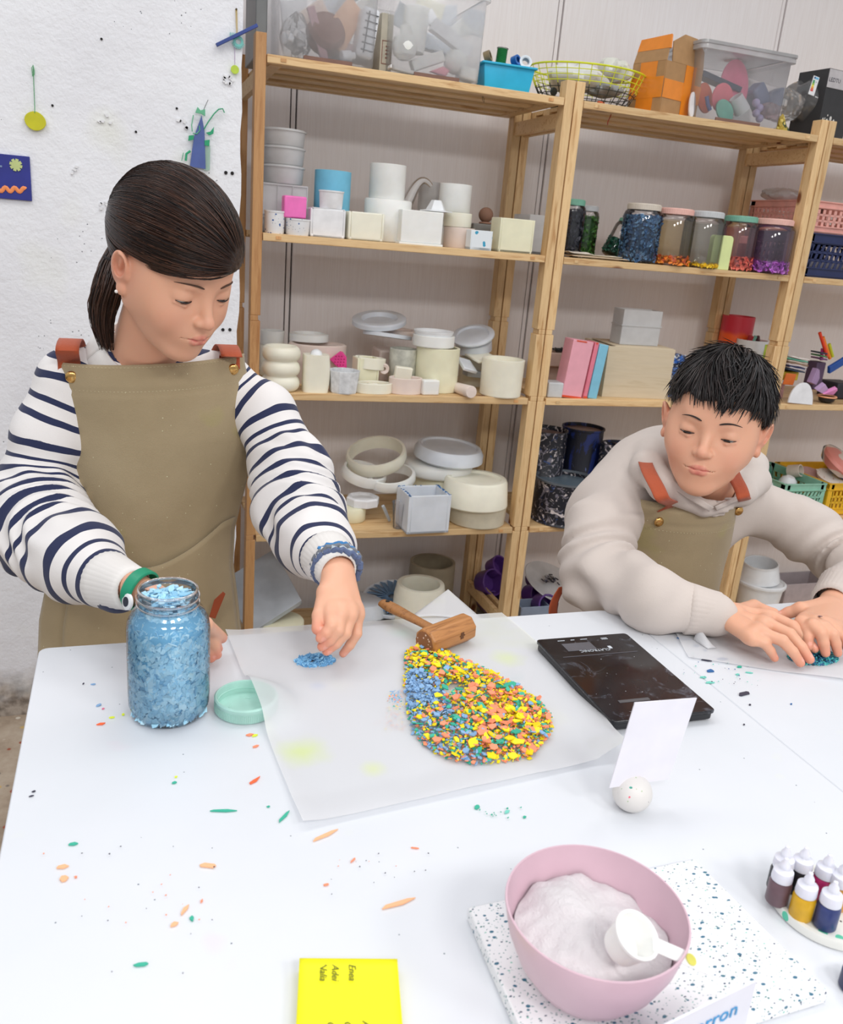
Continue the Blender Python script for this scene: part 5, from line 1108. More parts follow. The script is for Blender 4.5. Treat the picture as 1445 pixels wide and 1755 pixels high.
def text(txt, size, parent, loc, rot, m, name='lettering', ext=.0002, font_shear=0, align='LEFT', label=None):
    c = bpy.data.curves.new(name, 'FONT'); c.body = txt; c.size = size; c.extrude = ext; c.shear = font_shear; c.align_x = align; c.resolution_u = 2
    o = bpy.data.objects.new(name, c); COL.objects.link(o); dg = bpy.context.evaluated_depsgraph_get(); me = bpy.data.meshes.new_from_object(o.evaluated_get(dg))
    bpy.data.objects.remove(o); me.materials.clear(); me.materials.append(m)
    return link(name, me, parent, loc, rot, label=label)
text('F', .006, t, (.003, -.0012, .009), (pi/2, 0, 0), plain('label_ink', (40, 44, 90), .5))
for k, (u, v, lb) in enumerate(((1385, 190, 'glass bulb at the bottom of the clear bag, left'), (1405, 168, 'amber bulb in the middle of the clear bag'), (1425, 180, 'clear bulb at the right of the clear bag'))):
    p = at_y(u, v, .14); tt = thing('light_bulb', lb, 'bulb', tuple(p), (0, .5*k, 0), 'bulbs in the clear bag')
    MB().sphere((0, 0, .012), .019, 20, 12).build('glass', M_CLEAR if k != 1 else thin_glass('amber_glass', (.8, .6, .4), .1, .05, .3, (.6, .45, .3)), tt)
    MB().lathe([(.009, -.022), (.010, -.020), (.009, -.008), (.012, -.004)], 18).build('cap', plain('bulb_cap', (196, 170, 130), .4, metal=.4), tt)
MB().box((0, 0, 0), (.045, .06, .03)).build('white_carton', M_PWHITE, None, (at_y(1400, 212, .12)[0], .14, Z1+.016), bevel=.002, label='low white carton under the clear bag', cat='carton')
# dark lamp box at the edge
xq = at_y(1420, 170, .03)[0]
t = thing('lamp_carton', 'dark carton printed with white bulbs, cut by the right picture edge', 'carton', (xq, .05, Z1+.001), .12)
hq = at_y(1438, 118, .04)[2]-Z1
MB().box((.06, .06, hq/2), (.12, .12, hq)).build('carton', plain('charcoal_card', (52, 52, 54), .6), t, bevel=.001)
MB().box((.06, -.0008, hq*.86), (.12, .0015, hq*.26)).build('white_band', plain('grey_white_card', (196, 192, 194), .6), t)
text('LEDTU', .017, t, (.003, -.0018, hq*.815), (pi/2, 0, 0), plain('lettering_dark', (60, 56, 70), .5))
mw = plain('print_white', (220, 218, 214), .5)
for k, (x_, z_, r_) in enumerate(((.012, .055, .003), (.02, .058, .002), (.030, .052, .0045), (.030, .068, .002), (.045, .06, .005), (.06, .054, .004))):
    b = MB(); b.sphere((x_, -.0012, z_), (r_, .0006, r_*1.5), 12, 6); b.build('printed_bulb', mw, t)
# shelf details: hanging wire loop and red thread under the top boards
p = at_y(824, 190, .06); MB().tube([(0, 0, 0), (.003, 0, -.012), (.008, 0, -.016), (.006, 0, -.006), (.002, 0, 0)], .0006, 5).build('wire_loop', M_DARK, None, (p[0], .06, Z1-.016), label='thin wire loop hanging under the left top board', cat='wire')
MB().tube([(.004, 0, 0), (0, 0, -.012), (-.004, 0, -.022), (-.003, 0, -.030)], .0014, 6).build('red_thread', plain('red_thread', (170, 40, 30), .6), None, (at_y(1044, 208, .05)[0], .05, Z1-.017), label='red thread hanging under the middle unit\'s top board', cat='thread')

# ================================================================ things hanging on the plaster wall
def wp(u, v): return at_y(u, v, WY)
p = wp(61, 208)
t = thing('yellow_disc_pendant', 'olive yellow disc hanging on a green cord', 'wall pendant', (p[0], WY-.008, p[2]))
b = MB(); r_ = .0215; b.prism([(r_*1.0*cos(a)*(1+.05*cos(2*a+.6)), r_*sin(a)*.93) for a in np.linspace(0, 2*pi, 33)[:-1]], -.002, .002, Matrix.Rotation(pi/2, 4, 'X')); b.build('disc', plain('olive_yellow', (204, 200, 22), .5), t, bevel=.0006)
a = wp(57, 112)-p
MB().tube([(0, -.003, .017), (a[0]*.3, .001, .03), (a[0]*.8, .004, a[2]*.86), (a[0], .004, a[2])], .0009, 6).build('cord', plain('green_cord', (90, 160, 110), .7), t)
MB().tube([(a[0]-.002, .004, a[2]*.80), (a[0]-.003, .003, a[2]*.95), (a[0], .004, a[2]), (a[0]+.002, .003, a[2]*.9), (a[0]+.001, .004, a[2]*.82)], .0009, 6).build('knot', plain('green_cord2', (110, 176, 130), .7), t)
# blue picture tile
q = [wp(0, 262), wp(47, 262), wp(59, 345), wp(-2, 345)]
c0 = wp(10, 303); t = thing('blue_tile_picture', 'blue tile with a pale star and an orange squiggle, cut by the left picture edge', 'wall picture', (c0[0], WY, c0[2]))
wr_, h0, h1 = (q[1][0]-c0[0]), q[0][2]-c0[2]-.002, q[2][2]-c0[2]
MB().box(((wr_-.05)/2+.002, -.004, (h0+h1)/2), (wr_+.055, .006, abs(h0-h1))).build('tile', plain('ultramarine', (40, 48, 140), .5), t, bevel=.001)
sc = wp(28, 283)-c0
b = MB()
for k in range(4): b.M = Matrix.Translation((sc[0], -.0082, sc[2])) @ Matrix.Rotation(pi*k/4+.25, 4, 'Y'); b.box((0, 0, 0), (.0265, .0015+.0001*k, .0066))
b.build('star', plain('pale_olive', (196, 208, 140), .6), t)
sc = wp(22, 325)-c0; b = MB()
pts = [(x_*.034, 0, .0045*sin(x_*11)+.002*x_) for x_ in np.linspace(-1, .82, 30)]
b.tube(pts, .0042, 8, flat=1); b.M = None; V = [(x_, y_*.25, z_) for x_, y_, z_ in b.v]; b.v = V; b.build('squiggle', plain('neon_orange', (250, 150, 90), .6), t, (sc[0], -.008, sc[2]))
b = MB(); sc = wp(0, 285)-c0; b.box((sc[0], -.0078, sc[2]), (.010, .001, .004), 0); b.build('grey_mark', plain('grey_blue_mark', (130, 150, 190), .6), t)
# mobile with blue bar
p = wp(405, 62); t = thing('hanging_mobile', 'blue bar mobile with a turquoise wheel and a small lime disc', 'wall pendant', (p[0], WY-.012, p[2]))
L = wp(440, 46)-wp(370, 80); b = MB(); b.box((0, 0, 0), (np.linalg.norm(L), .010, .0075)); b.build('bar', plain('royal_blue_bar', (40, 66, 140), .4), t, (0, 0, 0), (0, -math.atan2(L[2], L[0]), 0), bevel=.0008)
n_ = wp(405, 16)-p
MB().tube([(-.001, 0, .002), (n_[0]-.0012, .01, n_[2])], .0008, 6).build('cord', plain('ochre_cord', (190, 160, 70), .7), t); MB().tube([(.0015, 0, .002), (n_[0]+.001, .01, n_[2])], .0008, 6).build('cord', plain('ochre_cord2', (190, 160, 70), .7), t)
MB().lathe([(.0024, 0), (.0024, .002), (.001, .008)], 12).build('nail', plain('dark_brass', (90, 70, 40), .4, metal=.5), t, (n_[0], .012, n_[2]), (pi/2, 0, 0))
b = MB(); b.lathe([(.006, -.001), (.012, -.001), (.012, .001), (.006, .001)], 30, cap=False); 
for k in range(10): a = pi+.35+k*.27; b.box((.0135*cos(a), .0135*sin(a)*1, 0), (.004, .002, .002), a)
d_ = wp(408, 72)-p; b.build('turquoise_wheel', plain('turquoise_pendant', (120, 196, 190), .5), t, (d_[0], .006, d_[2]), (pi/2, 0, 0))
b = MB(); [b.box((-.006+.004*k, 0, .005), (.0018, .002, .008)) for k in range(5)]; d_ = wp(399, 64)-p; b.build('comb', plain('turquoise_comb', (130, 200, 196), .5), t, (d_[0], .008, d_[2]))
e_ = wp(402, 120)-p; MB().tube([(d_[0]+.004, .006, d_[2]-.01), (e_[0], .006, e_[2]+.01)], .0006, 6).build('cord', plain('violet_cord', (160, 130, 170), .7), t)
MB().lathe([(.0095, -.0015), (.0095, .0015)], 28).build('lime_disc', plain('lime_disc', (190, 216, 70), .5), t, (e_[0], .005, e_[2]), (pi/2, 0, 0), bevel=.0005)
# blue and green resin figure behind the head
p = wp(345, 250); t = thing('resin_sculpture', 'pointed blue and green resin figure on the wall, partly behind the dark hair', 'wall ornament', (p[0], WY-.006, p[2]))
K = 1/ (FPX/dep(p)); M_NG = plain('emerald_resin', (30, 160, 110), .4); M_PG = plain('sea_green_resin', (100, 180, 140), .4)
def px(u, v): d = wp(u, v)-p; return (d[0], d[2])
def flat(name, uv, m, th=.003, y=0): MB().prism([px(*q) for q in uv][::-1], 0, th, Matrix.Translation((0, y, 0)) @ Matrix.Rotation(pi/2, 4, 'X')).build(name, m, t, bevel=.0005)
flat('blue_spire', [(345, 198), (350, 225), (352, 290), (325, 286), (332, 235)], plain('slate_blue_resin', (76, 96, 160), .4), .004)
def rib(name, uv, r, m, y=-.004): MB().tube([(px(*q)[0], y, px(*q)[1]) for q in uv], r, 8, flat=.6).build(name, m, t)
rib('crook', [(349, 222), (356, 210), (366, 196), (374, 188), (381, 187), (384, 194)], .0024, M_NG)
rib('curl', [(330, 229), (337, 230), (342, 224), (341, 216)], .0022, M_PG); rib('leaf', [(331, 198), (328, 215), (329, 226)], .0012, M_PG)
flat('shard', [(323, 233), (332, 232), (331, 240), (322, 242)], M_NG, .003, -.003); flat('shard', [(350, 241), (359, 240), (358, 251), (350, 250)], M_NG, .003, -.003)
flat('shard', [(352, 228), (360, 226), (366, 218), (365, 230), (358, 233)], M_NG, .003, -.004); flat('shard', [(334, 194), (338, 184), (343, 190), (351, 188), (351, 200), (344, 196)], M_PG, .003, -.004)
rib('curl', [(318, 276), (319, 264), (326, 259)], .0026, M_NG); rib('needle', [(348, 190), (356, 172)], .0006, M_DARK); rib('needle', [(311, 276), (314, 262)], .0008, M_NG)
flat('pale_plate', [(350, 252), (360, 250), (359, 292), (349, 292)], thin_glass('pale_green_resin', (.7, .9, .78), .1, .1, .5, (.75, .9, .82)), .002, -.001)
# ================================================================ things on the table
# big jar of pale blue flakes
pj = at_z(281, 1258, TZ); rj = .0455
xj, yj = pj[0]+.008, pj[1]+rj
hj = .135
t = thing('flake_jar', 'large open jar brim-full of pale blue flakes on the white table', 'jar', (xj, yj, TZ), 0)
zt_ = at_y(276, 1010, yj)[2]-TZ; hj = zt_
pr = [(.001, .002), (rj*.72, 0), (rj*.9, .004), (rj*.99, .016), (rj, .03), (rj, hj*.70), (rj*.97, hj*.76), (rj*.86, hj*.83), (rj*.72, hj*.865), (rj*.71, hj*.89), (rj*.735, hj*.90), (rj*.71, hj*.915), (rj*.72, hj*.94), (rj*.74, hj*.95), (rj*.71, hj*.96), (rj*.71, hj*.995), (rj*.70, hj), (rj*.66, hj), (rj*.66, hj*.90)]
MB().lathe(pr, 72, cap=False).build('glass', M_GLASS, t, smooth=60)
b = MB(); b.tube([(rj*.685*cos(a), rj*.685*sin(a), hj) for a in np.linspace(0, 2*pi, 49)[:-1]], .0016, 8, closed=True)
for zz in (.90, .95): b.tube([(rj*.735*cos(a), rj*.735*sin(a), hj*zz+.0015*sin(a)) for a in np.linspace(0, 2*pi, 49)[:-1]], .0012, 6, closed=True)
b.build('neck_thread', thin_glass('thread_glass', (.95, .96, 1), .25, .05, .2), t, smooth=60)
cb = lc((182, 226, 246), (166, 218, 242), (196, 234, 250), (150, 206, 236), (174, 222, 244))
def jr(z):
    f = z/hj
    return rj*(.94 if f < .69 else .94-1.75*(f-.69) if f < .86 else .63)*(.86 if f < .05 else 1)
def posj(q):
    z = q.uniform(.003, hj*.895); a = q.uniform(0, 2*pi); r_ = jr(z)-.0015*q.random()-.001
    if q.random() < .07: rr = rj*.6*sqrt(q.random()); return (rr*cos(a), rr*sin(a), hj*.885+.012*q.random()), (0, 0, 1)
    return (r_*cos(a), r_*sin(a), z), (cos(a), sin(a), 0)
me = flakes(3400, posj, (.0028, .0072), cb, 31, .0006, tilt=.28); me.materials.append(M_FLK); fl = link('flakes', me, t, kind='stuff')
MB().lathe([(rj*.75, .004), (rj*.88, .012), (rj*.90, hj*.70), (rj*.74, hj*.82), (rj*.56, hj*.86), (rj*.5, hj*.875)], 40).build('flake_core', plain('blue_flake_core', (112, 176, 212), .8), fl)

# mint green lid under the paper edge
pl_ = at_z(421, 1212, TZ+.0); rl = .0365
M_LIDBIG = plain('light_mint_lid', (172, 214, 202), .4)
t = thing('upturned_screw_lid', 'mint green screw lid lying upturned, half under the parchment', 'lid', (pl_[0], pl_[1]-.004, TZ), 0)
b = MB(); b.lathe([(rl*.93, 0), (rl*.985, .0015), (rl, .004), (rl, .0135), (rl*1.015, .0145), (rl*1.015, .0175), (rl*.97, .019), (rl*.93, .019), (rl*.91, .0175), (rl*.90, .0035), (.001, .003)], 72)
b.build('cap', M_LIDBIG, t)
b = MB()
for k in range(110): a = 2*pi*k/110; b.box((rl*cos(a), rl*sin(a), .0075), (.0010, .0009, .009), a)
b.build('grip_ribs', M_LIDBIG, t, smooth=0)
b = MB(); b.tube([(rl*.905*cos(a), rl*.905*sin(a), .009+.003*a/6.3) for a in np.linspace(0, 5.5, 40)], .0009, 5)
for k in range(4): a = 1.2+k*1.6; b.tube([(rl*.5*cos(a), rl*.5*sin(a), .0034), (rl*.55*cos(a+.3), rl*.55*sin(a+.3), .0034)], .0008, 5)
b.build('thread', M_LIDBIG, t)

# parchment paper
s = NT('parchment_paper'); tr = s.n('ShaderNodeBsdfTranslucent'); tr.inputs[0].default_value = (.85, .85, .86, 1); v = s.coord()
c = s.mix(s.ramp(s.noise(v, 7, 3), [(.55, (0, 0, 0)), (.75, (.35, .35, .35))]), lin((236, 236, 238)), lin((232, 240, 160)))
c = s.mix(s.ramp(s.noise(v, 9, 3), [(.68, (0, 0, 0)), (.8, (.3, .3, .3))]), c, lin((190, 220, 220)))
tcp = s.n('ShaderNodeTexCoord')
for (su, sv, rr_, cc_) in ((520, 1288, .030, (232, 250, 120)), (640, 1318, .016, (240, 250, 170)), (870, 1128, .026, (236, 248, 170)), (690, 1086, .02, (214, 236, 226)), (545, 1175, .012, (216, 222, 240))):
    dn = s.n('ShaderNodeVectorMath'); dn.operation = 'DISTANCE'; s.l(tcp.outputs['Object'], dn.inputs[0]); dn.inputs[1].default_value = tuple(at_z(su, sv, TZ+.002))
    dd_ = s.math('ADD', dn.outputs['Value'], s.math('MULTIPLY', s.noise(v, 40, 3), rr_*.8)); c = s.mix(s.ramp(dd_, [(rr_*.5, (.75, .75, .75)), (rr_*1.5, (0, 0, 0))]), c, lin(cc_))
s.col(c); s.set(Roughness=.42); tp = s.n('ShaderNodeBsdfTransparent')
m1 = s.n('ShaderNodeMixShader'); m1.inputs[0].default_value = .25; s.l(s.b.outputs[0], m1.inputs[1]); s.l(tr.outputs[0], m1.inputs[2])
m2 = s.n('ShaderNodeMixShader'); m2.inputs[0].default_value = .30; s.l(m1.outputs[0], m2.inputs[1]); s.l(tp.outputs[0], m2.inputs[2]); s.l(m2.outputs[0], s.out.inputs[0]); M_PARCH = s.m
def sheet_between(c00, c10, c11, c01, zfn, nu, nv):
    A = [np.array(at_z(*q, TZ)) for q in (c00, c10, c11, c01)]
    def f(u, v):
        p = A[0]*(1-u)*(1-v)+A[1]*u*(1-v)+A[2]*u*v+A[3]*(1-u)*v; return (p[0], p[1], TZ+.0012+zfn(u, v, p))
    return f
lidc = np.array([pl_[0], pl_[1]-.004])
def ztop(u, v, p):
    d = sqrt((p[0]-lidc[0])**2+(p[1]-lidc[1])**2)
    k = 1/(1+math.exp((d-rl-.016)/.007))
    z = .0195*k
    z += .0012*abs(sin(6*u+9*v+sin(5*v)))*(1-k)+.0008*sin(14*u-5*v)**2
    lift = max(0, (v-.90)/.10)*.004+max(0, (.05-u)/.05)*.003
    if u > .9 and v > .6: lift += .018*((u-.9)/.1)*((v-.6)/.4)
    return z+lift
#  corners: far-left, far-right, near-right, near-left
b = MB(); fn = sheet_between((386, 1083), (860, 1052), (1068, 1300), (519, 1422), ztop, 60, 60)
def fn2(u, v):
    # right side runs in a bowed line under the scales; far edge is wavy
    p = np.array(fn(u, v)); bow = sin(pi*v)*u; p[0] += .022*bow*(1 if u > .5 else .4); return tuple(p)
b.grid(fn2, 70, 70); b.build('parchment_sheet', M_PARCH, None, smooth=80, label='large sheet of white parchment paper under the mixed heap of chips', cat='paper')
# second layer showing beyond the near edge
b = MB(); fnb = sheet_between((430, 1100), (860, 1090), (1066, 1282), (528, 1404), lambda u, v, p: -.0006, 20, 20)
# turned-up far corner by the mallet
A0, A1, A2 = at_z(700, 1062, TZ), at_z(830, 1062, TZ), at_y(768, 1012, -1.20)
b = MB(); b.grid(lambda u, v: tuple((A0*(1-u)+A1*u)*(1-v)+np.array(A2)*v+np.array([0, 0, .002+.004*sin(5*u)*(1-v)])), 12, 12)
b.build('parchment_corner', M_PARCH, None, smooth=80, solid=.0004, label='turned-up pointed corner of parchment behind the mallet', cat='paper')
# boy's sheet
b = MB(); fn3 = sheet_between((1150, 1075), (1470, 1030), (1600, 1190), (1180, 1130), lambda u, v, p: .0015+.002*sin(9*u+2)*sin(4*v)**2+.006*max(0, v-.85)*abs(sin(8*u)), 40, 30)
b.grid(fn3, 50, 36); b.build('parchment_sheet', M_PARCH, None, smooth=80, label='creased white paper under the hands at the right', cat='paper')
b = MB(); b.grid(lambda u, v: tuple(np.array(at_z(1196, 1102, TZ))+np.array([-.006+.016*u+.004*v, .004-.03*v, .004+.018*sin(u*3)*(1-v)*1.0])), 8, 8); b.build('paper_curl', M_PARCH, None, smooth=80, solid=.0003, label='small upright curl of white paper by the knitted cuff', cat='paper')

# wooden mallet
M_MAL = wood('worn_mallet_wood', (178, 122, 70), (120, 74, 38), 0, .45, 2.2, False)
ph = at_z(752, 1098, TZ+.0); 
a1 = at_z(728, 1104, TZ+.02); a2 = at_z(800, 1076, TZ+.02); hd = a2-a1; hd[2] = 0; ang = atan2(hd[1], hd[0]); Lh = np.linalg.norm(hd)*1.02
mid = (a1+a2)/2
t = thing('wooden_mallet', 'worn wooden mallet with octagonal head lying on the parchment', 'mallet', (mid[0], mid[1], TZ+.003), ang)
rm = .0205
pr = [(rm*.86, -Lh/2), (rm*.98, -Lh/2+.003), (rm, -Lh/2+.006), (rm, Lh/2-.006), (rm*.98, Lh/2-.003), (rm*.86, Lh/2)]
b = MB(); b.M = Matrix.Translation((0, 0, rm*.94)) @ Matrix.Rotation(pi/2, 4, 'Y') @ Matrix.Rotation(pi/8, 4, 'Z'); b.lathe(pr, 8, fn=lambda a, z: 1+.01*sin(a*5+z*90)); b.build('head', M_MAL, t, smooth=20, bevel=.0015)
e0 = at_z(655, 1034, TZ+.024)-mid; R_ = Matrix.Rotation(-ang, 3, 'Z'); e0 = R_ @ Vector(e0); e0.z = .022
s0 = Vector((-.004, rm*.7, .020)); P = [s0.lerp(e0, k/10) for k in range(11)]
b = MB(); b.tube([tuple(q) for q in P], [.0085, .008, .0078, .008, .0085, .009, .0098, .0105, .0110, .0108, .0085], 14, flat=.62); b.build('handle', M_MAL, t, smooth=60)
hp = s0.lerp(e0, .9); MB().lathe([(.0032, 0), (.0032, .0005)], 14).build('hole', M_DARK, t, (hp.x, hp.y, hp.z+.0068))
b = MB(); b.box((.012, -rm*.94, rm*1.05), (.006, .0006, .010)); b.box((.012, -rm*.95, rm*1.05), (.010, .0006, .002)); b.build('stamp', plain('burnt_stamp', (104, 64, 34), .7), t)
b = MB(); b.M = Matrix.Rotation(pi/2, 4, 'Y'); 
MB().lathe([(rm*.8, 0), (rm*.8, .0008)], 8).build('battered_face', speckled('battered_end_grain', (140, 92, 58), [((226, 200, 184), 1, .2)], .7, 160), t, (-Lh/2-.0005, 0, rm*.94), (0, pi/2, pi/8*0))

# heaps of chips
PAL = {'yellow': lin((250, 226, 20))[:3], 'coral': lin((250, 150, 112))[:3], 'teal': lin((56, 178, 150))[:3], 'blue': lin((136, 176, 216))[:3]}
def inside(p, poly):
    x, y = p; c = False; n = len(poly); j = n-1
    for i in range(n):
        if ((poly[i][1] > y) != (poly[j][1] > y)) and x < (poly[j][0]-poly[i][0])*(y-poly[i][1])/(poly[j][1]-poly[i][1])+poly[i][0]: c = not c
        j = i
    return c
pile_px = [(694, 1122), (724, 1116), (758, 1116), (790, 1138), (835, 1155), (880, 1180), (925, 1208), (946, 1238), (946, 1262), (925, 1290), (905, 1308), (860, 1312), (810, 1316), (770, 1308), (735, 1290), (706, 1262), (698, 1225), (692, 1180)]
hole_px = [(750, 1188), (780, 1180), (812, 1188), (800, 1200), (765, 1202)]
blue_px = [(694, 1160), (722, 1160), (756, 1192), (748, 1222), (700, 1224)]
pile = [tuple(at_z(*q, TZ)[:2]) for q in pile_px]; hole = [tuple(at_z(*q, TZ)[:2]) for q in hole_px]; blu = [tuple(at_z(*q, TZ)[:2]) for q in blue_px]
def pdist(p, poly):
    m = 1
    for i in range(len(poly)):
        a, b_ = poly[i-1], poly[i]; dx, dy = b_[0]-a[0], b_[1]-a[1]; tt = max(0, min(1, ((p[0]-a[0])*dx+(p[1]-a[1])*dy)/(dx*dx+dy*dy)))
        m = min(m, math.hypot(p[0]-a[0]-tt*dx, p[1]-a[1]-tt*dy))
    return m
bbx = (min(p[0] for p in pile), max(p[0] for p in pile), min(p[1] for p in pile), max(p[1] for p in pile))
def pileh(p): return .0045+.009*min(1, pdist(p, pile)/.022)
def rpt(q, edge=0):
    while True:
        p = (q.uniform(bbx[0], bbx[1]), q.uniform(bbx[2], bbx[3]))
        if inside(p, pile) and not inside(p, hole) and pdist(p, pile) > edge: return p
def pcol(p, q):
    if inside((p[0], p[1]), blu): return PAL['blue'] if q.random() < .93 else PAL['yellow']
    f = (p[1]-bbx[2])/(bbx[3]-bbx[2]); r_ = q.random(); cy = .36+.22*f; cc = .72-.0*f+.05*f
    if p[0] < bbx[0]+.35*(bbx[1]-bbx[0]) and f < .6: return PAL['blue'] if r_ < .4 else PAL['teal'] if r_ < .6 else PAL['coral'] if r_ < .8 else PAL['yellow']
    return PAL['yellow'] if r_ < cy else PAL['coral'] if r_ < cc else PAL['teal'] if r_ < .91 else PAL['blue']
def posp(q): p = rpt(q); return (p[0], p[1], TZ+.003+pileh(p)*q.random()**.6), (0, 0, 1)
me = flakes(4200, posp, (.0018, .0046), pcol, 41, .0005, tilt=.35); me.materials.append(M_FLK)
link('chip_heap', me, label='smaller chips making up the rest of the mixed yellow, coral, teal and blue heap', cat='chips', kind='stuff')
MB().prism([(p[0]*.97+.03*(bbx[0]+bbx[1])/2, p[1]*.97+.03*(bbx[2]+bbx[3])/2) for p in pile][::-1], TZ+.0016, TZ+.0032)
CM = {k: plain('chip_'+k, {'yellow': (250, 226, 20), 'coral': (250, 150, 112), 'teal': (56, 178, 150), 'blue': (136, 176, 216), 'denim': (40, 100, 160), 'mint': (120, 208, 190), 'dark': (54, 52, 70), 'lime': (226, 240, 60), 'orange': (250, 108, 60), 'pale': (250, 186, 140), 'pink': (226, 120, 150)}[k], .5, .05) for k in ('yellow', 'coral', 'teal', 'blue', 'denim', 'mint', 'dark', 'lime', 'orange', 'pale', 'pink')}
def chip_mesh(col, seed, th=.0007):
    q = random.Random(seed); k = q.choice((4, 5, 5, 6)); st = q.uniform(.55, .95)
    pts = [(cos(2*pi*i/k+q.uniform(-.35, .35))*q.uniform(.75, 1.1), sin(2*pi*i/k+q.uniform(-.3, .3))*q.uniform(.75, 1.1)*st) for i in range(k)]
    return MB().prism(pts, -th, th).mesh('chip', CM[col], 0)
CH = {c: [chip_mesh(c, i*7+len(c)) for i in range(6)] for c in CM}
rq = random.Random(77)
for i in range(300):
    p = rpt(rq, .002); c = pcol(p, rq); nm = [k for k, v_ in PAL.items() if v_ == c][0]
    r_ = rq.uniform(.0034, .0072) if nm != 'blue' else rq.uniform(.003, .005)
    if p[1] < bbx[2]+.35*(bbx[3]-bbx[2]): r_ *= 1.15
    o = link('chip', CH[nm][rq.randrange(6)], None, (p[0], p[1], TZ+.0035+pileh(p)+rq.uniform(-.0005, .0025)), (rq.gauss(0, .28), rq.gauss(0, .28), rq.uniform(0, 6.28)), label=nm+' resin chip lying on top of the mixed heap', cat='chip', group=nm+' chips on top of the mixed heap'); o.scale = (r_, r_, 1)
def scatter(name, label, n, box_px, cols, sz, seed, z=.0016, cat='crumbs'):
    A = [at_z(*q, TZ) for q in box_px]
    def ps(q):
        u, v_ = q.random(), q.random(); p = (A[0]*(1-u)+A[1]*u)*(1-v_)+(A[3]*(1-u)+A[2]*u)*v_; return (p[0], p[1], TZ+z+.0006), (0, 0, 1)
    me = flakes(n, ps, sz, [PAL.get(c, lin({'coral': (250, 150, 112), 'denim': (40, 100, 160), 'mint': (120, 208, 190), 'dark': (54, 52, 70)}.get(c, (200, 120, 100)))[:3]) for c in cols], seed, .0003, tilt=.08); me.materials.append(M_FLK)
    return link(name, me, label=label, cat=cat, kind='stuff')
scatter('chip_crumbs', 'tiny coloured crumbs trailing left of the mixed heap', 110, ((664, 1190), (694, 1185), (694, 1255), (660, 1255)), ('blue', 'coral', 'teal', 'yellow', 'coral'), (.0008, .0022), 51)
scatter('chip_crumbs', 'small cluster of blue crumbs at the left side of the mixed heap', 60, ((668, 1186), (686, 1184), (690, 1205), (672, 1208)), ('blue',), (.001, .0022), 52)
scatter('chip_crumbs', 'fine coral dust specks on the parchment left of the heap', 24, ((636, 1240), (700, 1232), (690, 1256), (640, 1250)), ('coral',), (.0004, .001), 53)
scatter('chip_crumbs', 'dark and blue crumbs strewn on the table beside the paper at the right', 46, ((1150, 1100), (1330, 1120), (1300, 1180), (1170, 1165)), ('denim', 'mint', 'dark', 'mint'), (.0004, .0016), 54)
scatter('chip_crumbs', 'teal crumbs on the table in front of the parchment', 12, ((812, 1385), (905, 1380), (905, 1408), (840, 1402)), ('teal',), (.0005, .0018), 55)
scatter('chip_crumbs', 'tiny pink and dark specks around the near-left table area', 26, ((50, 1440), (420, 1440), (330, 1720), (30, 1700)), ('coral', 'dark'), (.0003, .001), 56)
scatter('chip_crumbs', 'faint specks in the middle of the table front', 16, ((560, 1470), (740, 1450), (740, 1560), (560, 1540)), ('coral', 'dark'), (.0003, .001), 57)
# small blue heap under the hand
c0 = at_z(540, 1136, TZ)
def posb(q):
    a = q.uniform(0, 2*pi); r_ = sqrt(q.random()); x_ = .027*r_*cos(a); y_ = .017*r_*sin(a); return (x_, y_, .002+.010*(1-r_)*q.random()), (0, 0, 1)
me = flakes(420, posb, (.0018, .0046), lc((120, 180, 222), (136, 192, 228), (96, 158, 206)), 61, .0005, tilt=.55); me.materials.append(M_FLK)
link('blue_chip_heap', me, None, (c0[0], c0[1], TZ+.001), label='small heap of sky blue chips beneath the lowered hand', cat='chips', kind='stuff')
# boy's teal heap
c1 = at_z(1404, 1132, TZ)
def posc(q):
    a = q.uniform(0, 2*pi); r_ = sqrt(q.random()); return (.042*r_*cos(a)-.008, .023*r_*sin(a)+.004, .002+.010*(1-r_)*q.random()), (0, 0, 1)
me = flakes(900, posc, (.0016, .0036), lc((40, 130, 160), (70, 176, 180), (36, 96, 140), (30, 80, 110), (90, 196, 190)), 62, .0005, tilt=.5); me.materials.append(M_FLK)
link('teal_chip_heap', me, None, (c1[0], c1[1], TZ+.002), label='heap of teal and petrol blue chips under the fingertips at the right', cat='chips', kind='stuff')
def stray(u, v, col, r_, sx, rot, label, tz=0):
    p = at_z(u, v, TZ); o = link('chip', CH[col][int(u) % 6], None, (p[0], p[1], TZ+.0012+tz), (0, 0, rot), label=label, cat='chip', group='stray chips and shavings on the table'); o.scale = (r_*sx, r_, 1)
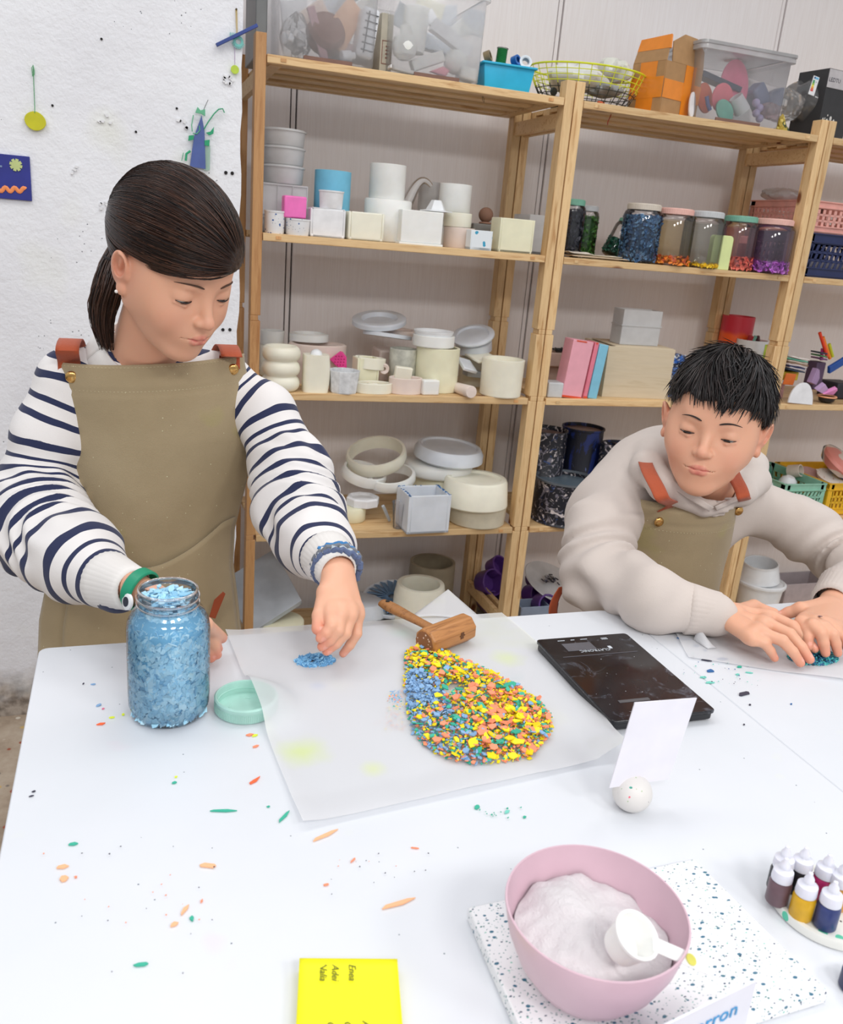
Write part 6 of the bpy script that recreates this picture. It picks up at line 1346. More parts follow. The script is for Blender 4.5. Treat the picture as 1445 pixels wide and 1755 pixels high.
for a in ((174, 1242, 'orange', .0028, 2.0, .2, 'orange sliver left of the big blue jar'), (192, 1231, 'lime', .0024, 1.4, 0, 'lime chip just left of the big blue jar'), (211, 1226, 'lime', .0018, 1, .5, 'tiny lime crumb touching the big blue jar'),
          (169, 1210, 'blue', .0018, 2, .6, 'small grey-blue sliver above the orange sliver'), (160, 1174, 'blue', .0014, 2, 0, 'tiny blue sliver high on the left table area'), (177, 1216, 'pink', .001, 2, .2, 'tiny crimson sliver beside the lime chip'), (143, 1173, 'dark', .001, 2, .8, 'tiny dark sliver near the table\'s left edge'),
          (58, 1358, 'dark', .0009, 2, .3, 'dark crumb near the left table edge'), (54, 1366, 'dark', .0008, 3, .2, 'second dark crumb near the left table edge'), (299, 1343, 'teal', .0026, 1.2, 0, 'small teal chip below the big blue jar'), (302, 1333, 'lime', .0016, 1, 0, 'pale lime crumb above the small teal chip'),
          (428, 1261, 'coral', .0032, 1.6, .1, 'coral sliver just below the mint lid'), (437, 1262, 'lime', .0028, 1.6, .2, 'lime sliver overlapping the coral one below the lid'), (438, 1281, 'coral', .0022, 1.8, .3, 'small coral shaving under the lid slivers'),
          (436, 1340, 'orange', .0030, 3.0, .7, 'orange shaving beside the parchment\'s left edge'), (384, 1391, 'teal', .0030, 4.6, -.2, 'long teal smear-like shaving left of the parchment corner'), (488, 1400, 'teal', .0030, 3.6, .8, 'teal curl tucked at the parchment\'s near corner'),
          (460, 1384, 'teal', .0012, 1.4, 0, 'tiny teal crumb by the teal curl'), (560, 1432, 'pale', .0036, 4.4, .35, 'long pale orange shaving in front of the parchment corner'), (686, 1549, 'pale', .0042, 4.2, .12, 'pale orange shaving in the middle of the table front'),
          (126, 1448, 'teal', .0034, 1.3, 0, 'round teal chip on the left table area'), (108, 1487, 'pale', .0044, 1.2, 0, 'square pale orange chip on the left'), (109, 1508, 'pale', .0038, 1, 1.2, 'triangular pale orange chip below the square one'), (130, 1505, 'coral', .0014, 1, 0, 'coral crumb right of the triangular chip'),
          (357, 1485, 'pale', .0036, 2.6, -.4, 'pale orange sliver at the left centre'), (317, 1561, 'pale', .0028, 2.8, .9, 'slanting pale orange sliver above the teal half chip'), (329, 1576, 'teal', .0030, 1.2, 1.4, 'teal half chip on the lower left'), (299, 1586, 'pale', .0036, 1.2, .2, 'small pale orange triangle at the lower left'),
          (241, 1655, 'teal', .0018, 3.2, -.1, 'short teal shaving near the bottom left'), (559, 1518, 'coral', .0014, 2, 0, 'small coral crumb in front of the yellow note pad'), (605, 1476, 'coral', .0010, 4, .7, 'thin coral curl in the table centre'), (711, 1455, 'coral', .0007, 6, -.4, 'hair-thin coral sliver right of centre'),
          (346, 1546, 'coral', .0010, 2.4, 1.2, 'tiny coral curl left of centre'), (817, 1385, 'teal', .0026, 1.5, .6, 'teal chip in front of the parchment'), (869, 1393, 'mint', .0030, 1.6, .3, 'mint chip with crumbs in front of the parchment'), (899, 1402, 'teal', .0022, 1.2, 0, 'small teal triangle right of the mint chip'),
          (1238, 1131, 'denim', .0052, 2.0, -.1, 'blue and mint folded chip beside the paper at the right'), (1217, 1151, 'denim', .0052, 1.2, .2, 'blue triangular chip near the scales'), (1211, 1133, 'dark', .0030, 3.2, -.5, 'dark almond-shaped sliver beside the blue folded chip'), (1172, 1096, 'denim', .0040, 3.2, -.4, 'blue crumbly shaving by the knitted cuff'),
          (1193, 1108, 'denim', .0032, 1.8, 0, 'blue chip under the paper curl'), (1208, 1116, 'denim', .0020, 1.8, -.8, 'thin blue shaving above the dark sliver'), (1205, 1162, 'mint', .0034, 1.8, -.3, 'mint smear-like chip right of the scales'), (1217, 1171, 'mint', .0040, 2.2, -.2, 'larger mint chip right of the scales'),
          (1264, 1157, 'mint', .0026, 1.3, 0, 'mint chip below the resting fingers, left'), (1267, 1144, 'teal', .0024, 1.8, 0, 'teal chip below the resting fingers'), (1284, 1154, 'mint', .0024, 2.4, -.4, 'pale mint sliver below the resting fingers'), (1275, 1190, 'dark', .0050, 2.6, .15, 'dark wedge-shaped chip on the bare table right of the scales'),
          (1285, 1209, 'dark', .0014, 1.2, 0, 'dark crumb below the dark wedge'), (1356, 1208, 'denim', .0014, 1.2, 0, 'dark blue crumb right of the dark wedge'), (1275, 1243, 'dark', .0012, 1.4, 0, 'small dark crumb right of the name card')):
    stray(*a)

# kitchen scales
q = [at_z(*k, TZ+.016) for k in ((918, 1093), (1082, 1088), (1216, 1214), (1052, 1243))]
cs = sum(q)/4; xa = (q[1]-q[0])+(q[2]-q[3]); ya = (q[0]-q[3])+(q[1]-q[2]); sa = atan2(xa[1], xa[0]); W_, D_ = np.linalg.norm(xa)/2, np.linalg.norm(ya)/2
t = thing('kitchen_scales', 'black glass kitchen scales smeared with pale dust', 'scales', (cs[0], cs[1], TZ), sa)
sk = (ya[:2] @ xa[:2])/np.linalg.norm(xa)/np.linalg.norm(ya)
s = NT('dusty_black_glass'); v = s.coord()
c = s.mix(s.math('MULTIPLY', s.ramp(s.noise(v, 22, 6, .7, 1.5), [(.56, (0, 0, 0)), (.70, (.5, .5, .5))]), 1), lin((20, 19, 24)), lin((120, 126, 138)))
c = s.mix(s.ramp(s.noise(v, 190, 3), [(.72, (0, 0, 0)), (.76, (.8, .8, .8))]), c, lin((200, 200, 205)))
s.col(c); s.set(Roughness=.18); s.l(s.ramp(s.noise(v, 12, 4), [(.4, (.1, .1, .1)), (.7, (.35, .35, .35))]), s.b.inputs['Roughness']); M_BG = s.m
M_BLK = plain('black_plastic2', (26, 26, 30), .4)
def rrect(w, d, r, n=5): return [(cx+r*cos(radians(a0+90/n*k)), cy+r*sin(radians(a0+90/n*k))) for cx, cy, a0 in ((w/2-r, -d/2+r, -90), (w/2-r, d/2-r, 0), (-w/2+r, d/2-r, 90), (-w/2+r, -d/2+r, 180)) for k in range(n+1)]
MB().prism(rrect(W_*.98, D_*.98, .006), .003, .012).build('housing', M_BLK, t, bevel=.0015)
MB().prism(rrect(W_, D_, .006), .012, .0165).build('glass_plate', M_BG, t, bevel=.001)
for sx in (-1, 1):
    for sy in (-1, 1): MB().lathe([(.008, 0), (.008, .003)], 16).build('foot', M_BLK, t, (sx*W_*.4, sy*D_*.42, 0))
zt = .0167
MB().box((-.020, D_*.36, zt), (.045, .022, .0004)).build('display', plain('lcd_grey', (92, 92, 98), .25), t)
MB().box((0, D_*.24, zt), (W_*.8, .0012, .0004)).build('panel_line', plain('grey_line', (90, 88, 94), .3), t)
mt = plain('scale_lettering', (200, 206, 212), .5)
text('CLATRONIC', .0085, t, (.022, D_*.31, zt), (0, 0, pi), mt, ext=.0001)
for k, x_ in enumerate((-.038, -.020, -.002)): MB().box((x_, D_*.455, zt), (.011 if k != 1 else .006, .0014, .0003)).build('button_legend', mt, t)
for k in range(2): MB().box((.030, D_*.45-.003*k, zt), (.010, .0013, .0003)).build('button_legend', mt, t)
MB().box((.0245, D_*.315+.0015, zt), (.005, .0075, .0003)).build('logo_frame', mt, t)
MB().box((0, -D_*.36, zt), (W_*.3, .006, .0004)).build('grey_smear', plain('dust_grey', (84, 82, 84), .5), t, (-.02, .01, 0))

# name card on a terrazzo ball
pb = at_z(1090, 1398, TZ); rb = .0205
t = thing('card_holder', 'pale terrazzo ball holding an upright blank card', 'card holder', (pb[0], pb[1]+rb*.62, TZ))
MB().sphere((0, 0, rb*.93), (rb, rb, rb*.96), 32, 20, -.93, 1).build('ball', speckled('terrazzo_ball', (222, 218, 214), [((60, 170, 150), .8, .10), ((236, 110, 130), .9, .09), ((90, 90, 96), 1.6, .10), ((170, 190, 150), 1.3, .10)], .5, 90), t)
yb = pb[1]+rb*.62; cq = [at_y(1044, 1350, yb), at_y(1146, 1335, yb), at_y(1194, 1196, yb+.004), at_y(1088, 1204, yb+.004)]
b = MB(); V = []
for dy in (-.0006, .0006): V += [(c_[0]-pb[0], c_[1]-yb+dy, c_[2]-TZ) for c_ in cq]
b.add(V, [(0, 1, 2, 3), (7, 6, 5, 4), (1, 0, 4, 5), (2, 1, 5, 6), (3, 2, 6, 7), (0, 3, 7, 4)]); b.build('card', plain('white_card', (232, 230, 238), .5, .02), t, smooth=0)

# terrazzo board, bowl with powder and scoop
q = [at_z(*k, TZ+.012) for k in ((802, 1556), (1190, 1472), (1420, 1700), (930, 1850))]
b = MB(); b.prism([tuple(k[:2]) for k in (q[3], q[2], q[1], q[0])], TZ+.0005, TZ+.0125)
cq_ = sum(q)/4
b.v = [(x_-cq_[0], y_-cq_[1], z_-TZ) for x_, y_, z_ in b.v]
b.build('terrazzo_board', speckled('terrazzo_white_teal', (236, 236, 238), [((44, 104, 130), .8, .19), ((60, 120, 120), 1.5, .17), ((36, 60, 90), 1.1, .14), ((110, 150, 150), 2.2, .16), ((120, 190, 170), .7, .08)], .35, 120, stretch=(1, 1.5, 1)), None, (cq_[0], cq_[1], TZ), label='white terrazzo board with teal flecks under the pink bowl', cat='board', bevel=.0012)
TB = TZ+.0125
M_BOWL = plain('dusty_pink_bowl', (210, 178, 190), .35, .02)
pc = at_z(1030, 1660, TB); hb = .073; rb2 = .0685
bowl_c = np.array([at_z(1023, 1554, TB+hb)[0], at_z(1023, 1554, TB+hb)[1], TB])
t = thing('mixing_bowl', 'dusty pink bowl tilted slightly, full of white powder', 'bowl', tuple(bowl_c), (0, 0, 0))
def bz(f): return hb*(1-sqrt(max(0, 1-f*f))*.999)
pr = [(rb2*.42, 0), (rb2*.46, .001), (rb2*.62, .010), (rb2*.80, .028), (rb2*.93, .050), (rb2*1.0, hb-.001), (rb2*.995, hb), (rb2*.975, hb), (rb2*.905, .050), (rb2*.775, .029), (rb2*.59, .012), (rb2*.4, .006), (.001, .005)]
MB().lathe(pr, 72).build('bowl', M_BOWL, t, smooth=60)
# powder
s = NT('white_powder'); v = s.coord(); s.col(lin((242, 236, 238))); s.set(Roughness=1); s.bump(s.noise(v, 160, 6, .75), 1, .004); M_POW = s.m
b = MB()
def pw(u, v):
    a = 2*pi*u; r_ = v; R = rb2*.86; x_, y_ = R*r_*cos(a), R*r_*sin(a)
    z = .050+.012*(1-r_)-.010*math.exp(-((x_-.022)**2+(y_+.018)**2)/.0006)+.016*math.exp(-((x_+.02)**2+(y_-.03)**2)/.0010)*(1-.5*r_)+.003*sin(a*3+4*r_)*r_+.0018*sin(a*9+9*r_)*r_+.0012*sin(a*17-13*r_)*r_
    return (x_, y_, z-.004*r_**4)
b.grid(pw, 72, 26); b.build('white_powder', M_POW, None, tuple(bowl_c), smooth=80, label='heap of white powder filling the pink bowl', cat='powder', kind='stuff')
# scoop
sp = at_z(1068, 1600, TB+.078)
t = thing('measuring_scoop', 'small clear-white measuring scoop resting in the powder', 'scoop', (sp[0], sp[1], sp[2]-.012), (.45, .25, 0))
M_SC = plain('scoop_plastic', (246, 246, 242), .3, .01, sss=.3)
cup(.0165, .022, .0012, 1, .85, 36, .002, rim=.001).build('cup', M_SC, t)
hpnt = at_z(1150, 1632, TB+.080)-np.array([sp[0], sp[1], sp[2]])
b = MB(); b.box((.034, -.013, .020), (.046, .011, .0018), -.35); b.build('handle', M_SC, t, bevel=.0008)
MB().lathe([(.0042, 0), (.0042, .0006)], 16).build('yellow_stain', plain('yellow_stain', (206, 200, 90), .6), t, (.041, -.016, .0212))

# white card with blue lettering, lower edge of the frame
B1 = at_z(1304, 1800, TB); P1 = at_y(1296, 1680, B1[1]); P0 = at_z(1128, 1762, P1[2]); dirv = P1-P0; ca = atan2(dirv[1], dirv[0]); hcard = P1[2]-TB
t = thing('lettered_card', 'white standing card with blue lettering at the lower picture edge', 'card', (P1[0], P1[1], TB), ca)
MB().box((-.055, 0, hcard/2), (.11, .0015, hcard)).build('card', plain('white_card2', (226, 226, 236), .5, .02), t)
text('erron', .0175, t, (-.0135, -.0012, hcard*.50+.0125), (pi/2, 0, 0), plain('blue_lettering', (40, 150, 210), .5), align='RIGHT')

# dropper bottles on a terrazzo tray
tc_ = at_z(1400, 1573, TZ+.0); rt = .050
tc_ = at_z(1418, 1560, TZ)
t = thing('round_tray', 'round terrazzo tray carrying small dye bottles, cut by the right edge', 'tray', (tc_[0], tc_[1], TZ), 0)
MB().lathe([(rt*.96, 0), (rt, .002), (rt, .008), (rt*.985, .0095), (rt*.9, .0095), (rt*.88, .007), (.001, .007)], 64).build('tray', speckled('terrazzo_tray', (226, 226, 220), [((90, 196, 164), .5, .14), ((36, 44, 90), .6, .12), ((60, 60, 70), 1, .08)], .5, 70), t)
M_TIP = plain('frosted_cap', (226, 226, 236), .35, .02, sss=.3)
for k, (u, v_, c, nm) in enumerate(((1338, 1552, (110, 84, 92), 'brown-violet dye bottle at the left of the tray'), (1379, 1578, (222, 172, 30), 'mustard yellow dye bottle in the front middle of the tray'), (1421, 1594, (52, 64, 118), 'blue dye bottle at the front right of the tray'), (1372, 1532, (34, 34, 40), 'black dye bottle behind the yellow one'), (1412, 1545, (176, 40, 100), 'crimson dye bottle behind the blue one'), (1438, 1560, (210, 150, 60), 'orange dye bottle at the right picture edge'), (1340, 1530, (30, 32, 36), 'black dye bottle behind the brown-violet one'))):
    p = at_z(u, v_, TZ+.008); tt = thing('dropper_bottle', nm, 'bottle', (p[0], p[1]+.006, TZ+.0075), 0, 'dye bottles on the terrazzo tray')
    r_ = .0098
    MB().lathe([(r_*.9, 0), (r_, .0015), (r_, .021), (r_*.9, .0235), (r_*.5, .0245), (r_*.5, .026)], 30).build('body', plain('dye_%d' % k, c, .35, .1, 60), tt)
    MB().lathe([(r_*.92, .0245), (r_*.94, .026), (r_*.88, .034), (r_*.55, .036), (r_*.5, .037)], 30).build('collar', M_TIP, tt)
    MB().lathe([(r_*.5, .0365), (r_*.42, .041), (r_*.22, .044), (r_*.2, .0465), (r_*.1, .047)], 20).build('nozzle', M_TIP, tt)
# dark round thing at the right picture edge
p = at_z(1462, 1695, TZ); MB().lathe([(.010, 0), (.0115, .002), (.0115, .016), (.008, .018)], 28).build('dark_bottle', plain('dark_blue_bottle', (50, 56, 90), .4), None, (p[0], p[1], TZ), label='dark blue round bottle barely showing at the lower right edge', cat='bottle')

# yellow sticky note pad with handwriting
q = [at_z(*k, TZ+.010) for k in ((513, 1648), (681, 1646), (700, 1762), (512, 1770))]
ux = (q[1]-q[0]); sa = atan2(ux[1], ux[0]); sz = np.linalg.norm(ux)
t = thing('note_pad', 'block of yellow sticky notes with handwritten names', 'note pad', (q[0][0], q[0][1], TZ), sa)
b = MB(); b.grid(lambda u, v: (u*sz, -v*sz, .0098+(.002*(1-u)*(1-v)**6)+.0016*(1-v)**8), 12, 12); b.build('top_note', plain('yellow_note', (252, 246, 20), .6, .02), t, solid=.0003, smooth=60)
MB().box((sz/2, -sz/2, .0048), (sz, sz, .0094)).build('block', plain('yellow_note_block', (246, 238, 40), .65, .03), t)
ink = plain('pencil_ink', (110, 116, 40), .8)
for txt, u, v_ in (('Enea', .50, .06), ('Adei', .33, .06), ('Nalia', .21, .04), ('Ane', .62, .70), ('Oier', .45, .70), ('Omar', .29, .70)):
    text(txt, sz*.105, t, (u*sz, -v_*sz, .0117 if v_ < .3 else .0104), (0, 0, -pi/2), ink, font_shear=.3)
# ================================================================ smooth body surfaces: distance fields turned into one continuous mesh
A3 = lambda p: np.asarray(p, np.float64)
def d_cap(P, a, b, ra, rb):
    a, b = A3(a), A3(b); ab = b-a; t = np.clip(((P-a) @ ab)/max(ab @ ab, 1e-12), 0, 1)
    return np.linalg.norm(P-a-t[:, None]*ab, axis=1)-(ra+(rb-ra)*t)
def d_ell(P, c, r, R=None):
    Q = P-A3(c)
    if R is not None: Q = Q @ R
    r = A3(r); k0 = np.linalg.norm(Q/r, axis=1); k1 = np.linalg.norm(Q/(r*r), axis=1)+1e-9
    return k0*(k0-1)/k1
def smin(a, b, k):
    if k <= 0: return np.minimum(a, b)
    h = np.clip(.5+.5*(b-a)/k, 0, 1); return b*(1-h)+a*h-k*h*(1-h)
def smax(a, b, k): return -smin(-a, -b, k)
def chain(pts, rs, k=.01):
    return [('cap', pts[i], pts[i+1], rs[i], rs[i+1], k) for i in range(len(pts)-1)]
def field(prims):
    def f(P):
        d = np.full(len(P), 1e3)
        for pr in prims:
            if pr[0] == 'cap': e = d_cap(P, *pr[1:5]); d = smin(d, e, pr[5])
            elif pr[0] == 'ell': e = d_ell(P, pr[1], pr[2], pr[4] if len(pr) > 4 else None); d = smin(d, e, pr[3])
            elif pr[0] == 'sub': e = d_ell(P, pr[1], pr[2], pr[4] if len(pr) > 4 else None); d = smax(d, -e, pr[3])
            elif pr[0] == 'subcap': e = d_cap(P, *pr[1:5]); d = smax(d, -e, pr[5])
            elif pr[0] == 'fn': d = pr[1](P, d)
        return d
    return f
def surface(f, lo, hi, vox):
    """narrow-band sampling + surface nets"""
    lo, hi = A3(lo), A3(hi); B = 4; n = (np.ceil((hi-lo)/(vox*B)).astype(int)+1); N = n*B+1
    cs = [lo[i]+(np.arange(n[i])*B+B/2)*vox for i in range(3)]
    G = np.stack(np.meshgrid(*cs, indexing='ij'), -1).reshape(-1, 3); D = f(G).reshape(n)
    near = np.abs(D) < vox*B*1.35
    full = np.where(np.repeat(np.repeat(np.repeat(D, B, 0), B, 1), B, 2) > 0, 1., -1.).astype(np.float32)
    V = np.ones(tuple(N), np.float32); V[:-1, :-1, :-1] = full
    I = np.argwhere(near)*B; o = np.stack(np.meshgrid(*[np.arange(B+1)]*3, indexing='ij'), -1).reshape(-1, 3)
    idx = (I[:, None, :]+o[None]).reshape(-1, 3); key = (idx[:, 0]*N[1]+idx[:, 1])*N[2]+idx[:, 2]
    key = np.unique(key); ix = np.stack([key//(N[1]*N[2]), (key//N[2]) % N[1], key % N[2]], 1)
    Vf = V.reshape(-1); out = np.empty(len(key), np.float32)
    for s_ in range(0, len(key), 400000): out[s_:s_+400000] = f(lo+ix[s_:s_+400000]*vox)
    Vf[key] = out; V = Vf.reshape(tuple(N)); S = V < 0
    c = np.zeros(tuple(N-1), np.int8)
    for a in (0, 1):
        for b in (0, 1):
            for d in (0, 1): c += S[a:N[0]-1+a, b:N[1]-1+b, d:N[2]-1+d]
    cell = np.argwhere((c > 0) & (c < 8)); cid = -np.ones(tuple(N-1), np.int64); cid[tuple(cell.T)] = np.arange(len(cell))
    acc = np.zeros((len(cell), 3)); cnt = np.zeros(len(cell))
    cor = [(a, b, d) for a in (0, 1) for b in (0, 1) for d in (0, 1)]
    for p in cor:
        for ax in range(3):
            if p[ax]: continue
            q = list(p); q[ax] = 1
            v0 = V[tuple((cell+p).T)]; v1 = V[tuple((cell+q).T)]; m = (v0 < 0) != (v1 < 0)
            t = np.where(m, v0/np.where(m, v0-v1, 1), 0)
            pt = np.tile(A3(p), (len(cell), 1)); pt[:, ax] += t; acc[m] += pt[m]; cnt[m] += 1
    pos = lo+(cell+acc/np.maximum(cnt, 1)[:, None])*vox
    F = []
    for ax in range(3):
        u, w_ = [(1, 2), (2, 0), (0, 1)][ax]; sl0 = [slice(None)]*3; sl1 = [slice(None)]*3
        sl0[ax] = slice(0, -1); sl1[ax] = slice(1, None); E_ = np.argwhere(S[tuple(sl0)] != S[tuple(sl1)])
        E_ = E_[(E_[:, u] > 0) & (E_[:, w_] > 0) & (E_[:, u] < N[u]-1) & (E_[:, w_] < N[w_]-1)]
        du = np.zeros(3, int); du[u] = 1; dw = np.zeros(3, int); dw[w_] = 1
        q = np.stack([cid[tuple((E_-du-dw).T)], cid[tuple((E_-dw).T)], cid[tuple(E_.T)], cid[tuple((E_-du).T)]], 1)
        inside_ = S[tuple(E_.T)]; q[~inside_] = q[~inside_][:, ::-1]; F.append(q[(q >= 0).all(1)])
    return pos, np.concatenate(F)
def relax(pos, F, it=1, lam=.5):
    e = np.concatenate([F[:, [0, 1]], F[:, [1, 2]], F[:, [2, 3]], F[:, [3, 0]]])
    for _ in range(it):
        s_ = np.zeros_like(pos); c = np.zeros(len(pos)); np.add.at(s_, e[:, 0], pos[e[:, 1]]); np.add.at(s_, e[:, 1], pos[e[:, 0]]); np.add.at(c, e[:, 0], 1); np.add.at(c, e[:, 1], 1)
        pos = pos*(1-lam)+lam*s_/np.maximum(c, 1)[:, None]
    return pos
def np_mesh(name, pos, F, mats, cols=None, attrs=None):
    me = bpy.data.meshes.new(name); me.vertices.add(len(pos)); me.vertices.foreach_set('co', pos.astype(np.float32).ravel())
    me.loops.add(F.size); me.loops.foreach_set('vertex_index', F.astype(np.int32).ravel()); me.polygons.add(len(F))
    me.polygons.foreach_set('loop_start', np.arange(len(F), dtype=np.int32)*F.shape[1]); me.update(calc_edges=True); me.validate()
    for m in mats: me.materials.append(m)
    if cols is not None: set_col(me, np.c_[cols, np.ones(len(cols))])
    for k, v in (attrs or {}).items(): a = me.attributes.new(k, 'FLOAT', 'POINT'); a.data.foreach_set('value', v.astype(np.float32))
    me.shade_smooth(); return me
def lcol(c): return np.array(lin(c)[:3])
class Frame:
    """a head's own axes: x to the viewer's right, y out of the face, z up"""
    def __init__(s, C, u, v, yaw, pitch, roll):
        zc = -ray(u, v); zc /= np.linalg.norm(zc); xc = CA-zc*(CA @ zc); xc /= np.linalg.norm(xc); yc = np.cross(zc, xc)
        y, p, r = map(radians, (yaw, pitch, roll))
        F = np.array([sin(y)*cos(p), -sin(p), cos(y)*cos(p)]); S = np.array([cos(y), 0, -sin(y)]); U = np.array([sin(y)*sin(p), cos(p), cos(y)*sin(p)])
        rot = lambda q: np.array([q[0]*cos(r)+q[1]*sin(r), -q[0]*sin(r)+q[1]*cos(r), q[2]])
        F, S, U = map(rot, (F, S, U)); W = lambda q: q[0]*xc+q[1]*yc+q[2]*zc
        s.R = np.stack([W(S), W(F), W(U)], 1); s.C = A3(C)
    def w(s, p): return s.C+s.R @ A3(p)
    def ws(s, P): return s.C+P @ s.R.T
    def l(s, p): return s.R.T @ (A3(p)-s.C)
def rotx(a): return np.array([[1, 0, 0], [0, cos(a), -sin(a)], [0, sin(a), cos(a)]])
def roty(a): return np.array([[cos(a), 0, sin(a)], [0, 1, 0], [-sin(a), 0, cos(a)]])
LIPS = [((-.0235, .0735, -.0570), (-.005, .0855, -.0545), .0022, .0036), ((.0235, .0735, -.0570), (.005, .0855, -.0545), .0022, .0036), ((-.005, .0855, -.0545), (.005, .0855, -.0545), .0036, .0036),
        ((-.0205, .0735, -.0595), (-.007, .0842, -.0622), .0025, .0042), ((.0205, .0735, -.0595), (.007, .0842, -.0622), .0025, .0042), ((-.007, .0842, -.0622), (.007, .0842, -.0622), .0042, .0042)]
def head_prims(neck_local, neck_r=(.042, .050), ear_out=0.):
    P = [('ell', (0, -.018, .040), (.070, .090, .078), 0), ('ell', (0, .028, -.028), (.053, .050, .076), .03), ('ell', (0, .040, .034), (.054, .038, .042), .02)]
    for s_ in (-1, 1):
        P += [('ell', (s_*.034, .047, -.034), (.024, .024, .026), .03), ('cap', (s_*.046, -.002, -.046), (s_*.015, .053, -.088), .018, .013, .028),
              ('ell', (s_*.056, .012, -.006), (.016, .032, .034), .03)]
    P += [('ell', (0, .062, -.090), (.015, .013, .013), .02), ('cap', (-.026, .066, .020), (.026, .066, .020), .009, .009, .016), ('ell', (0, .069, -.056), (.024, .016, .020), .02)]
    for s_ in (-1, 1): P.append(('sub', (s_*.031, .0955, .001), (.021, .020, .0150), .012))
    P += [('cap', (0, .072, .010), (0, .0905, -.024), .0058, .0075, .013), ('ell', (0, .0935, -.0285), (.0088, .0085, .0075), .007)]
    for s_ in (-1, 1):
        P.append(('ell', (s_*.0098, .0855, -.0305), (.0062, .0072, .0055), .006))
        c = A3((s_*.0310, .0600, .0005))
        P.append(('fn', lambda p, d, c=c: smin(d, smax(np.linalg.norm(p-c, axis=1)-.0166, -(p[:, 2]-c[2]+.0026), .0012), .0030)))
        P.append(('cap', c+A3((-.0135, .0080, -.0065)), c+A3((0, .0140, -.0095)), .0014, .0018, .004)); P.append(('cap', c+A3((.0135, .0080, -.0065)), c+A3((0, .0140, -.0095)), .0014, .0018, .004))
        P.append(('sub', (s_*.0052, .0900, -.0372), (.0028, .0034, .0026), .002))
    P += [('cap', a, b, ra, rb, .0035) for a, b, ra, rb in LIPS]
    P += [('subcap', (-.0255, .0770, -.0570), (0, .0912, -.0583), .0010, .0014, .0012), ('subcap', (.0255, .0770, -.0570), (0, .0912, -.0583), .0010, .0014, .0012)]
    for s_ in (-1, 1):
        R = roty(s_*.30) @ rotx(-.20) @ np.array([[cos(s_*ear_out*50), -sin(s_*ear_out*50), 0], [sin(s_*ear_out*50), cos(s_*ear_out*50), 0], [0, 0, 1]]); eo = s_*ear_out
        P += [('ell', (s_*.0765+eo, -.012, -.004), (.0085, .0185, .0300), .006, R), ('sub', (s_*.0835+eo, -.007, .004), (.0085, .0108, .0165), .002, R), ('sub', (s_*.086+eo, -.014, .010), (.0045, .0030, .0150), .002, R),
              ('ell', (s_*.0765+eo, -.012, .004), (.0050, .0040, .0120), .003, R), ('ell', (s_*.0745, .004, -.006), (.005, .005, .007), .003), ('ell', (s_*.0755+eo*.6, -.003, -.028), (.0055, .009, .009), .005)]
    P.append(('cap', (0, -.022, -.045), neck_local, neck_r[0], neck_r[1], .025))
    return P
def skin_cols(P, base, kind='head'):
    """natural local colour of skin: lips, ears, nose and cheeks are redder"""
    b = np.tile(lcol(base), (len(P), 1)); pink = lcol((205, 118, 100))
    def blend(m, c): nonlocal b; b = b*(1-m[:, None])+c*m[:, None]
    if kind == 'head':
        for s_ in (-1, 1):
            blend(.30*np.exp(-np.sum((P-A3((s_*.040, .062, -.034)))**2, 1)/.00035), pink); blend(.35*np.exp(-np.sum((P-A3((s_*.08, -.01, -.004)))**2, 1)/.0009), pink)
            blend(.22*np.exp(-np.sum((P-A3((s_*.031, .075, -.006)))**2, 1)/.00009), lcol((150, 96, 76)))
        blend(.22*np.exp(-np.sum((P-A3((0, .10, -.028)))**2, 1)/.00016), pink)
        d = np.min([d_cap(P, a, b_, ra, rb) for a, b_, ra, rb in LIPS], 0); m = np.clip(1-(d-.0003)/.0016, 0, 1)*(P[:, 1] > .070)
        blend(.78*m, lcol((200, 100, 94)))
    return b
M_SKIN = NT('skin'); _a = M_SKIN.n('ShaderNodeAttribute'); _a.attribute_name = 'Col'; M_SKIN.col(_a.outputs['Color']); M_SKIN.set(Roughness=.48, Subsurface_Weight=.22, Subsurface_Scale=.006)
M_SKIN.b.inputs['Subsurface Radius'].default_value = (1, .35, .2); M_SKIN.bump(M_SKIN.noise(M_SKIN.coord(), 420, 3), .08, .0006); M_SKIN = M_SKIN.m
def hand_prims(W, K, T, lift, thumb, n, fore, rf=.0076, rw=(.019, .024)):
    """W wrist, K knuckles (index..little), T tips, thumb = base, joint, tip; n = direction off the back of the hand"""
    W, n = A3(W), A3(n)/np.linalg.norm(n); K = [A3(k) for k in K]; T = [A3(t) for t in T]; P = []
    P.append(('cap', fore, W, rw[1], rw[0], 0)); cen = (K[1]+K[2])/2
    side = K[0]-K[3]; side /= np.linalg.norm(side)
    for i, k in enumerate(K):
        w0 = W+side*(.010-.0067*i); P.append(('cap', w0, k, .0135, .0098, .010))
    for i in range(3): P.append(('cap', K[i]*.9+W*.1, K[i+1]*.9+W*.1, .0098, .0096, .008))
    for i in range(4):
        r = rf*(1, 1.03, .98, .86)[i]; li = lift[i] if hasattr(lift, '__len__') else lift
        a, b = K[i], T[i]; j1 = a+(b-a)*.46+n*li; j2 = a+(b-a)*.76+n*li*.62
        P += [('cap', a, j1, r*1.18, r*1.04, .0035), ('cap', j1, j2, r*1.06, r*.93, .0022), ('cap', j2, b, r*.95, r*.80, .0022)]
    th = [A3(t) for t in thumb]
    P += [('cap', W*.75+K[0]*.25, th[0], .0145, .0115, .010), ('cap', th[0], th[1], .0108, .0090, .004), ('cap', th[1], th[2], .0090, .0076, .003)]
    return P, T+[th[2]], n
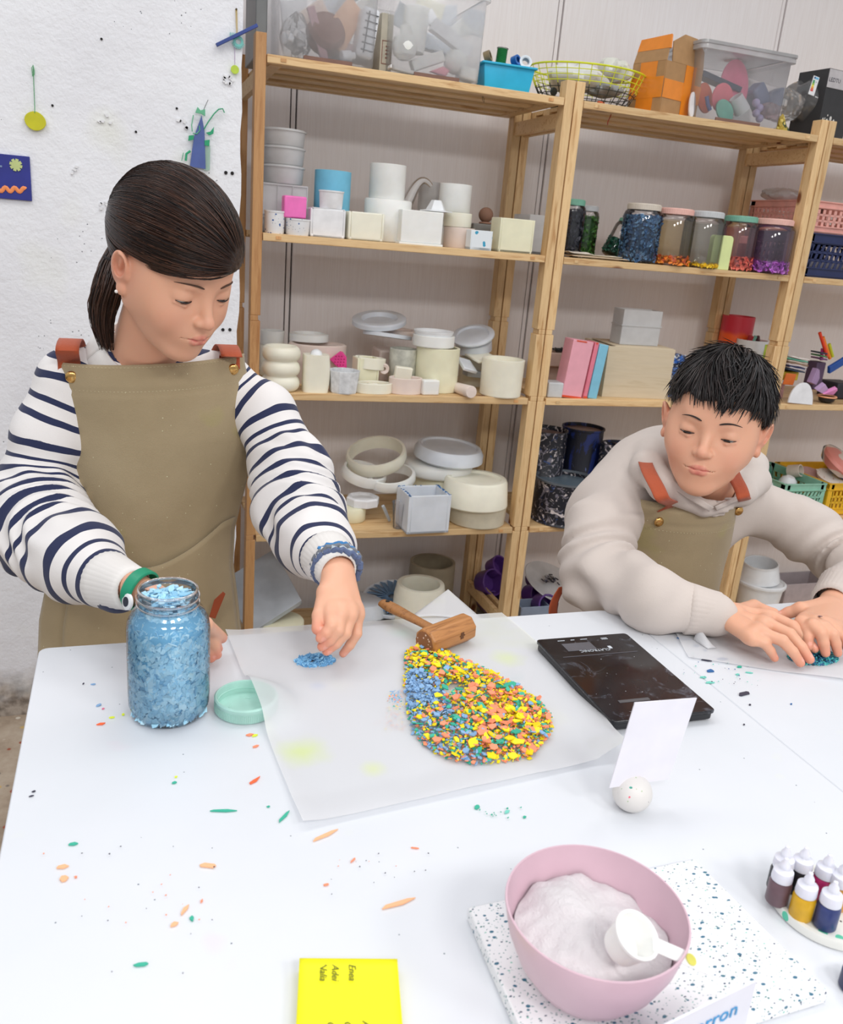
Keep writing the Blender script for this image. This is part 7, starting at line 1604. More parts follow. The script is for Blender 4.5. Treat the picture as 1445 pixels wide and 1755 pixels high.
def hand_mesh(spec, base, vox=.0015):
    P, tips, n = spec; f = field(P); pts = np.array([q for p in P for q in (p[1], p[2])]); lo, hi = pts.min(0)-.03, pts.max(0)+.03
    pos, F = surface(f, lo, hi, vox); pos = relax(pos, F, 1, .4); b = np.tile(lcol(base), (len(pos), 1)); pink = lcol((222, 130, 108))
    for t in tips:
        m = .55*np.exp(-np.sum((pos-A3(t))**2, 1)/.00018); b = b*(1-m[:, None])+pink*m[:, None]
        q = pos-(A3(t)+n*.0055); m = .6*(np.sum(q*q, 1) < .0000165); b = b*(1-m[:, None])+lcol((238, 176, 160))*m[:, None]
    return pos, F, b
def merge(parts):
    V, Fs, C, o = [], [], [], 0
    for pos, F, c in parts: V.append(pos); Fs.append(F+o); C.append(c); o += len(pos)
    return np.concatenate(V), np.concatenate(Fs), np.concatenate(C)
def strands(paths, radii, name, mats, parent, base, cols=None, n=3, flat=.5):
    """many tapered hair strands in one mesh; paths: (S, m, 3)"""
    P = A3(paths); S_, m, _ = P.shape; t = np.gradient(P, axis=1); t /= np.linalg.norm(t, axis=2, keepdims=True)+1e-9
    up = P-A3(base); up /= np.linalg.norm(up, axis=2, keepdims=True)+1e-9; a = np.cross(t, up); a /= np.linalg.norm(a, axis=2, keepdims=True)+1e-9; up = np.cross(a, t)
    R = A3(radii)[..., None]; ring = [P+a*R*cos(2*pi*k/n+.5)+up*R*flat*sin(2*pi*k/n+.5) for k in range(n)]
    V = np.stack(ring, 2).reshape(-1, 3); base_i = (np.arange(S_)*m*n)[:, None, None]+(np.arange(m-1)*n)[None, :, None]
    k = np.arange(n)[None, None]; k2 = (k+1) % n; F = np.stack([base_i+k, base_i+k2, base_i+n+k2, base_i+n+k], -1).reshape(-1, 4)
    cc = np.repeat(A3(cols), m*n, 0) if cols is not None else None
    return np_mesh(name, V, F, mats, cc)
def sweep_cloth(b, path, r, n=40, ribs=0, amp=.0, flat=1, cap=False):
    m = len(path); P = [Vector(p) for p in path]; vs = []; up = None
    for i in range(m):
        t = (P[min(i+1, m-1)]-P[max(i-1, 0)]).normalized()
        if up is None: up = Vector((0, 0, 1)) if abs(t.z) < .9 else Vector((1, 0, 0))
        a = t.cross(up).normalized(); up = a.cross(t).normalized()
        for k in range(n):
            q = 2*pi*k/n; rr = r[i]*(1+amp*cos(ribs*q)); vs.append(tuple(P[i]+a*cos(q)*rr+up*sin(q)*rr*flat))
    b.add(vs, [(i*n+k, i*n+(k+1) % n, (i+1)*n+(k+1) % n, (i+1)*n+k) for i in range(m-1) for k in range(n)])
def off(me, root):
    me.transform(Matrix.Translation([-x for x in root])); return me
# ================================================================ the two people
def cloth_mat(name, rgb, rough=.85, weave=900, b=.25):
    s = NT(name); v = s.coord(); c = lin(rgb)
    s.col(s.ramp(s.noise(v, 9, 4), [(.3, tuple(x*.92 for x in c[:3])), (.7, c[:3])])); s.set(Roughness=rough, Sheen_Weight=.15)
    s.bump(s.math('ADD', s.noise(v, weave, 2), s.math('MULTIPLY', s.noise(v, 26, 4), 3)), b, .0012); return s.m
M_RUST = cloth_mat('rust_strap', (176, 78, 40), .8, 500, .5)
M_BRASS = plain('brass_button', (214, 170, 104), .22, .03, metal=1)
s = NT('khaki_apron'); v = s.coord(); c = s.ramp(s.noise(v, 7, 4), [(.3, lin((156, 138, 106))), (.7, lin((170, 152, 120)))])
c = s.mix(s.math('MULTIPLY', s.ramp(s.noise(v, 11, 2), [(.66, (0, 0, 0)), (.74, (1, 1, 1))]), .35), c, lin((164, 156, 92)))
c = s.mix(s.math('MULTIPLY', s.math('LESS_THAN', s.voro(v, 70), .05), s.math('GREATER_THAN', s.noise(v, 6, 2), .52)), c, lin((226, 226, 190)))
s.col(c); s.set(Roughness=.8, Sheen_Weight=.2); s.bump(s.math('ADD', s.noise(v, 700, 2), s.math('MULTIPLY', s.noise(v, 16, 4), 4)), .3, .0016); M_APRON = s.m
M_STITCH = plain('pale_stitching', (196, 184, 150), .8)
M_BROWNT = cloth_mat('brown_trousers', (104, 84, 66))
M_HAIR1 = NT('dark_brown_hair'); _h = M_HAIR1.n('ShaderNodeAttribute'); _h.attribute_name = 'Col'; M_HAIR1.col(_h.outputs['Color']); M_HAIR1.set(Roughness=.30); M_HAIR1 = M_HAIR1.m
M_EYEW = plain('eye_white', (232, 228, 222), .15); M_IRIS = plain('dark_iris', (44, 28, 20), .1); M_LASH = plain('lash', (26, 20, 20), .6)
def eyes_brows(fr, f, parent, root, hair_col, gaze=(0, .80, -.6)):
    g = A3(gaze); g /= np.linalg.norm(g)
    for s_ in (-1, 1):
        c = A3((s_*.0310, .0600, .0005)); b = MB(); b.sphere((0, 0, 0), .0150, 20, 14); me = b.mesh('eye', M_EYEW, 180)
        e = link('eye', me, parent, tuple(fr.w(c)-root))
        b = MB(); q = fr.R @ g; M = Vector(q).to_track_quat('Z', 'Y').to_matrix().to_4x4(); b.M = M
        b.lathe([(.0001, .01535), (.0036, .01500), (.0070, .0136)], 20, cap=False); b.build('iris', M_IRIS, e, smooth=180)
        b = MB(); b.tube([tuple(fr.w(c+A3((.0150*t, sqrt(max(0, .0170**2-(.0150*t)**2-.0030**2)), -.0028-.0012*(1-t*t))))-root) for t in np.linspace(-.93, .93, 13)], [.0004+.0007*(1-abs(t)) for t in np.linspace(-.93, .93, 13)], 6)
        b.build('eyelashes', M_LASH, parent)
        P = []; 
        for t in np.linspace(0, 1, 10):
            x, z = s_*(.014+.034*t), .0205+.0050*sin(t*2.6)-.003*t*t; ys = np.linspace(.12, .03, 180); d = f(np.c_[np.full(180, x), ys, np.full(180, z)]); y = ys[np.argmax(d < 0)]; P.append(tuple(fr.w((x, y+.0002, z))-root))
        MB().tube(P, [.0018, .0031, .0034, .0033, .0031, .0028, .0024, .0019, .0013, .0006], 8, flat=.42).build('eyebrow', plain('eyebrow_'+str(s_), hair_col, .8), parent)
def wave(P, k=(40, 25, 30), A=.003):
    x, y, z = P.T; return A*(sin3(k[0]*x+k[1]*z+3*np.sin(k[2]*y))*np.sin(.6*k[0]*z-.8*k[2]*y+2*np.sin(k[1]*x)))
sin3 = np.sin
def ribbon(name, m, parent, root, path, wd, wv, th=.0018):
    b = MB(); P = [A3(p)-root for p in path]; W_ = [A3(q) for q in wv] if hasattr(wv[0], '__len__') else [A3(wv)]*len(P)
    b.grid(lambda u, v: tuple(P[int(round(v*(len(P)-1)))]+W_[int(round(v*(len(P)-1)))]*wd*(u-.5)), 4, len(P)-1)
    return b.build(name, m, parent, solid=th, smooth=70)
def smooth_path(pts, n=8):
    P = [A3(p) for p in pts]; P = [2*P[0]-P[1]]+P+[2*P[-1]-P[-2]]; out = []
    for i in range(1, len(P)-2):
        for k in range(n):
            t = k/n; out.append(.5*((2*P[i])+(-P[i-1]+P[i+1])*t+(2*P[i-1]-5*P[i]+4*P[i+1]-P[i+2])*t*t+(-P[i-1]+3*P[i]-3*P[i+1]+P[i+2])*t**3))
    return out+[P[-2]]
def button(parent, root, p, rot=0):
    b = MB(); b.lathe([(.0088, 0), (.0092, .0015), (.008, .0034), (.005, .0044), (.001, .0048)], 28); b.build('button', M_BRASS, parent, tuple(A3(p)-root), (pi/2+.12, 0, rot), smooth=60)
def legs(parent, root, hips, knees, feet, m, shoe):
    P = []
    for h, k, f_ in zip(hips, knees, feet): P += chain([h, k, (f_[0], f_[1], .09)], [.075, .055, .045], .03)
    P += [('cap', hips[0], hips[1], .085, .085, .03)]; f = field(P); pts = np.array([q for p in P for q in (p[1], p[2])])
    pos, F = surface(f, pts.min(0)-.1, pts.max(0)+.1, .008); link('trousers', off(np_mesh('trousers', relax(pos, F, 1), F, [m]), root), parent)
    for f_ in feet:
        pos, F = surface(field([('ell', (f_[0], f_[1]-.04, .035), (.042, .10, .035), 0), ('cap', (f_[0], f_[1]+.01, .04), (f_[0], f_[1]+.01, .09), .04, .038, .02)]), (f_[0]-.08, f_[1]-.17, -.01), (f_[0]+.08, f_[1]+.1, .15), .006)
        pos[:, 2] = np.maximum(pos[:, 2], .0); link('shoe', off(np_mesh('shoe', pos, F, [shoe]), root), parent)

# ------------------------------------------------ standing person with the ponytail
G = np.array([-.28, -.93, 0.])
person1 = thing('person', 'standing person with dark ponytail in striped sweatshirt and khaki apron, looking down', 'person', tuple(G))
ear = at_y(206, 458, -1.135)
fr = Frame((0, 0, 0), 290, 440, 36, 30, 0); fr.C = ear+fr.R @ A3((.079, .010, 0))
SK1 = (230, 174, 144)
neckb = A3((-.292, -.985, 1.125)); hp = head_prims(fr.l(neckb), (.040, .052)); f = field(hp)
pos, F = surface(f, (-.13, -.17, -.26), (.13, .13, .14), .00165); cols = skin_cols(pos, SK1); head = (fr.ws(pos), F, cols)
# right hand (viewer's left) steadies the paper behind the jar
Wr = at_y(232, 1008, -1.325)
K = [at_y(330, 1052, -1.40), at_y(338, 1066, -1.385), at_y(340, 1082, -1.37), at_y(336, 1098, -1.355)]
T = [at_z(374, 1112, .818), at_z(372, 1122, .815), at_z(362, 1128, .812), at_z(352, 1128, .812)]
hr = hand_prims(Wr, K, T, .008, (at_y(318, 1050, -1.415), at_y(352, 1070, -1.42), at_z(380, 1093, .826)), (.3, -.4, .8), at_y(150, 968, -1.20))
# left hand reaches down to the blue heap
Wl = at_y(578, 975, -1.325)
K = [at_y(566, 1052, -1.405), at_y(583, 1054, -1.41), at_y(600, 1056, -1.405), at_y(613, 1054, -1.39)]
T = [at_y(549, 1094, -1.425), at_y(552, 1108, -1.42), at_y(560, 1116, -1.415), at_y(588, 1120, -1.395)]
hl = hand_prims(Wl, K, T, .010, (at_y(558, 1015, -1.375), at_y(547, 1055, -1.40), at_y(544, 1078, -1.415)), (.55, -.75, .2), at_y(545, 932, -1.23), .0078)
tor = field([('ell', (-.285, -.93, 1.0), (.10, .07, .14), 0), ('ell', (-.285, -.91, .84), (.10, .07, .14), .05), ('cap', neckb, (-.285, -.94, 1.03), .050, .07, .03), ('cap', (-.40, -.95, 1.075), (-.17, -.95, 1.075), .035, .035, .04)])
tp, tF = surface(tor, (-.46, -1.08, .66), (-.08, -.82, 1.22), .008)
V, Fc, C = merge([head, hand_mesh(hr, SK1), hand_mesh(hl, SK1), (tp, tF, np.tile(lcol(SK1), (len(tp), 1)))])
body = link('body', off(np_mesh('body', V, Fc, [M_SKIN], C), G), person1)
eyes_brows(fr, f, person1, G, (88, 64, 52))
b = MB(); b.sphere((0, 0, 0), .0024, 14, 8); b.build('earring', plain('pearl', (240, 236, 232), .15), person1, tuple(fr.w((-.0835, -.001, -.031))-G))
# hair: cap combed back into a low ponytail
HC, HR = A3((0, -.014, .042)), A3((.0800, .108, .0925))
S0 = A3((.62, .74, -.26)); S0 /= np.linalg.norm(S0); T0 = A3((-.10, -.86, -.52)); T0 /= np.linalg.norm(T0)
ax_ = S0-T0; ax_ /= np.linalg.norm(ax_); e1 = np.cross(ax_, (0, 0, 1)); e1 /= np.linalg.norm(e1); e2 = np.cross(ax_, e1)
def streak(P):
    Q = (P-HC)/HR; a = np.arctan2(Q @ e2, Q @ e1); return a
def comb(a, n=1.): return .45*np.sin(23*a*n+1)+.3*np.sin(41*a*n+2.2)+.25*np.sin(67*a*n+.7)+.2*np.sin(109*a*n)
def thr1(P):
    x, y, z = P.T; return np.where(y > -.01, .026+.20*np.clip(y, 0, .12)+.12*np.clip(x, -.1, .1)*(y > .03), .026+.95*(y+.01))
def hairfn(P, d):
    d = smax(d, -(P[:, 2]-thr1(P)), .006); return d-.0010*comb(streak(P))
hf = field([('ell', HC, HR, 0), ('fn', hairfn), ('ell', (.0, -.108, -.010), (.030, .022, .032), .02)])
pos, F = surface(hf, (-.11, -.16, -.10), (.11, .12, .16), .0019)
cc = .5+.5*comb(streak(pos), 1.7); cb_ = lcol((24, 16, 14))[None]*(1-cc[:, None])+lcol((58, 38, 30))[None]*cc[:, None]
hair = link('hair', off(np_mesh('hair', fr.ws(pos), F, [M_HAIR1], cb_), G), person1)
rn = np.random.default_rng(3); Pth = []; Cs = []; Rd = []
for i in range(4200):
    a = rn.uniform(-pi, pi); r0 = 1.006+rn.random()*.018; t0 = rn.uniform(.08, .6); t1 = rn.uniform(t0+.2, 1.0)
    d0 = e1*cos(a)+e2*sin(a); pts = []
    for t in np.linspace(t0, min(1, t1), 12):
        ang = pi*t; q = ax_*cos(ang)+d0*sin(ang); q = q/np.linalg.norm(q); lift = 1+.010*sin(pi*(t-t0)/(t1-t0)); pts.append(HC+HR*q*r0*lift+A3((0, 0, rn.normal(0, .0003))))
    pts = A3(pts)
    ok = pts[:, 2] > thr1(pts)-.0015
    if ok.sum() < 5: continue
    k0 = int(np.argmax(ok)); k1 = k0+int(np.argmin(ok[k0:])) if not ok[k0:].all() else 12
    if k1-k0 < 4: continue
    idx = np.linspace(k0, k1-1, 12); pts = np.stack([np.interp(idx, np.arange(12), pts[:, c]) for c in range(3)], 1)
    Pth.append(fr.ws(pts)-G); w_ = np.sin(np.linspace(.15, pi-.1, 12)); Rd.append(.0009*w_+.0001); k_ = rn.random()**1.5; Cs.append(lcol((22, 14, 13))*(1-k_)+lcol((84, 54, 40))*k_)
link('hair_strands', strands(Pth, Rd, 'hair_strands', [M_HAIR1], None, fr.C-G, Cs), hair, kind='stuff')
# ponytail
tail = [fr.w((-.004, -.118, -.030)), at_y(190, 480, -1.05), at_y(178, 520, -1.04), at_y(176, 560, -1.03), at_y(184, 600, -1.02)]
tp_ = smooth_path(tail, 6); rr_ = np.interp(np.linspace(0, 1, len(tp_)), [0, .15, .5, 1], [.016, .022, .021, .010])
Pth, Cs, Rd = [], [], []
for i in range(420):
    a = rn.uniform(0, 2*pi); q = rn.random()**.5; o1 = A3((cos(a), sin(a)*.7, .15*sin(a))); nn = len(tp_)-rn.integers(0, 8)
    pts = A3([tp_[k]+o1*rr_[k]*q*(1+.06*sin(k*.6+i)) for k in range(nn)]); idx = np.linspace(0, nn-1, 14).astype(int)
    Pth.append(pts[idx]-G); Rd.append(np.linspace(.0014, .0005, 14)); k_ = rn.random()**1.4; Cs.append(lcol((32, 22, 19))*(1-k_)+lcol((88, 60, 46))*k_)
link('ponytail', strands(Pth, Rd, 'ponytail', [M_HAIR1], None, A3(tp_[6])-G+A3((0, .05, 0)), Cs), hair, kind='stuff')
b = MB(); b.tube([tuple(A3(tp_[2])-G+A3((.017*cos(a), .014*sin(a), .004*sin(a)))) for a in np.linspace(0, 2*pi, 25)[:-1]], .003, 8, closed=True); b.build('hair_tie', plain('dark_hair_tie', (40, 32, 32), .8), person1)
# striped sweatshirt
armR = [(-.402, -.965, 1.070), (-.432, -.975, 1.00), (-.448, -.98, .950), (-.452, -1.00, .915), tuple(at_y(72, 905, -1.06)), tuple(at_y(130, 955, -1.17)), tuple(at_y(205, 1008, -1.275))]
radR = [.052, .056, .050, .068, .074, .060, .034]
armL = [(-.158, -.955, 1.078), tuple(at_y(452, 712, -.99)), tuple(at_y(478, 762, -1.02)), tuple(at_y(498, 810, -1.06)), tuple(at_y(510, 870, -1.12)), tuple(at_y(540, 925, -1.21)), tuple(at_y(568, 968, -1.30))]
radL = [.050, .052, .049, .066, .068, .056, .034]
def arc(pts): d = [0]; [d.append(d[-1]+float(np.linalg.norm(A3(pts[i+1])-A3(pts[i])))) for i in range(len(pts)-1)]; return d
def chain_d(P, pts, rs):
    best = np.full(len(P), 1e3); s_ = np.zeros(len(P)); ar = arc(pts)
    for i in range(len(pts)-1):
        a, b_ = A3(pts[i]), A3(pts[i+1]); ab = b_-a; t = np.clip(((P-a) @ ab)/(ab @ ab), 0, 1); d = np.linalg.norm(P-a-t[:, None]*ab, axis=1)-(rs[i]+(rs[i+1]-rs[i])*t)
        best = np.minimum(best, d); w_ = np.exp(-np.clip(d+.02, -.1, 1)/.010); s_ += w_*(ar[i]+t*(ar[i+1]-ar[i])); ws_ = w_ if i == 0 else ws_+w_
    return best, s_/np.maximum(ws_, 1e-30)
torso = [('ell', (-.285, -.945, 1.00), (.135, .088, .125), 0), ('ell', (-.285, -.93, .85), (.135, .088, .16), .05), ('cap', (-.285, -.95, 1.08), (-.291, -.980, 1.124), .075, .060, .04), ('cap', (-.402, -.962, 1.092), (-.168, -.962, 1.098), .046, .046, .05)]
def folds(P, d):
    x, y, z = P.T
    _, sR = chain_d(P, armR, radR); _, sL = chain_d(P, armL, radL)
    s_ = np.where(x < -.285, sR, sL); am = np.clip((s_-.05)/.05, 0, 1)
    w = .0045*np.sin(s_*115+5*np.sin(26*z+20*y)+2.5*np.sin(40*x))*np.exp(-((s_-.30)/.10)**2)+.0028*np.sin(130*x+60*z+90*y)*np.exp(-((s_-.17)/.03)**2)
    return d+w*am+.0022*np.sin(34*x+22*z+3*np.sin(21*y))*np.sin(30*z-18*x)
sw = field(torso+chain(armR, radR, .018)+chain(armL, radL, .018)+[('fn', folds), ('subcap', neckb+A3((0, 0, .01)), fr.w((0, -.02, -.05)), .050, .050, .006)])
pos, F = surface(sw, (-.56, -1.37, .66), (.05, -.80, 1.20), .0038); pos = relax(pos, F, 1, .5)
dR, sR = chain_d(pos, armR, radR); dL, sL = chain_d(pos, armL, radL); dT = field(torso)(pos)
wR, wL, wT = [np.exp(-(q-np.minimum(np.minimum(dR, dL), dT))/.006) for q in (dR, dL, dT)]
st_ = (wR*(sR+.043)+wL*(sL+.042)+wT*((1.092-pos[:, 2])+.25*np.abs(pos[:, 0]+.285)))/(wR+wL+wT)
mR = np.clip((dT-np.minimum(dR, dL))/.03+.5, 0, 1)*0
s = NT('striped_jersey'); at_ = s.n('ShaderNodeAttribute'); at_.attribute_name = 'stripe'
v = s.coord(); ff = s.math('FRACT', s.math('MULTIPLY', s.math('ADD', at_.outputs['Fac'], s.math('MULTIPLY', s.noise(v, 12, 2), .012)), 1/.0325))
s.col(s.mix(s.math('LESS_THAN', ff, .33), lin((232, 228, 226)), lin((34, 42, 78)))); s.set(Roughness=.9, Sheen_Weight=.15); s.bump(s.math('ADD', s.noise(v, 900, 2), s.math('MULTIPLY', s.noise(v, 30, 4), 3)), .25, .0012); M_STRIPE = s.m
link('sweatshirt', off(np_mesh('sweatshirt', pos, F, [M_STRIPE], None, {'stripe': st_}), G), person1)
M_KNIT = cloth_mat('white_rib_knit', (230, 226, 222), .9)
def cuff(name, a, b_, r0, r1, m, parent, root):
    a, b_ = A3(a)-root, A3(b_)-root; path = [a+(b_-a)*t for t in np.linspace(0, 1, 9)]; rr = [r0*.85, r0*1.02]+[r0+(r1-r0)*t for t in np.linspace(.2, .9, 5)]+[r1*1.0, r1*.86]
    mb = MB(); sweep_cloth(mb, [tuple(p) for p in path], rr, 96, 32, .012); return mb.build(name, m, parent, smooth=80, solid=.0022)
cuff('cuff', at_y(180, 992, -1.255), at_y(232, 1010, -1.325), .037, .028, M_KNIT, person1, G)
cuff('cuff', at_y(556, 948, -1.275), at_y(580, 980, -1.335), .036, .028, M_KNIT, person1, G)
# collar band
cb0 = at_y(160, 572, -1.00)
nd_ = fr.w((0, -.02, -.05))-neckb; nd_ /= np.linalg.norm(nd_); na_ = np.cross(nd_, (0, 0, 1)); na_ /= np.linalg.norm(na_); nb_ = np.cross(na_, nd_); b = MB(); QS = [(.085, -.022), (.080, -.006), (.069, .010), (.060, .017), (.055, .012)]
b.grid(lambda u, v: tuple(neckb+A3((0, 0, .010))-G+(na_*cos(2*pi*u)+nb_*sin(2*pi*u))*float(np.interp(v*4, range(5), [q[0] for q in QS]))+nd_*float(np.interp(v*4, range(5), [q[1] for q in QS]))), 64, 12); b.build('collar', M_KNIT, person1, smooth=80, solid=.0024)
# apron
rows = [(1.134, -.422, -.138, -1.052), (1.118, -.423, -.137, -1.054), (1.09, -.424, -.130, -1.056), (1.05, -.418, -.120, -1.056), (1.01, -.420, -.115, -1.054), (.96, -.422, -.122, -1.050), (.90, -.425, -.135, -1.046), (.84, -.430, -.148, -1.044), (.78, -.445, -.150, -1.046), (.70, -.462, -.140, -1.05), (.60, -.47, -.13, -1.055), (.48, -.475, -.12, -1.06)]
def apron_fn(rows, bulge, fold=.004, root=G, tilt=0):
    zs = A3([r[0] for r in rows][::-1])
    def g(z): return [float(np.interp(z, zs, A3([r[k] for r in rows][::-1]))) for k in (1, 2, 3)]
    def fn(u, v, o=0.):
        z = rows[0][0]+(rows[-1][0]-rows[0][0])*v; l_, r_, y = g(z); x = l_+(r_-l_)*u; q = abs(2*u-1)
        y += bulge*q**2.4+fold*sin(9*u+4*v)*v**.6*(1-q*.5)+fold*.6*sin(23*u-6*v+1)*max(0, v-.25)-o
        if abs(z-(rows[0][0]-.040)) < .0035: y += .0016
        return (x-root[0], y-root[1], z+tilt*(u-.5)*(1-v)-root[2])
    return fn
af = apron_fn(rows, .066, .009, G, .022)
ap = MB().grid(af, 60, 110).build('apron', M_APRON, person1, solid=.0022, smooth=80)
b = MB()
for k in range(54): p = af((k+.5)/54, .0605*1.0, .0016); b.box(p, (.0026, .0006, .0007))
for k in range(54): p = af((k+.5)/54, .006, .0016); b.box(p, (.0026, .0006, .0007))
b.build('stitching', M_STITCH, ap, smooth=0)
def pocket(u, v):
    p = list(af(.12+.86*u, 0, 0)); top = .845-.045*sin(pi*min(1, u*1.1))*1.0+.02*u-G[2]; z = top+( .56-top)*v
    vv = (rows[0][0]-z)/(rows[0][0]-rows[-1][0]); q = af(.12+.86*u, vv, .006+.004*sin(pi*u)); return q
pk = MB().grid(pocket, 40, 24).build('pocket', M_APRON, ap, solid=.003, smooth=80)
tb = at_y(372, 1040, -1.075)-G; MB().prism([(-.012, -.020), (-.002, -.024), (.014, .020), (.010, .024), (-.004, .010)], 0, .002, Matrix.Rotation(pi/2, 4, 'X')).build('leather_tab', plain('rust_leather', (156, 70, 38), .5), ap, (tb[0], -1.068-G[1], tb[2]), bevel=.0006)
for (ux, u0) in ((.085, -.392), (.915, -.168)):
    p0 = A3(af(ux, .0, -.002))+G; xw = p0[0]
    ribbon('strap', M_RUST, person1, G, smooth_path([p0+A3((0, .002, -.02)), p0+A3((0, .005, .000)), (xw, -1.034, 1.147), (xw+(.002 if ux < .5 else -.002), -1.002, 1.1570), (xw+(.004 if ux < .5 else -.004), -.962, 1.153), (xw+(.008 if ux < .5 else -.008), -.91, 1.128), (xw+(.02 if ux < .5 else -.02), -.87, 1.09), (xw+(.04 if ux < .5 else -.04), -.845, .98)], 4), .032, (1, 0, 0))
button(person1, G, A3(af(.100, .030, .002))+G); button(person1, G, A3(af(.925, .030, .002))+G, .1)
legs(person1, G, [(-.36, -.91, .72), (-.24, -.91, .72)], [(-.37, -.94, .42), (-.23, -.94, .42)], [(-.38, -.93, 0), (-.20, -.93, 0)], M_BROWNT, plain('dark_shoe', (60, 60, 66), .6))
# green watch and braided bracelet
wa = at_y(240, 1010, -1.335); dv = A3(at_y(330, 1062, -1.39))-A3(Wr); dv /= np.linalg.norm(dv)
def around(c, d, r, n=40, e=1): 
    d = A3(d)/np.linalg.norm(d); a = np.cross(d, (0, 0, 1)); a /= np.linalg.norm(a); q = np.cross(a, d); return [tuple(A3(c)+a*cos(t)*r+q*sin(t)*r*e) for t in np.linspace(0, 2*pi, n+1)[:-1]]
t_ = Vector(dv).to_track_quat('Z', 'Y').to_euler()
wt = MB().lathe([(.0245, -.008), (.0265, -.006), (.0265, .006), (.0245, .008)], 48, cap=False).build('watch_strap', plain('green_rubber', (24, 144, 108), .45), person1, tuple(A3(wa)-G), tuple(t_), solid=.002)
wf = at_y(222, 1031, -1.358)-G; b = MB(); b.lathe([(.009, 0), (.0105, .001), (.0105, .004), (.009, .005), (.001, .005)], 30); wface = b.build('watch_case', M_PWHITE, person1, tuple(wf), (radians(78), 0, radians(-62)))
MB().lathe([(.0062, 0), (.0062, .0006)], 28).build('watch_display', plain('watch_glass', (40, 44, 60), .15), wface, (0, 0, .005))
rb_ = random.Random(8)
for k, (c_, dx, rr) in enumerate((((60, 130, 190), -.009, .0272), ((120, 124, 132), -.002, .0285), ((92, 106, 140), .005, .0278), ((190, 200, 206), .001, .0272))):
    bd_ = A3(at_y(583, 1054, -1.41))-A3(at_y(568, 960, -1.29)); bd_ /= np.linalg.norm(bd_); ctr = A3(at_y(577, 972, -1.318))+bd_*dx*1.1-G; P = around(ctr, bd_, rr+.004, 56); P = [tuple(A3(p)+A3((rb_.uniform(-1, 1), rb_.uniform(-1, 1), rb_.uniform(-1, 1)))*.0014+A3((0, 0, .0018*sin(i*1.9+k)))) for i, p in enumerate(P)]
    MB().tube(P, [.0042+.0008*sin(i*2.2) for i in range(56)], 7, closed=True).build('bracelet', cloth_mat('bracelet_%d' % k, c_, .9, 500, .6), person1)

# ------------------------------------------------ seated person in the hooded sweatshirt
H = np.array([.66, -1.02, 0.])
person2 = thing('person', 'seated person with short black hair in pale hoodie and khaki apron, hands on the table', 'person', tuple(H))
fr2 = Frame(at_y(1223, 731, -1.195), 1222, 733, -4, 11, 12.8)
SK2 = (224, 168, 138)
neck2 = A3(at_y(1212, 872, -1.10)); hp = head_prims(fr2.l(neck2), (.043, .052), .0045); f = field(hp)
pos, F = surface(f, (-.13, -.17, -.24), (.13, .13, .14), .0017); head = (fr2.ws(pos), F, skin_cols(pos, SK2))
zz = lambda u, v, z: at_z(u, v, z)
Wr = zz(1238, 1052, .838)
K = [zz(1322, 1057, .843), zz(1318, 1071, .846), zz(1308, 1086, .844), zz(1290, 1096, .838)]
T = [zz(1396, 1112, .819), zz(1388, 1130, .815), zz(1372, 1136, .813), zz(1328, 1128, .813)]
hr = hand_prims(Wr, K, T, (.010, .012, .012, .009), (zz(1292, 1040, .832), zz(1325, 1052, .822), zz(1352, 1072, .814)), (-.1, -.2, 1), zz(1165, 1040, .845), .0082, (.021, .026))
Wl = at_y(1432, 1032, -1.372)
K = [zz(1374, 1066, .846), zz(1393, 1072, .850), zz(1413, 1076, .848), zz(1432, 1082, .842)]
T = [zz(1386, 1108, .822), zz(1415, 1119, .817), zz(1436, 1119, .816), zz(1452, 1114, .816)]
hl = hand_prims(Wl, K, T, (.008, .010, .010, .008), (zz(1372, 1044, .840), zz(1352, 1050, .830), zz(1336, 1056, .822)), (-.1, -.25, 1), at_y(1452, 1004, -1.30), .0082, (.022, .027))
tor = field([('ell', (.66, -1.03, .80), (.12, .08, .20), 0), ('cap', neck2, (.66, -1.03, .92), .05, .07, .03), ('cap', (.56, -1.04, .90), (.75, -1.03, .90), .035, .035, .04)])
tp, tF = surface(tor, (.42, -1.16, .52), (.90, -.90, 1.06), .009)
V, Fc, C = merge([head, hand_mesh(hr, SK2, .0016), hand_mesh(hl, SK2, .0016), (tp, tF, np.tile(lcol(SK2), (len(tp), 1)))])
link('body', off(np_mesh('body', V, Fc, [M_SKIN], C), H), person2)
sp_ = zz(1406, 1056, .862)-H; 
MB().sphere((0, 0, 0), (.0032, .0032, .0006), 14, 6).build('ink_dot', plain('violet_ink', (70, 50, 80), .5), person2, tuple(sp_), (-.3, .1, 0))
eyes_brows(fr2, f, person2, H, (40, 30, 28), (-.1, .85, -.5))
# tousled black hair
HC2, HR2 = A3((0, -.018, .044)), A3((.081, .101, .090))
def thr2(P): x, y, z = P.T; return np.where(y > .03, .030+.25*(y-.03), np.where(y > -.03, .004+.43*(y+.03)*(y > -.03), .004+1.0*(y+.03)))
def hf2(P, d): a = np.arctan2(P[:, 0], P[:, 1]+.03); return smax(d, -(P[:, 2]-thr2(P)-.014-.006*np.sin(a*9)), .008)-.0016*comb(a, .8)
pos, F = surface(field([('ell', HC2, HR2, 0), ('fn', hf2)]), (-.11, -.15, -.10), (.11, .12, .16), .0023)
cc = .5+.5*comb(np.arctan2(pos[:, 0], pos[:, 1]+.03), 1.4)
hair2 = link('hair', off(np_mesh('hair', fr2.ws(pos), F, [M_HAIR1], lcol((16, 13, 14))[None]*(1-cc[:, None])+lcol((42, 34, 33))[None]*cc[:, None]), H), person2)
Pth, Rd, Cs = [], [], []; crown = A3((.12, -.35, 1.)); crown /= np.linalg.norm(crown)
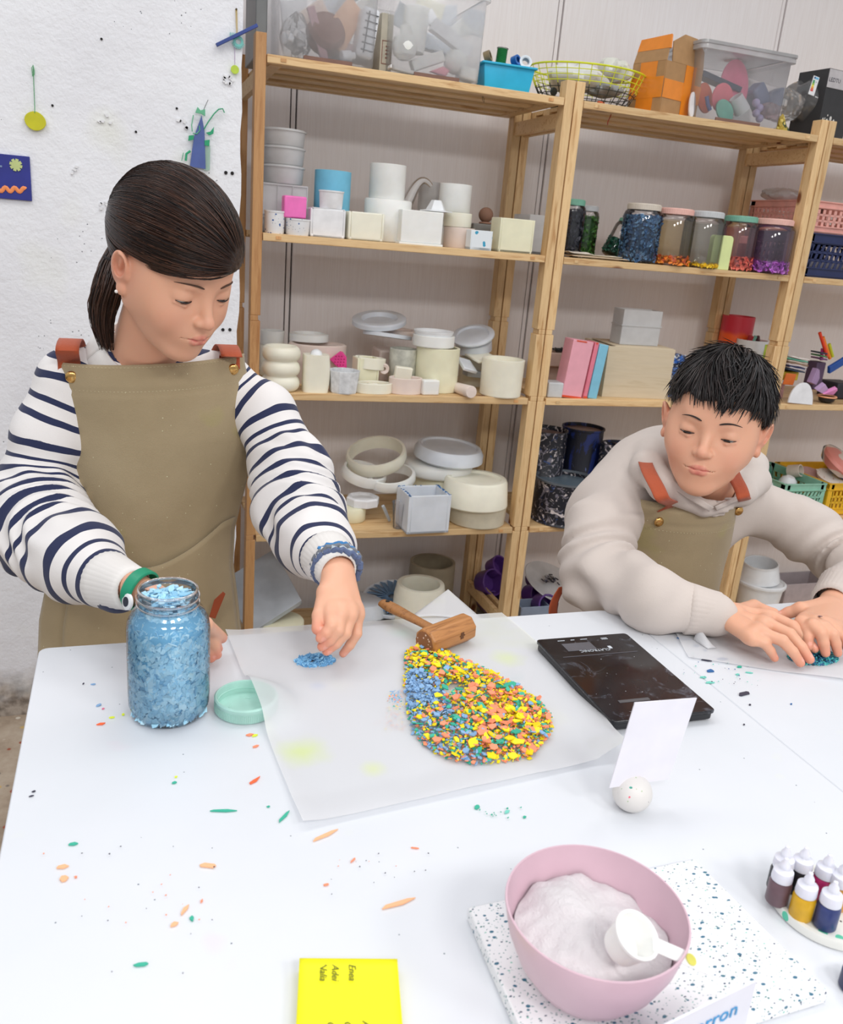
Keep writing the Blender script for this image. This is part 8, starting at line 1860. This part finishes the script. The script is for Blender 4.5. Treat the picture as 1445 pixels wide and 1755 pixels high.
c1 = np.cross(crown, (0, 1, 0)); c1 /= np.linalg.norm(c1); c2_ = np.cross(c1, crown); m_ = 12
for i in range(3000):
    a = rn.uniform(-pi, pi); t0 = rn.random()**.7*1.35; ln = rn.uniform(.35, .8); wh = .9*sin(a*5+1)+.5*rn.normal(0, .5)+.25; hgt = rn.random()
    tip = rn.uniform(.0, .016) if rn.random() < .4 else rn.uniform(-.003, .004)
    pts = []
    for j, t in enumerate(np.linspace(t0, t0+ln, m_)):
        q_ = j/(m_-1); aa = a+wh*q_*.35; d = crown*cos(t)+(c1*cos(aa)+c2_*sin(aa))*sin(t); d /= np.linalg.norm(d)
        pts.append(HC2+HR2*d*(1.005+.03*hgt*sin(pi*min(1, q_*1.1))+.0)+d*tip*q_**2)
    pts = A3(pts); fc = d[1] > .35; ag = atan2(d[0], d[1]); cl = .5+.5*sin(ag*13+2*sin(ag*29+1)); low = thr2(pts)-(.003+.024*cl*rn.random() if fc else .016*rn.random())
    bad = pts[:, 2] < low
    if bad.any():
        k = int(np.argmax(bad))
        if k < 4: continue
        idx = np.linspace(0, k-1, m_); pts = np.stack([np.interp(idx, np.arange(m_), pts[:, c]) for c in range(3)], 1)
    Pth.append(fr2.ws(pts)-H); Rd.append(np.interp(np.linspace(0, 1, m_), [0, .3, .8, 1], [.0006, .0016, .0012, .0002])); k_ = rn.random()**2; Cs.append(lcol((14, 12, 13))*(1-k_)+lcol((62, 52, 50))*k_)
link('hair_strands', strands(Pth, Rd, 'hair_strands', [M_HAIR1], None, fr2.C-H, Cs), hair2, kind='stuff')
# hoodie
eR = tuple(at_y(1022, 985, -1.20)); wR = tuple(at_z(1222, 1052, .840))
aR = [tuple(at_y(1064, 868, -1.08)), tuple(at_y(1030, 910, -1.13)), eR, tuple(at_z(1120, 1025, .848)), wR]; rR = [.056, .060, .062, .048, .034]
aL = [tuple(at_y(1308, 874, -1.06)), tuple(at_y(1375, 905, -1.10)), tuple(at_y(1450, 955, -1.16)), tuple(at_y(1478, 985, -1.24)), tuple(at_y(1440, 1015, -1.33))]; rL = [.052, .060, .060, .052, .038]
tors = [('ell', (.655, -1.03, .86), (.185, .105, .15), 0), ('ell', (.665, -1.01, .68), (.17, .11, .20), .06), ('cap', aR[0], (.655, -1.04, .945), .054, .065, .05), ('cap', aL[0], (.655, -1.04, .945), .050, .065, .05)]
def fold2(P, d):
    _, s1 = chain_d(P, aR, rR); _, s2 = chain_d(P, aL, rL); x, y, z = P.T; s_ = np.where(x < .655, s1, s2)
    w = .0066*np.sin(s_*75+3*np.sin(30*z+25*y)+2*np.sin(28*x))*np.exp(-((s_-.20)/.11)**2)
    return d+w+.0042*np.sin(24*x+30*z+2*np.sin(26*y))*np.sin(22*z-26*x+1)
hl_ = [at_y(1170, 762, -1.02), at_y(1122, 780, -1.06), at_y(1112, 800, -1.12), at_y(1140, 832, -1.17), at_y(1202, 872, -1.195)]
hr_ = [at_y(1230, 768, -.99), at_y(1292, 800, -1.02), at_y(1296, 825, -1.09), at_y(1268, 845, -1.15), at_y(1212, 872, -1.195)]
hd_ = field(tors+chain(aR, rR, .02)+chain(aL, rL, .02)+chain(hl_, [.030, .030, .030, .026, .016], .012)+chain(hr_, [.030, .030, .026, .022, .016], .012)+[('ell', (.69, -.985, .975), (.11, .055, .06), .03), ('fn', fold2), ('subcap', neck2-A3((0, 0, .01)), fr2.w((0, -.01, -.05)), .047, .052, .008)])
pos, F = surface(hd_, (.28, -1.50, .50), (1.12, -.86, 1.14), .0045); pos = relax(pos, F, 1, .5)
M_HOOD = cloth_mat('oatmeal_fleece', (206, 194, 186), .95, 700, .22)
link('hoodie', off(np_mesh('hoodie', pos, F, [M_HOOD]), H), person2)
cuff('cuff', at_z(1172, 1042, .842), at_z(1236, 1054, .838), .038, .033, M_HOOD, person2, H); cuff('cuff', at_y(1448, 1005, -1.315), at_y(1424, 1036, -1.372), .040, .034, M_HOOD, person2, H)
# drawn seam of the hood opening
ribbon('hood_edge', M_HOOD, person2, H, smooth_path([p+A3((0, -.026, .008)) for p in hl_[1:]], 5), .012, (.6, -.2, .7), .004); ribbon('hood_edge', M_HOOD, person2, H, smooth_path([p+A3((0, -.022, .008)) for p in hr_[2:]], 5), .012, (-.6, -.2, .7), .004)
def xr(u, v, y): return float(at_y(u, v, y)[0])
r2 = []
for v_, ul, ur, y in ((868, 1117, 1297, -1.185), (880, 1115, 1296, -1.19), (905, 1112, 1293, -1.185), (950, 1104, 1284, -1.175), (990, 1092, 1272, -1.17), (1030, 1075, 1262, -1.165)):
    r2.append((float(at_y(1200, v_, y)[2]), xr(ul, v_, y), xr(ur, v_, y), y))
r2 += [(r2[-1][0]-.08, r2[-1][1]-.01, r2[-1][2]+.02, -1.165), (r2[-1][0]-.2, r2[-1][1]-.02, r2[-1][2]+.04, -1.17)]
af2 = apron_fn(r2, .055, .004, H)
ap2 = MB().grid(af2, 50, 80).build('apron', M_APRON, person2, solid=.0022, smooth=80)
b = MB()
for k in range(40): b.box(af2((k+.5)/40, .128, .0018), (.0026, .0006, .0007))
for k in range(40): b.box(af2((k+.5)/40, .010, .0018), (.0026, .0006, .0007))
b.build('stitching', M_STITCH, ap2, smooth=0)
for ux, pts in ((.175, [(1104, 786, -1.12), (1112, 808, -1.175), (1127, 836, -1.222), (1137, 856, -1.236)]), (.90, [(1252, 798, -1.12), (1260, 818, -1.180), (1270, 838, -1.222), (1275, 854, -1.234)])):
    p0 = A3(af2(ux, 0, .001))+H; q_ = [p0+A3((0, 0, -.012)), p0+A3((0, -.022, .006))]+[A3(at_y(*k)) for k in pts[::-1]]
    ribbon('strap', M_RUST, person2, H, smooth_path(q_, 5), .026, (.97, 0, .2))
button(person2, H, A3(af2(.150, .085, .003))+H); button(person2, H, A3(af2(.955, .055, .008))+H)
b = MB(); tq = at_y(955, 1030, -1.10)-H; ribbon('apron_tie', M_RUST, person2, H, smooth_path([at_y(965, 1005, -1.12), at_y(953, 1025, -1.13), at_y(948, 1045, -1.14), at_y(950, 1075, -1.14)], 4), .022, (.9, .3, 0))
legs(person2, H, [(.58, -.98, .50), (.74, -.98, .50)], [(.57, -1.34, .50), (.76, -1.34, .50)], [(.57, -1.30, 0), (.76, -1.30, 0)], M_BROWNT, plain('grey_shoe', (90, 90, 96), .6))
t = thing('stool', 'plain wooden stool under the seated person, hidden behind the table', 'stool', (.66, -.96, 0))
MB().lathe([(.16, .38), (.165, .385), (.165, .402), (.16, .408)], 40).build('seat', M_BOARD, t)
for a in range(4): q = a*pi/2+pi/4; MB().tube([(.15*cos(q), .15*sin(q), 0), (.11*cos(q), .11*sin(q), .382)], .014, 10).build('leg', M_BOARD, t)
